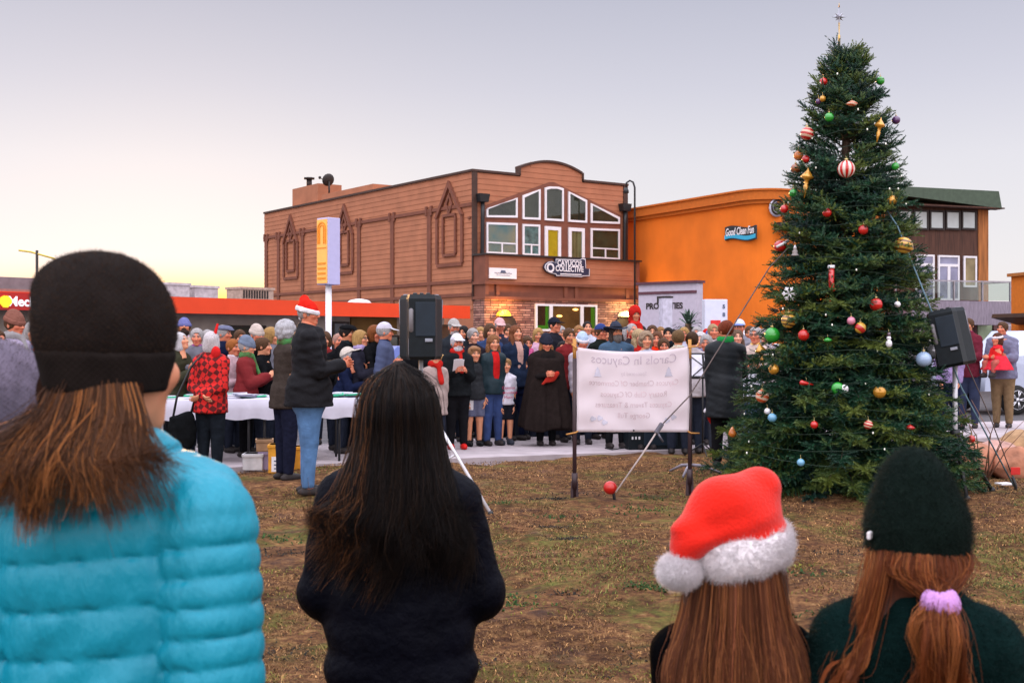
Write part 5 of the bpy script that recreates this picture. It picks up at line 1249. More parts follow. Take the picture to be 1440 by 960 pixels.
ORN = [
 ('bauble', 'small red bauble high on the evergreen near the tip', 1158, 115, 5.5, 'ball', 'red'), ('bauble', 'green bauble high on the right edge of the evergreen', 1238, 114, 6, 'ball', 'green'),
 ('bauble', 'tiny gold bauble beside the purple one near the treetop', 1157, 139, 4.5, 'ball', 'gold'), ('bauble', 'tiny purple bauble beside the gold one near the treetop', 1151, 143, 4, 'ball', 'purple'),
 ('ornament', 'flat red and white saucer ornament near the treetop', 1198, 146, 8.5, 'saucer', 'orangewhite'), ('bauble', 'bright green bauble above the sky gap in the evergreen', 1166, 165, 6.5, 'ball', 'green'),
 ('bauble', 'red bauble with cream swirls at the upper left of the evergreen', 1135, 188, 9.5, 'ball', 'redcream'), ('finial_ornament', 'gold finial ornament on the upper right of the evergreen', 1236, 183, 18, 'finial', 'gold', 10),
 ('bauble', 'dark purple bauble on the upper right edge of the evergreen', 1260, 169, 6, 'ball', 'purple'), ('bauble', 'red bauble left of the sky gap in the evergreen', 1133, 224, 5.5, 'ball', 'red'),
 ('bauble', 'amber bauble on the left edge above a brown one', 1123, 219, 7, 'ball', 'orange'), ('bauble', 'brown bauble on the left edge below the amber one', 1119, 237, 7, 'ball', 'brown'),
 ('bauble', 'large red and white vertically striped bauble below the sky gap', 1190, 238, 12.5, 'ball', 'redwhite'), ('finial_ornament', 'gold finial ornament on the upper left of the evergreen', 1134, 257, 22, 'finial', 'gold', 8),
 ('bauble', 'green bauble at left below the gold finial', 1116, 272, 6.5, 'ball', 'green'), ('bauble', 'green bauble by the right edge beside the timber building', 1259, 234, 5.5, 'ball', 'green'),
 ('bauble', 'red bauble on the left edge before the spiral ironwork', 1103, 294, 6, 'ball', 'red'), ('bauble', 'red bauble near the middle under the striped one', 1163, 299, 6.5, 'ball', 'red'),
 ('bauble', 'gold bauble on the right edge beside the green roof', 1255, 282, 7.5, 'ball', 'gold'), ('bauble', 'shiny red bauble right of centre above the stocking', 1214, 323, 7, 'ball', 'red'),
 ('ornament', 'round red ornament with white trim on the left edge', 1099, 345, 11, 'hat', 'red'), ('ornament', 'small white fir shaped ornament on the left', 1118, 352, 8, 'fir', 'white'),
 ('onion_ornament', 'gold striped onion ornament on the right before the windows', 1270, 345, 12.5, 'onion', 'goldbrown', -70), ('stocking_ornament', 'long red stocking ornament hung at the middle', 1169, 391, 18, 'stocking', 'red'),
 ('snowflake_ornament', 'white snowflake ornament on the left', 1110, 413, 10.5, 'snowflake', 'white'), ('bauble', 'bright red bauble right of the pink one', 1232, 428, 9, 'ball', 'red'),
 ('bauble', 'small white bauble right of the bright red one', 1262, 428, 4.5, 'ball', 'white'), ('bauble', 'gold striped bauble on the left below the snowflake', 1109, 451, 10.5, 'ball', 'goldbrown'),
 ('bauble', 'small pink bauble at the middle', 1197, 451, 6, 'ball', 'pink'), ('bauble', 'red bauble right of the gold striped one', 1130, 471, 8, 'ball', 'red'),
 ('bauble', 'half gold half red bauble at the middle', 1210, 461, 8, 'ball', 'goldred'), ('bauble', 'large matt green bauble on the left edge', 1086, 471, 11, 'ball', 'green'),
 ('ornament', 'flat green saucer ornament at the middle', 1164, 478, 6.5, 'saucer', 'green'), ('snowman_ornament', 'small white snowman ornament on the right', 1250, 478, 11, 'snowman', 'white'),
 ('bauble', 'large silver bauble on the right edge', 1315, 493, 11, 'ball', 'silver'), ('bauble', 'large pale blue bauble beside the silver one', 1299, 505, 11, 'ball', 'paleblue'),
 ('bauble', 'gold bauble on the left edge below the green one', 1088, 519, 7.5, 'ball', 'gold'), ('finial_ornament', 'gold finial ornament on the left edge beside the cream coat', 1071, 500, 19, 'finial', 'gold', -10),
 ('cone_ornament', 'red cone ornament lying sideways at left', 1134, 539, 10, 'cone', 'red'), ('ornament', 'green ornament with a white round face at the middle', 1181, 546, 10, 'two', 'green'),
 ('bauble', 'gold bauble low on the right of centre', 1237, 551, 9, 'ball', 'gold'), ('bauble', 'orange and white swirled bauble low on the left edge', 1072, 557, 9.5, 'ball', 'orangewhite'),
 ('bauble', 'blue bauble low on the left', 1086, 587, 6.5, 'ball', 'blue'), ('bauble', 'tiny pale bauble above the blue one', 1079, 578, 4.5, 'ball', 'white'),
 ('drop_ornament', 'orange drop ornament at the lower left edge', 1030, 607, 7, 'drop', 'orange'), ('bauble', 'red bauble low on the left of centre', 1145, 597, 5.5, 'ball', 'red'),
 ('bauble', 'red bauble with white swirl low at the middle', 1221, 597, 6.5, 'ball', 'redcream'), ('ornament', 'red saucer ornament low on the right', 1280, 601, 7, 'saucer', 'red'),
 ('bauble', 'red bauble at the far lower right edge', 1366, 617, 5.5, 'ball', 'red'), ('bauble', 'pale blue bauble near the bottom of the evergreen', 1126, 650, 5.5, 'ball', 'blue')]
for o in ORN: ornament(*o)
def lights():
    o = root('light_string', (TX, TD, 0), 0, 'green wire string of tiny white lamps wound round the evergreen', 'light string')
    r = random.Random(4); pts = []; n = 0; bm_ = mat('tiny_bulb', (.95, .95, .85), .2, noise=0, emit=.12)
    proto = None
    for k in range(620):
        z = 4.5-4.2*k/620; a = k*.245*1.3; rr = trad(z)*.90+.02*math.sin(k*1.7); p = Vector((rr*math.cos(a), rr*math.sin(a), z+.04*math.sin(k*.9))); pts.append(p)
        if r.random() < .13 and math.sin(a) < .25 and n < 70:
            if proto is None: proto = part('bulb', bm_, o, lambda b: b.ball((0, 0, 0), .0085, 6, (1, 1, 1.5))); c = proto
            else: c = proto.copy(); COL.objects.link(c); c.parent = o
            c.location = p+Vector((math.cos(a), math.sin(a), 0))*.05; n += 1
    part('wire', mat('green_wire', (.01, .03, .015), .6), o, lambda b: b.tube(pts, .0035, 4))
lights()
# guy ropes
def rope(name, label, pts, r, m, cat='rope'):
    o = part(name, m, None, lambda b: b.tube(pts, r, 6)); return tag(o, label, cat)
M_rope = mat('webbing_rope', (.10, .075, .07), .8); M_strap = mat('blue_strap', (.12, .22, .28), .6); M_pale = mat('pale_rope', (.45, .38, .36), .8)
s0 = W(866, 692, 12.0); s0.z = .06
tr_ = Vector((TX-.1, TD, 3.4))
a = W(1082, 376, 12.7); dirn = (a-s0).normalized()
rope('guy_rope', 'dark guy rope running from the red ball stake up to the evergreen', [W(928, 600, 12.1), W(970, 556, 12.3), a, Vector((TX-.12, TD, W(1170, 280, 12.85).z))], .007, M_rope)
o = root('strap_ratchet', (0, 0, 0), 0, 'pale strap with a metal ratchet tensioner above the red ball stake', 'strap'); o.location = s0
q = W(928, 600, 12.1)-s0
part('strap', M_pale, o, lambda b: b.tube([(0, 0, .03), q*.6, q], .009, 6))
part('ratchet', mat('ratchet_steel', (.12, .12, .15), .4, metal=.5), o, lambda b: (b.rbox(q*.98, (.05, .04, .12), .008, Vector(q).to_track_quat('Z', 'Y').to_matrix()), b.tube([q*.93, q*.93+Vector((.06, -.02, -.10))], .011, 6)))
def stake(px, py, label, ball):
    d = gd(py); p = W(px, py, d); p.z = float(gz(p.x, p.y)); o = root('rope_stake', p, 0, label, 'stake')
    part('peg', M_black, o, lambda b: b.tube([(.03, 0, -.15), (0, 0, .05), (-.03, 0, .14)], .016, 6))
    if ball: part('ball', mat('stake_red', (.50, .014, .010), .3, coat=.4), o, lambda b: b.ball((-.035, -.0, .115), .068, 18))
    else: part('flag', mat('flag_red', (.6, .02, .015), .6), o, lambda b: b.rbox((0, 0, .2), (.1, .01, .08), .004))
stake(863, 703, 'short ground stake with a red ball on its head', True)
stake(1428, 692, 'short ground stake at the right holding the blue strap', False)
e = W(1426, 688, 12.8); e.z = .05
rope('guy_rope', 'blue strap running from the evergreen down past the tilted loudspeaker', [Vector((TX+.08, TD, 3.5)), W(1262, 318, 12.4), W(1305, 425, 12.35), W(1352, 545, 12.4), e], .008, M_strap)
rope('guy_rope', 'second thin guy rope from the evergreen to the right hand stake', [Vector((TX+.05, TD, 2.2)), W(1330, 445, 12.7), W(1392, 585, 12.8), e+Vector((.03, .02, 0))], .006, M_rope)
# ------------------------------------------------------------------ banner
def banner():
    l = W(808, 700, gd(701)); l.z = 0; r_ = W(970, 690, 12.55); r_.z = 0
    M_pole = mat('pole_dark', (.035, .018, .022), .5, noise=.2); M_wood = mat('pole_wood', (.50, .24, .06), .7, noise=.2)
    for p, lab, tp in ((l, 'dark banner pole with a wooden upper end, left of the white banner', 476), (r_, 'dark banner pole with a wooden upper end, right of the white banner', 477)):
        zt = W(808, tp, p.y).z; o = root('banner_pole', p, 0, lab, 'pole')
        zj = zt-.20
        part('shaft', M_pole, o, lambda b: b.tube([(0, 0, .0), (0, 0, zj)], .021, 10))
        part('wooden_end', M_wood, o, lambda b: b.tube([(0, 0, zj), (0, 0, zt)], .019, 10))
        part('spade_foot', M_pole, o, lambda b: (b.box((0, 0, .085), (.085, .03, .19), top=.8), b.tube([(0, 0, .1), (0, 0, .26)], .030, 8)))
    zt0 = W(806, 488, l.y).z; zb0 = W(806, 607, l.y).z; zt1 = W(968, 487, r_.y).z; zb1 = W(968, 607, r_.y).z
    o = root('banner', (l.x, l.y, 0), math.atan2(r_.y-l.y, r_.x-l.x), 'white cloth banner with faint mirrored lettering stretched between two poles', 'banner')
    Wd = (r_-l).length; n, m = 36, 26
    def pt(u, v):
        x = .018+u*(Wd-.036); top = zt0+(zt1-zt0)*u-.050*(1-(2*u-1)**2)*1.0; bot = zb0+(zb1-zb0)*u+.0*(1-(2*u-1)**2)
        z = bot+(top-bot)*v; y = .010*math.sin(9*u+4*v)*(.3+v)+.012*math.sin(16*(u-v)+1)*abs(u-.5)+.010*math.sin(14*(u+v))*(1-v)
        return Vector((x, y-.022, z))
    def f(b):
        V = [pt(i/n, j/m) for j in range(m+1) for i in range(n+1)]; k = n+1; q = len(V); V += [v+Vector((0, .003, 0)) for v in V]
        F = []
        for j in range(m):
            for i in range(n): a = j*k+i; F += [(a, a+1, a+k+1, a+k), (q+a+k, q+a+k+1, q+a+1, q+a)]
        ed = [j*k for j in range(m+1)]
        F += [(j*k+k, q+j*k+k, q+j*k, j*k) for j in range(m)]+[(j*k+n, q+j*k+n, q+j*k+k+n, j*k+k+n) for j in range(m)]+[(i, q+i, q+i+1, i+1) for i in range(n)]+[(m*k+i+1, q+m*k+i+1, q+m*k+i, m*k+i) for i in range(n)]
        b.add(V, F, True)
    part('cloth', mat('banner_cloth', (.80, .73, .77), .85, noise=.07, nscale=2.5, trans=.3), o, f)
    # printed on the far face and seen through: mirrored from here
    def ink(lines, mt, nm):
        b = MB()
        for tx, u, v, sz, kw in lines:
            V, F = text_mesh(tx, sz, Matrix.Identity(4), ext=0, **kw)
            out = []
            for p in V:
                uu = u-p.x/Wd; vv = v+p.y/(zt0-zb0); q = pt(min(max(uu, 0), 1), min(max(vv, 0), 1)); out.append(q+Vector((0, -.004, 0)))
            b.add(out, F)
        me = bpy.data.meshes.new(nm); me.from_pydata([tuple(v) for v in b.V], [], b.F); link(nm, me, mt, o)
    K = dict(font_scale=(.92, 1))
    ink([('Carols In Cayucos', .5, .885, .128, dict(font_scale=(1.02, 1)))], mat('ink_dark', (.54, .46, .53), .9), 'heading')
    ink([('Sponsored by', .5, .725, .058, K)], mat('ink_faint', (.64, .56, .61), .9), 'lettering')
    ink([('Cayucos Chamber Of Commerce', .5, .60, .082, dict(font_scale=(.90, 1))), ('Rotary Club Of Cayucos', .5, .465, .082, K), ('Cayucos Tavern & Treasures', .5, .335, .080, K), ('George Tull', .5, .205, .082, K)], mat('ink_red', (.66, .53, .57), .9), 'lettering')
    for u in (.175, .81):
        def fir(b):
            q = [(-.036, 0), (.036, 0), (.020, .035), (.028, .035), (.012, .07), (.020, .07), (0, .12), (-.020, .07), (-.012, .07), (-.028, .035), (-.020, .035)]
            b.add([pt(u+x, .675+z)+Vector((0, -.005, 0)) for x, z in q], [tuple(range(len(q)))])
        part('tree_emblem', mat('ink_blue', (.50, .49, .58), .9), o, fir)
    for u, v in ((.14, .16), (.20, .17), (.24, .12), (.80, .14), (.86, .18)):
        part('blot_emblem', MATS['ink_blue'], o, lambda b: b.add([pt(u+.026*math.cos(a), v+.03*math.sin(a)*(1+.4*math.cos(3*a)))+Vector((0, -.005, 0)) for a in [2*math.pi*i/12 for i in range(12)]], [tuple(range(12))]))
    part('eyelet', M_black, o, lambda b: b.ball(pt(.5, .02)+Vector((0, -.003, 0)), .010, 8))
    for tp in ([pt(0, .985), Vector((-.005, -.03, zt0-.0)), Vector((-.03, 0, zt0+.03))], [Vector((-.10, -.03, zb0-.02)), Vector((0, -.03, zb0-.005)), pt(.01, .01)], [pt(.99, .99), Vector((Wd+.07, -.02, zt1+.0)), Vector((Wd+.10, 0, zt1+.03))], [pt(.99, .01), Vector((Wd, -.03, zb1-.01)), Vector((Wd+.10, -.02, zb1-.015))]):
        part('tie', M_wood, o, lambda b: b.tube(tp, .0085, 5))

banner()

# ------------------------------------------------------------------ loudspeakers
M_cab = mat('cabinet_black', (.006, .010, .013), .5, noise=.25, nscale=20, spec=.18)
M_cabblue = mat('panel_blue_black', (.010, .019, .030), .45, noise=.2, nscale=8, spec=.25)
def speaker(p, rz, label, tilt=0, s=1.0):
    o = root('loudspeaker', p, rz, label, 'loudspeaker'); X = Matrix.Rotation(R(tilt), 3, 'X')
    w, d, h = .40*s, .36*s, .60*s
    def T(v): return X @ Vector(v)
    def body(b):
        P = [(-w/2, .0), (-w*.36, d*.55), (-w*.30, d), (w*.30, d), (w*.36, d*.55), (w/2, .0), (w/2, -.05*s), (-w/2, -.05*s)]
        n = len(P); V = []
        for z, k in ((0, .90), (.03*s, 1), (h-.04*s, 1), (h, .92)): V += [T((x*k, (-y)*k if True else y, z)) for x, y in P]
        F = [(i*n+j, i*n+(j+1) % n, (i+1)*n+(j+1) % n, (i+1)*n+j) for i in range(3) for j in range(n)]+[tuple(range(n)), tuple(3*n+j for j in range(n-1, -1, -1))]
        b.add(V, F)
    part('cabinet', M_cab, o, body)
    def bx(b, c, sz): b.rbox(T(c), sz, min(sz)*.3, X)
    part('rear_panel', M_cabblue, o, lambda b: bx(b, (.03*s, -d-.004, h*.62), (w*.46, .016, h*.52)))
    part('handle', mat('handle_grey', (.16, .15, .16), .5), o, lambda b: b.tube([T((-w*.24, -d*.80, h*.80)), T((-w*.25, -d*1.0, h*.76)), T((-w*.25, -d*1.0, h*.45)), T((-w*.24, -d*.80, h*.40))], .022*s, 8))
    part('top_rim', mat('rim_grey', (.20, .19, .22), .5), o, lambda b: b.tube([T((-w*.45, .0, .02)), T((-w*.49, 0, h*.92)), T((-w*.40, 0, h)), T((w*.40, 0, h)), T((w*.49, 0, h*.92)), T((w*.45, 0, .02))], .012*s, 6))
    part('socket', M_black, o, lambda b: [bx(b, (x, -d*.45, h+.005), (.04, .06, .03)) for x in (-w*.15, 0, w*.15)])
    part('amp_plate', mat('plate_steel', (.25, .27, .32), .4, metal=.3), o, lambda b: bx(b, (.06*s, -d-.010, h*.30), (.07*s, .012, .03*s)))
    part('badge', MATS['rim_grey'], o, lambda b: bx(b, (-.10*s, -d*.93, h*.2), (.05*s, .03, .16*s)))
    return o
def tripod(p, h, label, spread, a0, m, legtop=.75, r=.018, lm=None):
    o = root('speaker_stand', p, 0, label, 'stand')
    part('pole', m, o, lambda b: b.tube([(0, 0, .25), (0, 0, h)], r, 10))
    part('collar', M_black, o, lambda b: (b.tube([(0, 0, legtop-.05), (0, 0, legtop+.05)], r*1.9, 10), b.tube([(0, 0, .27), (0, 0, .33)], r*1.8, 10)))
    for k in range(3):
        a = a0+2*math.pi*k/3; e = Vector((math.cos(a)*spread, math.sin(a)*spread, .015))
        l = part('leg', lm or m, o, lambda b: (b.tube([(math.cos(a)*.02, math.sin(a)*.02, legtop), e], r*.8, 8), b.tube([(0, 0, .30), e*.5+Vector((0, 0, legtop*.5))], r*.5, 6)))
        part('foot', M_black, l, lambda b: b.ball(e, r*1.4, 8))
    return o
p = W(592, 505, 11.4); g_ = float(gz(p.x, p.y)); 
tripod((p.x, p.y, g_), p.z, 'white tripod stand under the upright loudspeaker', .78, -.55, mat('stand_white', (.62, .62, .66), .35, metal=.2), 1.05, .02)
speaker((p.x, p.y, p.z), R(6), 'upright black loudspeaker seen from behind, over the dark haired woman', 0, 1.0)
p = W(1343, 512, 12.5); g_ = float(gz(p.x, p.y))
tripod((p.x, p.y, g_), p.z, 'pale tripod stand under the tilted loudspeaker by the evergreen', .5, .4, MATS['stand_white'], .62, .026, M_black)
o = speaker((p.x+.02, p.y, p.z-.02), R(-28), 'tilted black loudspeaker on the right of the evergreen', 0, .98); o.rotation_euler = (R(0), R(-12), R(-28))
# floor wedge
c = W(921, 634, gd(634)-.0); o = root('stage_monitor', (c.x, c.y+.25, .02), R(10), 'black wedge stage monitor lying at the pavement edge behind the banner', 'loudspeaker')
def wedge(b):
    P = [(-.42, 0), (.42, 0), (.46, .10), (.38, .30), (-.36, .34), (-.42, .30)]; b.prism(P, -.22, .22)
part('cabinet', M_cab, o, wedge); part('rear_panel', M_cabblue, o, lambda b: b.rbox((.05, -.225, .16), (.5, .015, .2), .005))
part('socket', mat('socket_white', (.6, .6, .62), .5), o, lambda b: [b.bx(-.38+k*.05, -.36+k*.05, -.24, -.22, .15, .19) for k in range(3)])
tag(part('cable', M_black, None, lambda b: b.tube([(c.x-.4, c.y, .05), (c.x-.62, c.y-.08, .03), (c.x-.7, c.y+.15, .03), (c.x-.55, c.y+.5, .03)], .009, 5)), 'thin black cable looping out of the wedge stage monitor', 'cable')

# ------------------------------------------------------------------ table with song books, boxes
def table():
    a = W(212, 566, 15.15); c = W(505, 563, 15.7); L = (Vector((c.x, c.y))-Vector((a.x, a.y))).length; ang = math.atan2(c.y-a.y, c.x-a.x)
    o = root('folding_table', (a.x, a.y, 0), ang, 'long folding table under a white cloth with song books on it', 'table')
    part('table_top', mat('table_grey', (.35, .34, .36), .6), o, lambda b: b.rbox((L/2, .38, .815), (L, .74, .035), .01))
    for x in (.25, L/2-.1, L/2+.1, L-.25):
        for y in (.08, .68): part('leg', M_black, o, lambda b: b.tube([(x, y, 0), (x, y, .80)], .016, 8))
    def cl(b):
        n = 60; V = []
        for j, (y, z) in enumerate(((-.025, .585), (-.022, .70), (-.015, .835), (.0, .842), (.74, .842), (.765, .835), (.77, .60))):
            for i in range(n+1):
                x = -.03+(L+.06)*i/n; w = .012*math.sin(i*1.3)+.006*math.sin(i*3.1) if j in (0, 6) else .004*math.sin(i*1.3)
                V.append((x, y+w*(1 if j < 3 else (-1 if j > 4 else 0)), z+(.012*math.sin(i*.7) if j in (0, 6) else 0)))
        k = n+1; b.add(V, [(j*k+i, j*k+i+1, (j+1)*k+i+1, (j+1)*k+i) for j in range(6) for i in range(n)], True)
    tag(part('tablecloth', mat('cloth_white', (.52, .51, .60), .8, noise=.05, bump=.1, bscale=9), None, cl), 'white cloth draped over the long folding table', 'tablecloth')
    tc_ = bpy.data.objects['tablecloth']; tc_.location = (a.x, a.y, 0); tc_.rotation_euler = (0, 0, ang)
    r = random.Random(2); col = {'g': mat('book_green', (.03, .36, .19), .7), 'w': mat('book_white', (.60, .60, .68), .7), 'b': mat('book_grey', (.16, .17, .24), .7)}
    Mx = Matrix.Translation((a.x, a.y, 0)) @ Matrix.Rotation(ang, 4, 'Z'); i = 0
    where = {'g': 'green song book lying on the white cloth', 'w': 'white song leaflet lying on the white cloth', 'b': 'grey folder lying on the white cloth'}
    for x0, n in ((.18*L, 5), (.41*L, 14), (.93*L, 9)):
        for q in range(n):
            x = x0+r.uniform(-.30, .30) if x0 < .9*L else x0+r.uniform(-.25, .15); k = 'gwgb'[q % 4]; p = Mx @ Vector((x, r.uniform(.12, .6), .845+.012*(q % 3)))
            o = root('song_book' if k == 'g' else ('leaflet' if k == 'w' else 'folder'), p, ang+r.uniform(-.6, .6), where[k], 'book' if k == 'g' else 'paper', 'song books piled on the table')
            part('cover', col[k], o, lambda b: b.rbox((0, 0, .012), (.24, .17, .022), .003, Matrix.Rotation(r.uniform(-.06, .10), 3, 'X') @ Matrix.Rotation(r.uniform(-.08, .08), 3, 'Y')))
            part('pages', MATS['cloth_white'], o, lambda b: b.rbox((0, .0, .026), (.20, .14, .008), .002))
    def box(px, py, d, sz, m, label, rz=.1, lid=None, z=0.0, note=None):
        p = W(px, py, d); o = root('storage_box', (p.x, p.y, z), rz, label, 'box')
        part('carton', m, o, lambda b: b.rbox((0, 0, sz[2]/2), sz, .008))
        part('lid', lid or m, o, lambda b: b.rbox((0, 0, sz[2]-.02), (sz[0]+.02, sz[1]+.02, .04), .006))
        if note: part('notice', M_white, o, lambda b: b.bx(-.10, .11, -sz[1]/2-.006, -sz[1]/2-.001, .02, .20)); [part('notice_line', MATS['sign_grey'], o, lambda b: b.bx(-.07, .08-.03*k, -sz[1]/2-.010, -sz[1]/2-.0065, .14-.045*k, .155-.045*k)) for k in range(3)]
        return o
    M_y = mat('carton_orange', (.62, .28, .02), .7); M_l = mat('carton_lavender', (.26, .20, .30), .7, noise=.4); M_w = mat('carton_white', (.60, .60, .62), .6); M_k = mat('kraft', (.30, .18, .10), .8)
    box(357, 660, 14.9, (.24, .22, .20), M_w, 'white plastic box on the ground at the end of the table', .05)
    box(374, 660, 14.95, (.16, .2, .22), M_l, 'lavender patterned carton, lower of two under the table')
    box(372, 640, 14.95, (.20, .2, .15), M_k, 'brown cardboard carton on top of the lavender one', .2, None, .225)
    box(395, 664, 14.6, (.28, .24, .34), M_y, 'orange carton with a white notice under the table', .1, None, 0, True)
    box(419, 664, 14.8, (.20, .24, .30), M_y, 'plain orange carton by the man in blue jeans', .3)
table()

# ------------------------------------------------------------------ music stands
def music_stand(px, py, d, label, rz, w=.5):
    p = W(px, py, d); o = root('music_stand', (p.x, p.y, .02), rz, label, 'music stand'); z = p.z-.02
    X = Matrix.Rotation(R(-18), 3, 'X')
    part('desk', M_black, o, lambda b: (b.rbox((0, 0, z), (w, .012, .36), .004, X), b.rbox(X @ Vector((0, -.03, -.18))+Vector((0, 0, z)), (w, .06, .012), .004, X)))
    part('rear_cross', mat('cross_pale', (.66, .66, .76), .6), o, lambda b: [b.rbox(X @ Vector((s*.12, -.016, 0))+Vector((0, 0, z)), (.21, .006, .30), .002, X) for s in (-1, 1)])
    part('strut', M_black, o, lambda b: (b.tube([X @ Vector((-.20, -.024, .15))+Vector((0, 0, z)), X @ Vector((.16, -.024, -.15))+Vector((0, 0, z))], .007, 5), b.tube([X @ Vector((.20, -.024, .15))+Vector((0, 0, z)), X @ Vector((-.16, -.024, -.15))+Vector((0, 0, z))], .007, 5)))
    part('post', M_black, o, lambda b: b.tube([(0, .03, .05), (0, .03, z-.05)], .012, 8))
    for k in range(3): part('leg', M_black, o, lambda b: b.tube([(0, .03, .18), (.26*math.cos(k*2.1+.5), .03+.26*math.sin(k*2.1+.5), .005)], .009, 6))
music_stand(989, 514, 16.3, 'black music stand with pale sheets left of the conductor', R(5))
music_stand(1050, 542, 15.6, 'black music stand with pale sheets between the conductor and the evergreen', R(-25), .42)
c = W(972, 652, 14.2); o = root('floor_stand', (c.x, c.y, float(gz(c.x, c.y))), 0, 'low grey curved stand base on the grass behind the right banner pole', 'stand')
part('base', mat('base_grey', (.22, .20, .24), .5), o, lambda b: [b.tube([(0, 0, .12), (.16*math.cos(a), .16*math.sin(a), .10), (.36*math.cos(a), .36*math.sin(a), .015)], [.018, .02, .014], 8) for a in (.1, 2.2, 4.3)])
part('tube', M_black, o, lambda b: b.tube([(0, 0, .1), (0, 0, 1.0)], .012, 8))

# ------------------------------------------------------------------ rocks at right
def rock(px, py, d, s, label, seed, col):
    p = W(px, py, d); v, f = surf(lambda P: ell(P, (0, 0, 0), s)+.16*min(s)*nz(P/np.array(s, np.float32), 2.2, seed)+.05*min(s)*nz(P/np.array(s, np.float32), 7, seed+1), [-k*1.35 for k in s], [k*1.35 for k in s], min(s)*.13)
    o = link('boulder', fastmesh('boulder', v, f), mat('boulder_%d' % int(col[0]*100), col, .95, noise=.4, nscale=6, bump=.5, bscale=18)); o.location = (p.x, p.y, s[2]*.45); o.rotation_euler = (0, 0, seed); tag(o, label, 'rock')
rock(1368, 655, 14.6, (.42, .34, .26), 'wide reddish boulder beside the evergreen skirt', 1, (.40, .17, .10)); rock(1425, 655, 14.3, (.30, .26, .22), 'tan boulder at the right edge behind the stake', 2, (.40, .19, .11)); rock(1398, 628, 15.8, (.30, .28, .20), 'pinkish boulder behind the wide reddish one', 3, (.45, .26, .22)); rock(1436, 628, 16.2, (.34, .3, .26), 'pale brown boulder farthest back at the right edge', 4, (.38, .23, .12)); rock(1345, 625, 15.6, (.22, .22, .16), 'small grey pink boulder nearest the pale tripod stand', 5, (.42, .30, .28))
c = W(1385, 640, 13.6)
def bare(b):
    r = random.Random(8)
    for i in range(9):
        a = r.uniform(-.6, .9); l = r.uniform(.5, .95); p0 = Vector((r.uniform(-.05, .05), 0, 0)); p1 = Vector((math.sin(a)*l*.5, r.uniform(-.2, .2), l*.6)); p2 = Vector((math.sin(a)*l+r.uniform(-.1, .1), r.uniform(-.3, .3), l)); b.tube([p0, p1, p2], [.010, .006, .003], 4)
o = part('bare_shrub', mat('dry_twig', (.16, .08, .05), .9), None, bare); o.location = (c.x, c.y, 0); tag(o, 'leafless dry shrub of thin twigs before the boulders', 'shrub')
p = W(1412, 683, 13.2); o = root('litter_paper', (p.x, p.y, .015), .3, 'scrap of white paper on the grass below the boulders', 'paper'); part('sheet', M_white, o, lambda b: b.rbox((0, 0, .015), (.16, .12, .02), .004))
# ------------------------------------------------------------------ the crowd
BK = (.008, .0085, .010); NV = (.009, .013, .036); GY = (.14, .14, .17); RD = (.42, .018, .014); WT = (.60, .58, .62); CRM = (.45, .37, .30); MAR = (.16, .018, .020); DEN = (.05, .09, .19); OLV = (.035, .035, .02); TEAL = (.02, .22, .26); LAV = (.30, .24, .42); PNK = (.55, .10, .25)
blond = (.42, .25, .09); brown = (.10, .05, .025); grey = (.40, .38, .38); whit = (.62, .60, .62); auburn = (.22, .07, .02); blk = (.015, .012, .012); ginger = (.36, .12, .03)
P = person
M_xs = mat('striped_scarf', (.5, .02, .02), .9, noise=.9, nscale=9, col2=(.05, .30, .08))
A = {}
# left edge
P('person in a brown knit cap and grey scarf at the far left', 17, 435, 12.8, 75, 'beanie', ((.19, .08, .06), (.19, .08, .06)), 'short', brown, 4, (.30, .26, .36), scarf=(.28, .27, .28))
P('person in a navy and white patterned coat by the dark beanie', 45, 452, 14.0, 40, None, None, 'bob', grey, 0, (.08, .11, .19), 'plaid')
P('person in a pale purple jacket cut off by the left edge', -6, 462, 12.0, 60, None, None, 'short', brown, 4, (.38, .32, .45), arms='read')
P('bearded man in a blue knit cap and cream fleece, behind the table', 259, 445, 17.0, 15, 'beanie', ((.12, .13, .30), (.12, .13, .30)), 'short', brown, 1, CRM, beard=((.035, .02, .015), 0), hp=18)
A['g'] = P('grey haired person in an olive vest bent over a song sheet', 245, 467, 16.3, 60, None, None, 'bob', whit, 0, OLV, 'puffer', arms='read', hp=15, lean=8, legs=BK)
paper('song sheet held low by the person in the olive vest', A['g'])
P('person mostly hidden behind the bearded man', 277, 461, 16.6, 10, None, None, 'short', grey, 4, GY)
P('woman in a red plaid jacket with a white bob and hands behind her back', 296, 466, 14.3, 160, None, None, 'bob', (.66, .62, .64), 0, (.55, .02, .018), 'plaid', (.012, .016, .022), arms='behind', hem=.44, wide=1.12, hy=15)
P('man in a grey flat cap behind the red plaid jacket', 313, 457, 17.2, 70, 'flatcap', ((.12, .13, .20),), 'short', grey, 4, NV)
P('red haired child in pale pink behind the red plaid jacket', 329, 476, 16.9, 50, None, None, 'short', ginger, 4, (.45, .30, .33))
P('woman in a slate knit cap and maroon coat with a red scarf', 346, 471, 16.3, 85, 'beanie', ((.13, .16, .22), (.13, .16, .22)), 'short', grey, 0, MAR, 'puffer', BK, arms='read', scarf='striped_scarf', hem=.42)
P('man in a pale knit cap beyond the table', 362, 455, 16.9, 45, 'beanie', ((.45, .38, .34), (.45, .38, .34)), 'crop', grey, 4, BK)
A['p'] = P('person in a long black coat holding a song sheet across the table', 369, 474, 16.7, 80, None, None, 'short', brown, 0, BK, arms='read')
P('blonde person half hidden behind the curly grey hair', 383, 460, 17.2, 70, None, None, 'bob', blond, 0, GY)
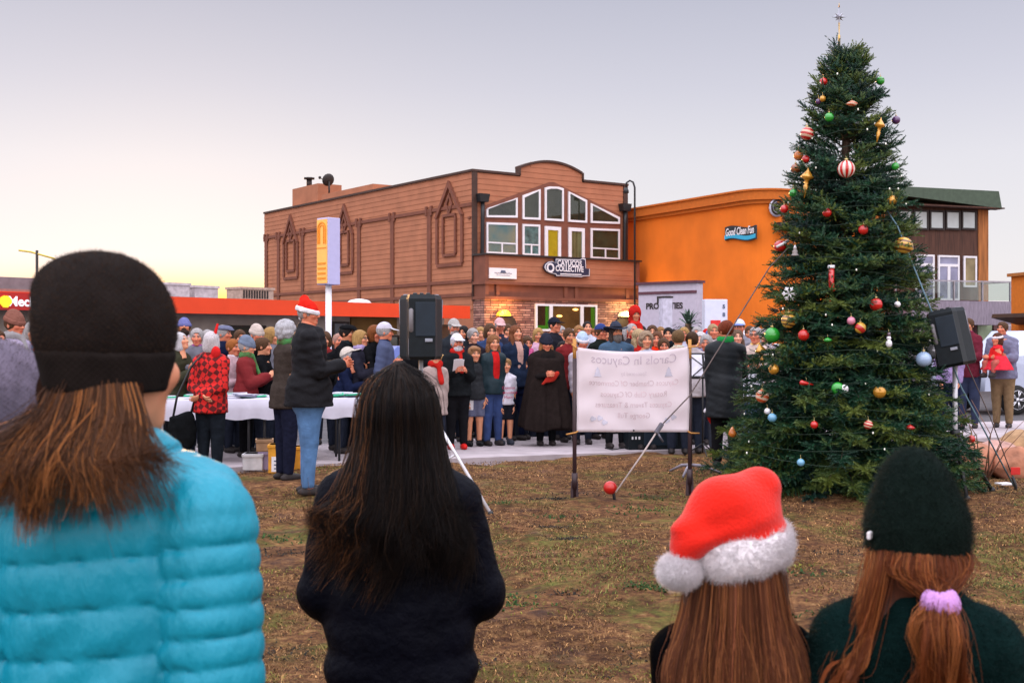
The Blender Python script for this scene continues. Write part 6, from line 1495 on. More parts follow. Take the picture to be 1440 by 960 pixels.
A['c'] = P('woman with curly grey hair and a red green scarf in front of the table', 402, 450, 13.8, 125, None, None, 'curly', (.50, .50, .53), 0, (.045, .035, .03), 'cloth', (.012, .014, .03), arms='front', scarf='striped_scarf', hem=.45)
P('man in a santa hat, black jacket and blue jeans by the table', 434, 419, 12.6, 104, 'santa', ((.60, .020, .012), (.70, .68, .72)), 'crop', grey, 4, (.012, .012, .014), 'puffer', (.07, .16, .32), 'jeans', arms=('front', 'front'), hy=-10, hem=.46, h=.016, wide=1.34)
# behind the table, right part
P('man in a dark flat cap beyond the table end', 487, 456, 17.0, 60, 'flatcap', (BK,), 'short', blk, 1, BK)
P('balding man with a flushed face beyond the table end', 476, 469, 17.3, 40, None, None, 'crop', (.45, .25, .2), 4, BK)
A['b'] = P('man in a beige cap bent over a song sheet', 480, 487, 16.8, 80, 'cap', ((.50, .45, .40), (.50, .45, .40)), 'crop', grey, 4, NV, arms='read', lean=10, hp=20)
paper('white song sheet held up by the man in the beige cap', A['b'], None, (.22, .34), tilt=50)
P('blonde woman with glasses and a lilac scarf', 507, 464, 16.9, 70, None, None, 'bob', blond, 0, (.018, .018, .028), arms='read', scarf=LAV, glasses=True, legs=BK)
P('red haired person behind the lilac scarf', 525, 457, 17.0, 60, None, None, 'bob', auburn, 4, BK)
P('man in a white and grey cap with a navy vest', 542, 453, 16.8, 85, 'cap', ((.48, .46, .54), (.5, .5, .55)), 'short', grey, 4, (.06, .075, .14), 'puffer', BK, collar=NV)
P('person in a tan coat with a red scarf behind the loudspeaker', 612, 487, 16.8, 20, None, None, 'short', brown, 0, (.36, .28, .26), scarf=RD, hem=.36)
P('person standing hidden behind the upright loudspeaker', 584, 470, 17.5, 10, None, None, 'short', brown, 0, BK)
P('child between the loudspeaker and the white capped man', 620, 498, 18.0, 20, None, None, 'fringe', blond, 0, (.40, .34, .34))
# centre front row
A['w'] = P('bearded man in a white cap, red scarf and red shoes', 643, 469, 17.4, 12, 'cap', ((.62, .62, .68), (.60, .60, .68)), 'short', whit, 4, (.012, .014, .016), 'cloth', (.010, .010, .012), arms='read', scarf=RD, beard=(whit, 0), shoes=(.55, .014, .012), wide=1.1)
paper('small song sheet held at the chest by the white capped man', A['w'], -1, (.15, .20))
P('man in a grey cap behind the white capped man', 638, 448, 18.6, 25, 'cap', ((.34, .32, .31), (.34, .32, .31)), 'crop', grey, 4, (.02, .024, .03), beard=((.4, .36, .34), 0))
P('grey haired person in a dark jacket behind the fair boy', 666, 461, 18.7, 30, None, None, 'short', grey, 2, (.02, .016, .022))
A['k'] = P('fair haired boy in a dark jumper and grey shorts', 667, 486, 17.9, 20, None, None, 'fringe', (.34, .17, .08), 0, (.028, .030, .034), 'cloth', (.12, .13, .20), shorts=True, shoes=BK)
paper('song sheet hanging from the hand of the fair haired boy', A['k'], -1, (.16, .24), tilt=5)
P('dark haired woman in a blue top beside the pink cap', 688, 455, 19.4, 25, None, None, 'bob', brown, 0, (.03, .05, .12))
P('man in a pink cap beside the brick wall lamp', 703, 447, 19.6, 10, 'cap', ((.55, .33, .34), (.5, .3, .3)), 'crop', grey, 4, (.03, .03, .05))
P('long haired woman in a dark teal jacket and red top behind the raglan boy', 693, 470, 18.0, 28, None, None, 'long', (.25, .11, .045), 0, (.012, .026, .034), 'leather', (.022, .045, .14), 'jeans', shirt=(.45, .015, .015))
P('long red haired woman in a navy blouse with a white pendant', 725, 457, 18.9, 35, None, None, 'long', (.20, .07, .03), 0, (.014, .022, .045), 'cloth', NV, shirt=(.50, .30, .26))
P('boy in a white raglan shirt with red lettering and black shorts', 711, 503, 18.1, 22, None, None, 'fringe', (.35, .20, .09), 0, (.62, .60, .68), 'tee', (.012, .013, .020), shorts=True, shoes=(.03, .035, .05))
raglan = bpy.context.scene.objects[-1]
P('small red haired child leaning by the black car', 734, 503, 19.0, 40, None, None, 'short', auburn, 0, NV)
P('child in pink and white behind the small red haired child', 741, 472, 19.6, 15, None, None, 'short', brown, 4, (.55, .38, .46), scarf=PNK)
A['s'] = P('blonde woman in a long black cape with a dark hat', 768, 468, 18.0, 8, 'beanie', ((.02, .022, .035), (.02, .022, .035)), 'long', (.34, .16, .06), 4, (.012, .010, .010), 'cloth', BK, arms='front', cape=(.018, .013, .012), wide=1.15)
A['t'] = P('small girl in a turquoise scarf beside the black cape', 791, 479, 19.0, 10, None, None, 'tied', blk, 4, NV, scarf=(.03, .40, .42), arms='read')
paper('crumpled white song sheet beside the black cape', A['t'], None, (.17, .20))
P('tall man in a black cap behind the black cape', 778, 446, 19.8, 40, 'cap', ((.015, .017, .028), (.012, .012, .015)), 'crop', blk, 4, (.016, .016, .022))
P('dark haired person behind the left banner pole', 801, 461, 18.6, 20, None, None, 'short', brown, 1, MAR)
P('child in a pale blue santa hat at the banner', 819, 466, 18.2, 10, 'beanie', ((.36, .46, .60), (.66, .62, .66)), 'short', brown, 4, (.45, .40, .46))
P('sandy haired person behind the pale blue hat', 814, 457, 20.0, 10, None, None, 'short', (.36, .18, .07), 4, GY)
P('young dark haired man before the shop window', 826, 452, 21.0, 0, None, None, 'crop', blk, 0, (.45, .48, .58))
P('man in a navy cap and black coat behind the banner', 844, 455, 19.2, 30, 'cap', ((.03, .05, .17), (.02, .02, .05)), 'short', brown, 4, (.012, .016, .014))
P('bearded man in a wide dark hat and blue denim jacket', 866, 451, 17.6, 15, 'brimhat', ((.035, .042, .065), (.015, .015, .02)), 'long', (.05, .035, .03), 1, (.055, .10, .16), 'cloth', BK, beard=((.16, .14, .13), 1), wide=1.12)
A['bald'] = P('bald man carrying a small child in a red hood on his shoulders', 889, 455, 19.0, 20, None, None, 'crop', grey, 4, (.02, .02, .026), legs=NV)
P('small child in a red hood riding on the shoulders of the bald man', 893, 434, 19.15, 10, 'hood', (RD,), None, brown, 1, RD, 'cloth', (.30, .02, .02), arms='hug', height=.86, z0=1.24, sit=True, shoes=BK)
P('blonde woman with a red scarf at the banner', 898, 462, 17.9, 20, None, None, 'long', (.50, .36, .20), 2, RD, arms='down')
P('woman with curly fair hair in a pale blue top at the banner', 908, 466, 17.4, 8, None, None, 'curly', (.34, .24, .16), 0, (.42, .46, .56))
P('dark haired woman behind the curly fair hair', 917, 457, 19.8, 10, None, None, 'bob', brown, 0, GY)
P('woman in red with brown hair right of the curly fair hair', 924, 466, 18.6, 0, None, None, 'bob', (.14, .06, .03), 4, RD)
P('child in a red coat low behind the banner', 933, 475, 18.2, 0, None, None, 'short', brown, 4, RD)
P('dark haired tall person before the grey pillar', 940, 460, 20.4, -10, None, None, 'short', blk, 0, BK)
P('woman in black sunglasses before the yucca', 946, 463, 21.0, -20, None, None, 'bob', blk, 1, MAR, glasses=True)
P('brown haired boy seen from behind at the banner', 954, 463, 17.0, 175, None, None, 'short', (.17, .10, .045), 0, CRM)
P('dark haired person seen from behind at the right banner pole', 973, 466, 17.0, 180, None, None, 'short', (.06, .03, .015), 0, (.40, .36, .38))
P('white haired person in lilac right of the banner', 985, 466, 18.2, -15, None, None, 'short', whit, 2, (.28, .28, .40))
P('musician in dark clothes behind the music stand', 993, 470, 17.4, -10, None, None, 'short', grey, 4, (.035, .04, .065), arms='read', legs=(.10, .12, .17), lk='jeans')
P('person in a blue cap behind the musician', 1000, 462, 20.5, -15, 'cap', ((.10, .16, .40), (.5, .5, .55)), 'short', brown, 4, (.40, .40, .50))
P('fair haired tall person left of the conductor', 1003, 455, 19.4, -5, None, None, 'short', (.40, .28, .15), 4, (.42, .36, .36))
P('man in a red bobble cap behind the music stand', 995, 462, 22.0, 5, 'beanie', (RD, WT), 'crop', grey, 4, NV)
A['cond'] = P('conductor with short auburn hair, green scarf and black leather coat', 1020, 450, 14.9, 170, None, None, 'short', (.20, .040, .015), 4, (.012, .015, .018), 'leather', (.010, .010, .012), arms=('read', 'down'), scarf=(.02, .24, .06), hem=.34, hy=28, wide=1.08, h=.017, collar=(.015, .20, .05))
P('man in a white and blue cap right of the conductor', 1040, 449, 19.6, -20, 'cap', ((.55, .58, .66), (.12, .17, .40)), 'crop', brown, 4, (.20, .20, .24))
P('woman with long brown hair right of the conductor', 1037, 463, 18.6, -15, None, None, 'long', (.15, .09, .06), 2, (.10, .02, .03))
P('person in a white cap between the conductor and the cream coat', 1049, 462, 21.0, -15, 'cap', ((.60, .60, .64), (.6, .6, .64)), 'short', brown, 4, (.13, .14, .30))
A['m'] = P('man with glasses and a flushed face in a cream coat', 1063, 459, 16.6, -18, None, None, 'short', (.45, .42, .42), 4, (.50, .40, .36), arms='read', glasses=True, legs=(.05, .09, .16), lk='jeans', wide=1.08)
paper('dark folder sheet in the hands of the man in the cream coat', A['m'], None, (.2, .14), (.16, .12, .12))
P('white haired person at the edge of the evergreen', 1077, 461, 18.0, -20, None, None, 'bob', whit, 2, (.40, .36, .40))
# right of the tree
P('person in a maroon jacket and dark jeans behind the tilted loudspeaker', 1362, 447, 21.5, -30, None, None, 'short', brown, 0, (.13, .02, .035), 'cloth', (.02, .03, .07), 'jeans', arms='front')
P('person in a lavender top behind the tripod stand at right', 1335, 462, 21.0, -15, None, None, 'bob', brown, 0, (.24, .18, .34), 'cloth', NV)
A['ad'] = P('adult in a grey top and khaki trousers carrying the girl in red', 1410, 452, 21.6, -35, None, None, 'short', brown, 4, (.16, .16, .24), 'cloth', (.20, .135, .075), arms='hug', wide=1.1)
P('small girl in a red dress and white bow carried by the adult', 1402, 449, 21.25, -60, 'headband', (WT,), 'bob', (.10, .035, .02), 4, (.58, .02, .02), 'cloth', (.4, .1, .08), skirt=(.62, .03, .05), sit=True, height=.98, z0=.72, arms='hug')
# more listeners farther back, only heads and shoulders in view
back = [(292, 463, 18.5, 'short', grey, 'listener with grey hair deep behind the bearded man', GY), (457, 466, 18.2, 'bob', brown, 'listener behind the jacketed man in the santa hat', MAR), (533, 463, 19, 'short', brown, 'listener behind the white and grey cap', NV),
 (497, 462, 18.8, 'short', blk, 'listener between the flat cap and the lilac scarf', BK), (652, 458, 20.5, 'bob', blk, 'listener in black between the grey cap and grey hair', BK), (676, 459, 20.8, 'short', blond, 'fair listener behind the fair haired boy', DEN), (714, 455, 21.2, 'short', brown, 'listener behind the pink cap in brown', (.2, .1, .06)),
 (757, 461, 20.6, 'bob', blond, 'fair listener left of the black capped man', (.5, .3, .4)), (789, 458, 21.4, 'short', grey, 'grey listener right of the black capped man', GY), (835, 462, 21.2, 'bob', (.3, .12, .05), 'red haired listener behind the navy cap', (.5, .5, .55)), (852, 462, 21, 'short', brown, 'listener behind the wide dark hat', NV),
 (879, 460, 20.6, 'bob', grey, 'grey bobbed listener beside the bald man', MAR), (902, 457, 21.4, 'short', blk, 'dark listener behind the blonde woman', BK), (929, 459, 21.8, 'short', (.3, .16, .06), 'sandy listener before the pale annex', (.5, .1, .1)), (962, 460, 21.6, 'bob', blond, 'fair listener left of the yucca trunk', (.4, .4, .5)),
 (980, 459, 21.8, 'short', grey, 'grey listener before the red notice', (.3, .05, .05)), (1012, 459, 21.2, 'bob', brown, 'brown haired listener beside the conductor', (.35, .3, .3)), (1030, 456, 21.8, 'short', blk, 'dark listener behind the conductor', NV), (1055, 458, 20.4, 'short', brown, 'listener left of the cream coat', (.1, .12, .25)), (1083, 463, 20.5, 'short', blk, 'dark listener at the edge of the evergreen', BK),
 (228, 462, 17.0, 'short', grey, 'grey listener beside the dark beanie', GY), (338, 463, 18.0, 'short', brown, 'listener between the flat cap and the slate knit cap', BK), (420, 462, 17.6, 'bob', blk, 'dark listener between the curly grey hair and santa hat', BK)]
for px, tp, d, hr, hcx, lab, cl_ in back: P(lab, px, tp, d, rnd.uniform(-15, 55) if px < 900 else rnd.uniform(-35, 15), None, None, hr, hcx, rnd.choice([0, 4, 4, 2, 1]), cl_, h=.028)
# things worn or held
def gift():
    Pc = A['cond']; M = Matrix.Translation(Pc['root'].location) @ Matrix.Rotation(Pc['root'].rotation_euler.z, 4, 'Z'); Wr = M @ Vector(Pc['RA'][1][2]+Pc['RA'][1][3]*.12)
    o = root('santa_hat', Wr, 0, 'red and white santa hat dangling from the hand of the conductor', 'hat')
    part('crown', cloth(RD), o, lambda b: b.tube([(0, 0, .04), (.01, 0, -.06), (.04, 0, -.17), (.06, 0, -.26)], [.05, .075, .06, .02], 10)); part('fur_band', cloth(WT), o, lambda b: b.tube([(-.07, -.03, -.04), (0, -.085, -.09), (.08, -.03, -.12)], .032, 8)); part('pompom', cloth(RD), o, lambda b: b.ball((.07, 0, -.29), .038, 10))
gift()
def raglan_print():
    rt = [o for o in COL.objects if o.get('label', '').startswith('boy in a white raglan')][0]
    b = MB(); k = 1.3
    for i, t in enumerate(('Cayucos', 'Elementary', 'Music')):
        V, F = text_mesh(t, .060, Matrix.Translation((-.01, -.145, .86-.07*i)) @ Matrix.Rotation(math.pi/2, 4, 'X'), ext=.002); b.add(V, F)
    me = bpy.data.meshes.new('print'); me.from_pydata([tuple(v) for v in b.V], [], b.F); link('lettering', me, mat('print_red', (.42, .02, .08), .8), rt)
raglan_print()
# red bow with antler on the plaid jacket woman
rt = [o for o in COL.objects if o.get('label', '').startswith('woman in a red plaid')][0]
part('hair_bow', cloth((.55, .02, .02)), rt, lambda b: (b.tube([(-.05, -.01, 1.53), (-.055, .0, 1.66), (-.10, .0, 1.80)], [.018, .022, .014], 6), b.ball((-.10, .04, 1.46), .06, 10, (1, .8, 1.3))))
p = W(256, 590, 14.15); o = root('shoulder_bag', (p.x, p.y, .30), R(20), 'black cloth bag hanging beside the red plaid jacket', 'bag')
v_, f_ = surf(lambda Q: smax(ell(Q, (0, 0, .24), (.17, .10, .27))+.012*nz(Q, 16, 4)+.006*nz(Q, 40, 5), Q[..., 2]-.44-.03*np.sin(Q[..., 0]*14), .03), (-.25, -.18, -.08), (.25, .18, .52), .018)
link('sack', fastmesh('sack', v_, f_), cloth((.007, .008, .009)), o)
part('strap', M_black, o, lambda b: b.tube([(-.10, 0, .40), (-.06, .0, .62), (.10, -.02, .98), (.22, .0, 1.12), (.24, .04, .95), (.10, .02, .42)], .014, 6))
rt = [o for o in COL.objects if o.get('label', '').startswith('blonde woman in a long black cape')][0]
v_, f_ = surf(lambda Q: ell(Q @ np.array(((.85, 0, -.53), (0, 1, 0), (.53, 0, .85)), np.float32), (0, 0, 0), (.15, .03, .055))+.006*nz(Q, 30, 3), (-.2, -.06, -.16), (.2, .06, .16), .014)
o_ = link('red_glove', fastmesh('red_glove', v_+np.array((.03, -.29, 1.02)), f_), cloth((.40, .03, .02)), rt)
# ------------------------------------------------------------------ foreground: four people seen from behind
def strand_mesh(name, P, r, cols, m, parent, taper=True):
    """P: n x s x 3 points of the strands -> one mesh of thin three sided hairs"""
    n, s, _ = P.shape; gf = np.random.default_rng(n+s)
    if s > 5:                                       # a few loose hairs leave the clumps
        k_ = gf.random(n) < .07; t_ = np.linspace(0, 1, s)[None, :, None]; P = P.copy(); P[k_] += gf.normal(size=(k_.sum(), 1, 3))*.016*t_+gf.normal(size=(k_.sum(), 1, 3))*.007*np.sin(t_*gf.uniform(3, 9, (k_.sum(), 1, 1)))
    T = np.gradient(P, axis=1); T /= np.linalg.norm(T, axis=2)[..., None]+1e-9
    ref = np.zeros_like(T); ref[..., 1] = 1; ref[..., 0] = .3
    A_ = np.cross(T, ref); A_ /= np.linalg.norm(A_, axis=2)[..., None]+1e-9; B_ = np.cross(T, A_)
    rad = r*(np.linspace(1, .25 if taper else 1, s)[None, :, None])*(np.ones((n, 1, 1)))
    V = np.stack([P+(A_*math.cos(a)+B_*math.sin(a))*rad for a in (0, 2.094, 4.189)], 2).reshape(-1, 3)
    i, j, k = np.meshgrid(np.arange(n), np.arange(s-1), np.arange(3), indexing='ij'); b = (i*s+j)*3
    F = np.stack([b+k, b+(k+1) % 3, b+3+(k+1) % 3, b+3+k], -1).reshape(-1, 4)
    C_ = np.repeat(np.repeat(cols[:, None, :], s, 1), 3, 1).reshape(-1, 3)
    return link(name, fastmesh(name, V, F, True, C_), m, parent)
def bez(K, t):                        # K: list of n x 3 key points, Catmull-Rom through them
    K = [K[0]*2-K[1]]+K+[K[-1]*2-K[-2]]; m = len(K)-3; out = []
    for q in t:
        f = min(q*m, m-1e-6); i = int(f); u = f-i; a, b, c, d = K[i:i+4]
        out.append(.5*((2*b)+(-a+c)*u+(2*a-5*b+4*c-d)*u*u+(-a+3*b-3*c+d)*u**3))
    return np.stack(out, 1)
M_strand = mat('hair_strands', (1, 1, 1), .38, noise=0, attr='Col', spec=.18, trans=.25)
def fuzz(name, V, F, n, L, r, col, parent, m=None, seed=0, droop=.2, keep=None):
    g_ = np.random.default_rng(seed); a, b, c = V[F[:, 0]], V[F[:, 1]], V[F[:, 2]]; N_ = np.cross(b-a, c-a); ar = np.linalg.norm(N_, axis=1)
    idx = g_.choice(len(F), n, p=ar/ar.sum()); u = g_.random((n, 1)); v = g_.random((n, 1)); Q = V[F[:, 0]][idx]*(1-u)*(1-v)+V[F[:, 1]][idx]*u*(1-v)+V[F[:, 2]][idx]*u*v+V[F[:, 3]][idx]*(1-u)*v
    d = N_[idx]/(ar[idx][:, None]+1e-9)+g_.normal(size=(n, 3))*.45; d[:, 2] -= droop; d /= np.linalg.norm(d, axis=1)[:, None]; l = L*g_.uniform(.5, 1.2, (n, 1))
    bend = g_.normal(size=(n, 3))*.25; P_ = np.stack([Q, Q+d*l*.5, Q+(d+bend)*l], 1)
    cols = np.array(col)*g_.uniform(.8, 1.15, (n, 1)); return strand_mesh(name, P_, r, cols, m or M_strand, parent)
def clumped(n, nc, seed):
    g_ = np.random.default_rng(seed); return g_, g_.integers(0, nc, n), g_.random(n), g_.random(nc)
def wool(key, col, sc=220, st=.13):
    if key in MATS: return MATS[key]
    m = mat(key, col, .95, noise=.25, nscale=30, spec=.05); t = m.node_tree; p = t.nodes['Principled BSDF']
    tc = N(t, 'ShaderNodeTexCoord'); sp = N(t, 'ShaderNodeSeparateXYZ'); t.links.new(tc.outputs['Object'], sp.inputs[0])
    a = mth(t, 'MULTIPLY', mth(t, 'ARCTAN2', sp.outputs['X'], sp.outputs['Y']), 60); f = mth(t, 'MULTIPLY', mth(t, 'SINE', a), mth(t, 'SINE', mth(t, 'ADD', mth(t, 'MULTIPLY', sp.outputs['Z'], sc*3), mth(t, 'ABSOLUTE', mth(t, 'SINE', a)))))
    b = N(t, 'ShaderNodeBump'); b.inputs['Strength'].default_value = st; b.inputs['Distance'].default_value = .003; t.links.new(f, b.inputs['Height']); t.links.new(b.outputs[0], p.inputs['Normal']); return m
def haircols(g_, n, cid, nc, base, var=.35, warm=None):
    cl = np.exp(g_.normal(size=(nc, 1))*var); c = np.array(base)[None]*cl[cid]*np.exp(g_.normal(size=(n, 1))*.14)
    if warm is not None:
        k = (g_.random((nc, 1)) < .25)[cid]; c = np.where(k, np.array(warm)[None]*np.exp(g_.normal(size=(n, 1))*.25), c)
    return np.clip(c, .002, .9)

# ---- woman in the turquoise puffer jacket
def teal_woman():
    D = 1.87
    Pn = person('woman in a bright turquoise quilted jacket and dark beanie, seen from behind', 158, 380, D, 170, None, None, None, brown, 0, None, legs=(.02, .025, .05), lk='jeans', height=1.70, hy=-22, group=None, wide=1.08, z0=0)
    rt = Pn['root']; gar = Pn['gar']; k = Pn['k']; shz = Pn['shz']; ny = Pn['ny']; RA = Pn['RA']; torso = Pn['torso']; sh = Pn['sh']
    def puff(q, a): return a*(np.abs(np.sin(q))**.24-.75)
    def coat(Q):
        z = Q[..., 2]+.012*np.sin(Q[..., 0]*9)+.05*np.abs(Q[..., 0])**1.5
        F = torso(Q, .020)-puff(z*math.pi/.072, .017)
        F = smin(F, cap(Q, (0, 0, .95), (0, 0, .78), .175, .185, (1, .74, 1))[0]-puff(z*math.pi/.072, .017), .03)
        G = None
        for s in (-1, 1):
            S_, E, Wr, f = RA[s]; S2 = np.array(S_)+np.array((s*.012, .03, .000)); E2 = np.array(E)+np.array((s*.034, .055, 0)); W2 = np.array(Wr)+np.array((s*.050, .03, 0))
            d1, t1 = cap(Q, S2, E2, .076, .070); d2, t2 = cap(Q, E2, W2, .070, .056)
            ln = np.where(d1 < d2, t1*.30, .30+t2*.25); a = np.where(d1 < d2, d1, d2)
            a = smin(d1, d2, .03)-puff(ln*math.pi/.043+.3, .015); G = a if G is None else np.minimum(G, a)
        F = smin(F, G, .004)
        gr = 1-np.abs(np.sin(z*math.pi/.072))**.5; F = F+.0030*gr*np.sin(Q[..., 0]*190+6*nz(Q, 25, 17))*(np.abs(Q[..., 0]) < .17)
        F = F+.004*nz(Q*np.array((1, 1, .6), np.float32), 26, 19)*(1-gr)
        F = F+.002*nz(Q, 18, 3)+.0015*nz(Q*np.array((1.4, 1.4, .5), np.float32), 70, 5)
        # diagonal pulls towards the waist
        F = F+.004*np.sin((Q[..., 0]*.8+Q[..., 2])*70)*np.exp(-((Q[..., 0]+.03)**2)/.02)*np.exp(-((Q[..., 2]-1.12)**2)/.012)
        F = smax(F, .80-Q[..., 2], .01); return smax(F, Q[..., 2]-(ny+.035), .012)
    gar('jacket', coat, (-.40, -.30, .76), (.40, .30, ny+.09), mat('turquoise_nylon', (.004, .235, .335), .42, noise=.05, nscale=9, bump=.3, bscale=30, spec=.3, stretch=(1.6, 1.6, .7)), hh=.0058)
    # beanie in head space
    Mh = Pn['Mh']; tr = Pn['tr']
    def bean(Q):
        F = ell(Q, (.004, .012, .066), (.0945, .110, .103))
        F = smin(F, ell(Q, (.052, .02, .118), (.050, .07, .044)), .03)
        F = smin(F, cap(Q, (0, .010, .03), (0, .012, -.005), .090, .080, (1, 1.12, 1))[0], .03)
        F = F+.0022*nz(Q, 34, 2)
        tl = Q[..., 2]+.28*Q[..., 1]*0-.05*Q[..., 0]
        return smax(F, -.040-tl+.20*np.clip(-Q[..., 1]-.02, 0, 1)*-1.0, .008)
    V, F = surf(bean, (-.14, -.16, -.08), (.14, .17, .20), .006)
    mW = wool('charcoal_wool', (.013, .010, .009))
    hat = link('beanie', fastmesh('beanie', tr(Mh, V), F), mW, rt)
    def cuff(Q):
        F = np.abs(cap(Q, (0, .010, .06), (0, .012, -.06), .100, .076, (1, 1.12, 1))[0])-.006
        z = Q[..., 2]-.05*Q[..., 0]; return smax(F+.0015*nz(Q, 60, 4), np.maximum(z-.022, -.044-z), .007)
    V2, F2 = surf(cuff, (-.14, -.16, -.08), (.14, .17, .08), .006)
    cf = link('cuff', fastmesh('cuff', tr(Mh, V2), F2), mW, hat)
    fuzz('fuzz', tr(Mh, V), F, 9000, .0045, .0003, (.07, .035, .018), hat, seed=3, droop=0)
    # hair: local frame faces -y, so the back is +y
    n, nc = 4600, 72; g_, cid, u, uc = clumped(n, nc, 31)
    cz = Pn['hcz']; ang_c = -1.02+uc*2.75; a = ang_c[cid]*.9+.10*(u*2-1)*1.75+g_.normal(size=n)*.05
    sn, cs = np.sin(a), np.cos(a); dep = g_.uniform(-.016, .012, n)
    K0 = np.stack([(.066+dep*.4)*sn, .008+(.078+dep*.4)*cs, np.full(n, cz-.005)], 1)
    K1 = np.stack([(.088+dep)*sn*(1+.12*np.abs(sn)), .016+(.094+dep)*cs, np.full(n, cz-.075)], 1)
    lc = g_.normal(size=nc)[cid]; end = cz-.205+.02*np.abs(sn)+lc*.020+g_.normal(size=n)*.010
    flick = (g_.random(nc)[cid]-.5)
    side = np.clip(np.abs(sn)-.5, 0, 1)*2
    K2 = np.stack([(.125+dep+.05*side)*sn+.02*flick, .060+(.090+dep)*np.maximum(cs, -.3)+.02*(1-side), np.full(n, cz-.135)+.02*side], 1)
    K3 = np.stack([(.165+.085*side)*sn+.07*flick*(.4+side), .085+(.065+dep)*np.maximum(cs, -.5)+.035*(1-side)-.02*side, end+.055*side], 1)
    for Kk, w in ((K2, .35), (K3, .58)):
        for c_ in range(nc):
            mk = cid == c_
            if mk.any(): Kk[mk] = Kk[mk]*(1-w)+Kk[mk].mean(0)*w
    K3[:, 2] += np.abs(g_.normal(size=n))*.018-.008; K3[:, 0] += g_.normal(size=n)*.003
    Pp = bez([K0, K1, K2, K3], np.linspace(0, 1, 13)); Pp += (np.sin(np.linspace(0, 1, 13)[None, :]*7+uc[cid][:, None]*20)*.006*np.linspace(0, 1, 13)[None, :])[..., None]*np.array((1, .4, 0))
    strand_mesh('hair', Pp, .00085, haircols(g_, n, cid, nc, (.085, .035, .015), .42, (.42, .16, .045)), M_strand, rt)  # orange clumps are rim light put into the hair colour
    def under(Q):
        F = ell(Q, (0, .012, cz-.02), (.062, .074, .08)); F = smin(F, cap(Q, (.012, .045, cz-.05), (.012, .07, cz-.10), .075, .055, (1.2, .55, 1))[0], .03); return smax(F, .005-Q[..., 1]+.5*np.clip(-Q[..., 0]-.02, 0, 1), .02)
    gar('under_hair', under, (-.16, -.12, cz-.30), (.16, .18, cz+.09), mat('hair_dark_base', (.018, .008, .005), .9, spec=.02, noise=.3, nscale=60, stretch=(4, 4, .5)), hh=.012)
teal_woman()

# ---- grey hatted person at the left edge
g0 = person('grey purple knit hatted person cut off by the left edge beside the turquoise jacket', -12, 500, 2.25, 175, None, None, 'short', brown, 0, (.13, .11, .15), group=None, z0=0, height=1.585, hem=.45)
V, F = surf(lambda Q: smax(ell(Q, (0, .012, .035), (.118, .128, .120))+.003*nz(Q, 30, 8), -.075-Q[..., 2], .01), (-.14, -.15, -.1), (.14, .17, .18), .009)
h0 = link('beanie', fastmesh('beanie', g0['tr'](g0['Mh'], V), F), wool('grey_purple_wool', (.13, .11, .15)), g0['root']); fuzz('fuzz', g0['tr'](g0['Mh'], V), F, 5000, .008, .0004, (.2, .17, .2), h0, seed=5, droop=0)

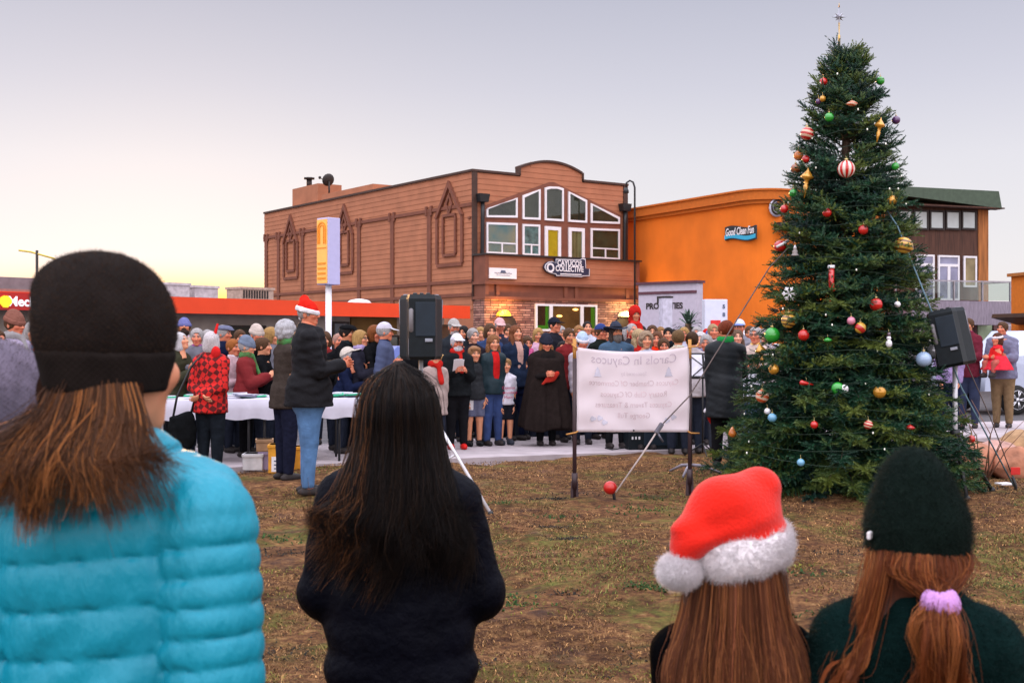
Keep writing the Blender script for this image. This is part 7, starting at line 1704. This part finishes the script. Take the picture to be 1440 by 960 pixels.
# ---- dark haired woman
def dark_woman():
    D = 3.0
    Pn = person('woman with long dark wavy hair and a black jacket, seen from behind with bent elbows', 562, 503, D, 180, None, None, None, brown, 0, None, legs=(.012, .014, .03), lk='jeans', height=1.555, group=None, wide=1.06, arms='front', z0=0)
    rt = Pn['root']; gar = Pn['gar']; k = Pn['k']; shz = Pn['shz']; ny = Pn['ny']; RA = Pn['RA']; torso = Pn['torso']; cz = Pn['hcz']
    def coat(Q):
        F = torso(Q, .024)
        F = smin(F, cap(Q, (0, 0, .92), (0, 0, .66), .165, .178, (1, .74, 1))[0], .03)
        for s in (-1, 1):
            S_, E, Wr, f = RA[s]; S2 = np.array(S_); E2 = np.array(S_)+np.array((s*.058, -.02, -.225)); W2 = E2+np.array((-s*.07, -.21, .04))
            a = smin(cap(Q, S2, E2, .064, .060)[0], cap(Q, E2, W2, .058, .045)[0], .02); F = smin(F, a, .022)
        F = F+.006*nz(Q, 15, 13)+.0045*nz(Q*np.array((1, 1, 2.4), np.float32), 32, 14)
        # soft quilting rows below the shoulder blades
        F = F-.006*np.abs(np.sin(Q[..., 2]*math.pi/.085))**.6*np.clip((1.0-Q[..., 2])/.1, 0, 1)
        F = smax(F, .64-Q[..., 2], .01); return smax(F, Q[..., 2]-(ny+.04), .012)
    gar('jacket', coat, (-.40, -.42, .60), (.40, .30, ny+.09), mat('black_navy_nylon', (.0018, .0022, .0055), .6, noise=.3, nscale=8, bump=.4, bscale=40, spec=.06), hh=.0105)
    n, nc = 4200, 80; g_, cid, u, uc = clumped(n, nc, 77)
    ang_c = (uc*2-1)*1.9; a = ang_c[cid]*.8+.2*(u*2-1)*1.9+g_.normal(size=n)*.06; sn, cs = np.sin(a), np.cos(a); dep = g_.uniform(-.014, .012, n)
    part_ = g_.normal(size=n)*.01
    yr = g_.uniform(-.07, .06, n); K00 = np.stack([.004*np.sign(sn)+.002*g_.normal(size=n), yr, cz+.0285+.098*np.sqrt(np.clip(1-((yr-.014)/.106)**2, .05, 1))], 1)
    K0 = np.stack([(.084+dep*.3)*sn, .012+(.102+dep*.3)*cs, np.full(n, cz+.055)], 1)
    K1 = np.stack([(.104+dep)*sn, .020+(.098+dep)*cs, np.full(n, cz-.08)], 1)
    side = np.clip(np.abs(sn)-.55, 0, 1)*2.2
    K2 = np.stack([(.122+dep+.02*side)*sn, .070+(.075+dep)*np.maximum(cs, -.2), np.full(n, cz-.20)], 1)
    lc = g_.normal(size=nc)[cid]; end = cz-.36+lc*.04+g_.normal(size=n)*.02+.03*side
    K3 = np.stack([(.138+dep+.03*side)*sn+.02*lc, .088+(.072+dep)*np.maximum(cs, -.4), (end+cz-.215)/2], 1)
    K4 = np.stack([(.140+.05*side)*sn+.03*(g_.random(nc)[cid]-.5), .090+(.070+dep)*np.maximum(cs, -.4), end], 1)
    fl = .7*np.clip(sn-.4, 0, 1); K2[:, 0] += .015*fl; K3[:, 0] += .040*fl; K4[:, 0] += .050*fl; K4[:, 2] += .01*fl
    for Kk, w in ((K2, .22), (K3, .40), (K4, .55)):
        for c_ in range(nc):
            mk = cid == c_
            if mk.any(): Kk[mk] = Kk[mk]*(1-w)+Kk[mk].mean(0)*w
    K4[:, 2] += np.abs(g_.normal(size=n))*.05-.02; K4[:, 0] += g_.normal(size=n)*.007
    t = np.linspace(0, 1, 17); Pp = bez([K00, K0, K1, K2, K3, K4], t)
    wv = np.sin(t[None, :]*15+uc[cid][:, None]*25)*.013*np.clip(t-.35, 0, 1)[None, :]; Pp[..., 0] += wv; Pp[..., 1] += np.cos(t[None, :]*15+uc[cid][:, None]*25)*.008*np.clip(t-.35, 0, 1)[None, :]
    cl = haircols(g_, n, cid, nc, (.007, .0048, .0045), .35, (.024, .013, .008)); 
    left = (sn > .5) & (g_.random(n) < .30); cl[left] = np.array((.16, .062, .022))*np.exp(g_.normal(size=(left.sum(), 1))*.35)  # warm backlight painted into some strands on the left
    Pn_ = strand_mesh('hair', Pp, .0010, cl, M_strand, rt)
    def under(Q):
        F = smin(cap(Q, (0, .045, cz-.05), (0, .09, cz-.26), .080, .085, (1.2, .5, 1))[0], ell(Q, (0, .03, cz-.03), (.078, .085, .08)), .04); F = smax(F, -.02-Q[..., 1], .02); return smin(F, ell(Q, (0, .012, cz+.027), (.080, .102, .0945)), .01)
    gar('under_hair', under, (-.2, -.12, cz-.42), (.2, .2, cz+.14), mat('hair_black_base', (.004, .003, .003), .8, spec=.05, noise=.3, nscale=60, stretch=(4, 4, .5)), hh=.013)
dark_woman()

# ---- girl in the santa hat
def santa_girl():
    D = 2.4
    Pn = person('girl in a red santa hat with long straight light brown hair over a black top', 1030, 690, D, 178, None, None, None, brown, 2, None, legs=(.02, .03, .07), lk='jeans', height=1.305, group=None, wide=1.02, z0=0)
    rt = Pn['root']; gar = Pn['gar']; shz = Pn['shz']; ny = Pn['ny']; RA = Pn['RA']; torso = Pn['torso']; cz = Pn['hcz']; tr = Pn['tr']; Mh = Pn['Mh']; k = Pn['k']
    def coat(Q):
        F = torso(Q, .014); F = smin(F, cap(Q, (0, 0, .70), (0, 0, .52), .12, .125, (1, .74, 1))[0], .03)
        for s in (-1, 1): F = smin(F, Pn['armsd'](Q, s, .014), .018)
        F = F+.004*nz(Q, 20, 23)+.003*nz(Q, 42, 24); F = smax(F, .52-Q[..., 2], .01); return smax(F, Q[..., 2]-(ny+.03), .01)
    gar('jacket', coat, (-.32, -.25, .48), (.32, .25, ny+.07), mat('black_fleece', (.002, .002, .0027), .95, noise=.2, nscale=20, bump=.3, bscale=80, spec=.02), hh=.0095)
    # hat in head space, scaled by Mh; back is +y and the photo's left is +x
    M2 = Mh @ Matrix.Translation((0, 0, .014)) @ Matrix.Diagonal((.93, .93, .80, 1))
    def cone(Q):
        F = smax(ell(Q, (0, .012, .045), (.112, .124, .115)), .015-Q[..., 2]-.20*(Q[..., 1]), .01)
        F = smin(F, cap(Q, (-.015, .01, .09), (-.058, .0, .162), .085, .040)[0], .05)
        F = smin(F, cap(Q, (-.055, .01, .160), (.03, .06, .125), .042, .062)[0], .04)
        F = smin(F, cap(Q, (.03, .06, .12), (.108, .105, .035), .062, .040)[0], .04)
        F = smin(F, cap(Q, (.106, .110, .04), (.130, .120, -.015), .040, .022)[0], .03)
        F = F+.0045*nz(Q, 22, 6)+.006*np.sin(Q[..., 0]*38+Q[..., 2]*62)*np.exp(-((Q[..., 2]-.055)**2)/.0012)*(Q[..., 1] > 0)
        return F
    V, F = surf(cone, (-.17, -.17, -.06), (.19, .19, .25), .0065)
    mr = mat('santa_red_felt', (.62, .012, .004), .85, noise=.06, nscale=20, bump=.25, bscale=160, spec=.15, sheen=.15)
    hat = link('santa_hat', fastmesh('santa_hat', tr(M2, V), F), mr, rt)
    def band(Q):
        zz = Q[..., 2]+.16*Q[..., 1]-.012+.10*np.clip(Q[..., 0], -.2, .2)*.9; rr = cap(Q, (0, .010, .1), (0, .012, -.1), .112, .108, (1, 1.12, 1))[0]
        return np.sqrt((rr/.019)**2+(zz/.050)**2)*.018-.018+.0035*nz(Q, 60, 7)
    V2, F2 = surf(band, (-.17, -.18, -.10), (.17, .19, .10), .007)
    wm = mat('white_fur', (.88, .84, .86), .95, noise=.1, nscale=40, bump=.3, bscale=120, sheen=.3)
    bd = link('fur_band', fastmesh('fur_band', tr(M2, V2), F2), wm, hat); mf = mat('white_fur_fibres', (1, 1, 1), .8, noise=0, attr='Col', trans=.3)
    fuzz('fur', tr(M2, V2), F2, 26000, .010, .00042, (.92, .88, .90), bd, mf, 9, .25)
    V3, F3 = surf(lambda Q: ell(Q, (.134, .125, -.042), (.042, .042, .040))+.004*nz(Q, 70, 8), (.07, .06, -.10), (.20, .19, .02), .007)
    pp = link('pompom', fastmesh('pompom', tr(M2, V3), F3), wm, hat); fuzz('fur', tr(M2, V3), F3, 9000, .010, .00042, (.92, .88, .90), pp, mf, 10, .1)
    n, nc = 6500, 150; g_, cid, u, uc = clumped(n, nc, 5)
    a = (uc*2-1)[cid]*1.35+.12*(u*2-1)*1.4+g_.normal(size=n)*.03; sn, cs = np.sin(a), np.cos(a); dep = g_.uniform(-.012, .010, n); hs = .93
    side = np.clip(np.abs(sn)-.6, 0, 1)*2.4
    K0 = np.stack([(.082+dep*.4)*sn, .012+(.096+dep*.4)*cs, np.full(n, cz+.02)], 1)
    K1 = np.stack([(.100+dep)*sn, .020+(.092+dep)*cs, np.full(n, cz-.11)], 1)
    K2 = np.stack([(.130+dep)*sn+.012*side*sn, .055+(.070+dep)*np.maximum(cs, -.1), np.full(n, cz-.22)], 1)
    e = cz-.52+g_.normal(size=nc)[cid]*.02+.10*side
    K3 = np.stack([(.134+.01*side)*sn+.010*g_.normal(size=nc)[cid], .072+(.064+dep)*np.maximum(cs, -.2), np.full(n, cz-.37)], 1)
    K4 = np.stack([(.128)*sn+.012*g_.normal(size=nc)[cid], .080+(.060+dep)*np.maximum(cs, -.2), e], 1)
    for Kk, w in ((K2, .3), (K3, .4), (K4, .5)):
        for c_ in range(nc):
            mk = cid == c_
            if mk.any(): Kk[mk] = Kk[mk]*(1-w)+Kk[mk].mean(0)*w
    Pp = bez([K0, K1, K2, K3, K4], np.linspace(0, 1, 13))
    strand_mesh('hair', Pp, .0008, haircols(g_, n, cid, nc, (.165, .056, .026), .30, (.40, .155, .055)), M_strand, rt)
    gar('under_hair', lambda Q: smin(ell(Q, (0, .02, cz), (.08, .09, .09)), cap(Q, (0, .04, cz-.05), (0, .088, cz-.44), .080, .078, (1.3, .5, 1))[0], .03), (-.16, -.12, cz-.54), (.16, .18, cz+.1), mat('hair_brown_base', (.075, .032, .018), .6, noise=.3, nscale=60, stretch=(4, 4, .5)), hh=.012)
santa_girl()

# ---- girl in the dark green beanie
def green_girl():
    D = 2.3
    Pn = person('girl in a dark green beanie with auburn hair tied in a lilac scrunchie', 1288, 690, D, 168, None, None, None, brown, 2, None, legs=(.02, .03, .06), lk='jeans', height=1.345, group=None, wide=1.12, z0=0, hy=6)
    rt = Pn['root']; gar = Pn['gar']; shz = Pn['shz']; ny = Pn['ny']; torso = Pn['torso']; cz = Pn['hcz']; tr = Pn['tr']; Mh = Pn['Mh']
    def coat(Q):
        F = torso(Q, .028); F = smin(F, cap(Q, (0, 0, .70), (0, 0, .52), .13, .14, (1, .76, 1))[0], .03)
        for s in (-1, 1): F = smin(F, Pn['armsd'](Q, s, .026), .022)
        F = smin(F, cap(Q, (0, .01, ny-.02), (0, .015, ny+.035), .085, .072)[0], .03)
        F = F+.006*nz(Q, 18, 33)+.004*nz(Q, 45, 34); F = smax(F, .50-Q[..., 2], .01); return smax(F, Q[..., 2]-(ny+.04), .015)
    v, f = surf(coat, (-.36, -.28, .46), (.36, .28, ny+.09), .0095)
    j = link('jacket', fastmesh('jacket', v, f), mat('dark_green_fleece', (.003, .012, .0115), .95, noise=.3, nscale=20, bump=.4, bscale=70, spec=.03), rt); fuzz('fuzz', v, f, 15000, .009, .0005, (.007, .026, .025), j, seed=21, droop=.1)
    def bean(Q):
        F = ell(Q, (0, .012, .030), (.100, .112, .115)); F = smin(F, ell(Q, (.012, .02, .115), (.066, .074, .075)), .04); F = smin(F, cap(Q, (0, .010, .02), (0, .012, -.03), .098, .101, (1, 1.10, 1))[0], .02)
        F = F+.003*nz(Q, 26, 12)+.0012*np.sin(np.arctan2(Q[..., 0], Q[..., 1])*44); return smax(F, -.018-Q[..., 2]-.10*Q[..., 1], .008)
    v, f = surf(bean, (-.14, -.15, -.1), (.14, .17, .22), .006)
    hat = link('beanie', fastmesh('beanie', tr(Mh, v), f), wool('bottle_green_wool', (.004, .0085, .007)), rt); fuzz('fuzz', tr(Mh, v), f, 9000, .009, .0004, (.010, .022, .016), hat, seed=12, droop=0)
    b = MB(Mh); b.rbox((.0995, .052, .018), (.008, .034, .016), .003, Matrix.Rotation(R(-28), 3, 'Z')); b.build('white_tag', M_white, hat)
    n, nc = 4500, 100; g_, cid, u, uc = clumped(n, nc, 15)
    a = (uc*2-1)[cid]*1.7+.12*(u*2-1)+g_.normal(size=n)*.04; sn, cs = np.sin(a), np.cos(a); dep = g_.uniform(-.012, .010, n)
    tie = np.array((-.026, .132, cz-.085))
    K0 = np.stack([(.086+dep*.4)*sn, .012+(.100+dep*.4)*cs, np.full(n, cz-.005)], 1)
    K1 = np.stack([(.092+dep)*sn*.95, .025+(.096+dep)*np.maximum(cs, -.3), np.full(n, cz-.045)], 1)
    lowk = g_.normal(size=(n, 3))*.009
    K2 = tie[None]+lowk; loose = (sn > .66)                        # the left curtain is not tied in
    K2[loose] = np.stack([.112*sn[loose]+.012, .03+.07*cs[loose]+.02, np.full(loose.sum(), cz-.165)], 1)
    K3 = K2+np.array((.002, .030, -.075))+g_.normal(size=(nc, 3))[cid]*.017; K4 = K2+np.array((-.006, .022, -.20))+g_.normal(size=(nc, 3))[cid]*np.array((.026, .012, .03))
    K5 = K2+np.array((-.004, .012, -.30))+g_.normal(size=(nc, 3))[cid]*np.array((.022, .01, .03))
    K3[loose] = K2[loose]+np.array((.02, .01, -.05))+g_.normal(size=(nc, 3))[cid][loose]*.006; K4[loose] = K2[loose]+np.array((.035, .012, -.085))+g_.normal(size=(nc, 3))[cid][loose]*.010; K5[loose] = K2[loose]+np.array((.045, .012, -.125))+g_.normal(size=(nc, 3))[cid][loose]*.012
    for Kk, w in ((K3, .4), (K4, .5), (K5, .6)):
        for c_ in range(nc):
            mk = cid == c_
            for sel in (mk & loose, mk & ~loose):
                if sel.any(): Kk[sel] = Kk[sel]*(1-w)+Kk[sel].mean(0)*w
    Pp = bez([K0, K1, K2, K3, K4, K5], np.linspace(0, 1, 16))
    strand_mesh('hair', Pp, .0009, haircols(g_, n, cid, nc, (.17, .045, .014), .32, (.36, .12, .035)), M_strand, rt)
    gar('under_hair', lambda Q: smin(ell(Q, (0, .02, cz-.03), (.082, .094, .085)), cap(Q, (.03, .03, cz-.08), (.055, .05, cz-.16), .062, .05, (1.2, .8, 1))[0], .03), (-.14, -.12, cz-.25), (.16, .18, cz+.08), mat('hair_auburn_base', (.07, .018, .007), .6, noise=.3, nscale=60, stretch=(4, 4, .5)), hh=.012)
    def scr(Q):
        q = Q-np.array(tie+np.array((0, .008, -.004)), np.float32); a_ = np.arctan2(q[..., 1], q[..., 0]); rr = np.sqrt(q[..., 0]**2+q[..., 1]**2)
        return np.sqrt((rr-.019)**2+(q[..., 2]*.62)**2)-.0145-.0018*np.sin(a_*11+q[..., 2]*60)+.003*nz(Q, 90, 3)
    v, f = surf(scr, tie-.05, tie+.06, .004); link('scrunchie', fastmesh('scrunchie', v, f), mat('lilac_terry', (.52, .26, .58), .95, noise=.1, nscale=60, bump=.4, bscale=200), rt)
green_girl()

# ------------------------------------------------------------------ grass, straw and leaf litter on the lawn
def scatter():
    g_ = np.random.default_rng(99)
    def pick(n, near=2.0, far=16.2, bias=1.6):
        d = near+(far-near)*g_.random(n)**bias; x = (g_.random(n)*2-1)*.47*d; ok = (d-kerb_y(x)) < -.12; return x[ok], d[ok]
    def patch(x, y, s, sd): return nz(np.stack([x, y, 0*x], -1).astype(np.float32), s, sd, 6)
    def blades(x, y, h, w, tilt, cols, name, label, m):
        n = len(x); az = g_.random(n)*6.28; t = tilt*(.62+.38*g_.random(n)); dx, dy = np.cos(az), np.sin(az); b = np.stack([x, y, gz(x, y)-.004], 1); s = np.stack([-dy, dx, 0*dx], 1)*w[:, None]
        m_ = b+np.stack([dx*h*.5*np.sin(t), dy*h*.5*np.sin(t), h*.55*np.cos(t*.8)+.004], 1); e = b+np.stack([dx*h*np.sin(t*1.25), dy*h*np.sin(t*1.25), np.maximum(h*np.cos(t*1.25), .012)], 1)
        V = np.stack([b-s, b+s, m_+s*.7, m_-s*.7, e], 1).reshape(-1, 3); k = np.arange(n)*5
        F = np.concatenate([np.stack([k, k+1, k+2, k+3], 1), np.stack([k+3, k+2, k+4, k+4], 1)]); F2 = np.stack([k+3, k+2, k+4], 1)
        F = np.concatenate([np.stack([k, k+1, k+2], 1), np.stack([k, k+2, k+3], 1), F2])
        o = link(name, fastmesh(name, V, F, False, np.repeat(cols, 5, 0)), m); tag(o, label, 'grass' if name == 'grass' else 'litter', kind='stuff'); return o
    mb = mat('blade', (1, 1, 1), .7, noise=0, attr='Col', trans=.3, spec=.2)
    x, y = pick(120000); p = patch(x, y, 1.6, 5)+.6*patch(x, y, 5, 6); k = p > .40; x, y, p = x[k], y[k], p[k]; n = len(x)
    mixc = g_.random((n, 1)); c = np.array((.055, .075, .016))*(1-mixc)+np.array((.22, .20, .055))*mixc; c *= np.exp(g_.normal(size=(n, 1))*.3)
    blades(x, y, g_.uniform(.014, .040, n)*(1+.4*np.clip(p, 0, 1.5)), g_.uniform(.0012, .0028, n)*(1+y/9), 1.2, c, 'grass', 'sparse short olive grass growing in patches on the bare lawn', mb)
    x, y = pick(230000); k = patch(x, y, 2.3, 9)+.5*patch(x, y, 6, 10) > -.55; x, y = x[k], y[k]; n = len(x); c = np.where(g_.random((n, 1)) < .55, np.array((.27, .15, .06)), np.array((.095, .045, .020)))*np.exp(g_.normal(size=(n, 1))*.45)
    blades(x, y, g_.uniform(.010, .042, n)*(.55+.05*y), g_.uniform(.0009, .0026, n)*(.8+y/8), 1.5, c, 'straw_litter', 'dry brown straw and leaf bits strewn over the lawn', mb)
    bpy.data.objects['straw_litter'].data.update()
    # clover clumps and darker weeds
    x0, y0 = pick(46, 3, 15.5, 1.1); X = []; Y = []; 
    for a, b in zip(x0, y0):
        m_ = int(g_.integers(30, 110)); r_ = g_.uniform(.05, .22); X.append(a+g_.normal(size=m_)*r_); Y.append(b+g_.normal(size=m_)*r_*.8)
    x = np.concatenate(X); y = np.concatenate(Y); n = len(x); c = np.array((.030, .075, .018))*np.exp(g_.normal(size=(n, 1))*.35)
    blades(x, y, g_.uniform(.02, .055, n), g_.uniform(.005, .010, n), 1.35, c, 'weed_foliage', 'low green clover clumps dotted over the lawn', mb)
    x0, y0 = pick(60, 3, 13, 1.2); X = []; Y = []
    for a, b in zip(x0, y0):
        m_ = int(g_.integers(40, 160)); r_ = g_.uniform(.05, .2); X.append(a+g_.normal(size=m_)*r_*1.3); Y.append(b+g_.normal(size=m_)*r_*.7)
    x = np.concatenate(X); y = np.concatenate(Y); n = len(x); c = np.array((.026, .024, .018))*np.exp(g_.normal(size=(n, 1))*.5)
    blades(x, y, g_.uniform(.012, .05, n), g_.uniform(.003, .008, n), 1.45, c, 'dead_weed_litter', 'dark withered weed clumps dotted over the lawn', mb)
    x0, y0 = pick(40, 3, 14, 1.2); X = []; Y = []
    for a, b in zip(x0, y0):
        m_ = int(g_.integers(60, 200)); r_ = g_.uniform(.08, .25); X.append(a+g_.normal(size=m_)*r_*1.3); Y.append(b+g_.normal(size=m_)*r_*.7)
    x = np.concatenate(X); y = np.concatenate(Y); n = len(x); c = np.array((.17, .17, .03))*np.exp(g_.normal(size=(n, 1))*.35)
    blades(x, y, g_.uniform(.015, .045, n), g_.uniform(.002, .004, n), 1.4, c, 'moss_grass', 'yellow green grass tufts dotted over the lawn', mb)
    # long dry stalks at the left and right
    x = np.concatenate([g_.normal(size=60)*.16-1.05, g_.normal(size=90)*.3+2.25]); y = np.concatenate([g_.normal(size=60)*.3+5.2, g_.normal(size=90)*.7+6.2]); n = len(x); c = np.array((.34, .22, .08))*np.exp(g_.normal(size=(n, 1))*.3)
    blades(x, y, g_.uniform(.10, .30, n), g_.uniform(.001, .0018, n), 1.3, c, 'dry_grass', 'long pale dry grass stalks standing among the litter', mb)
scatter()
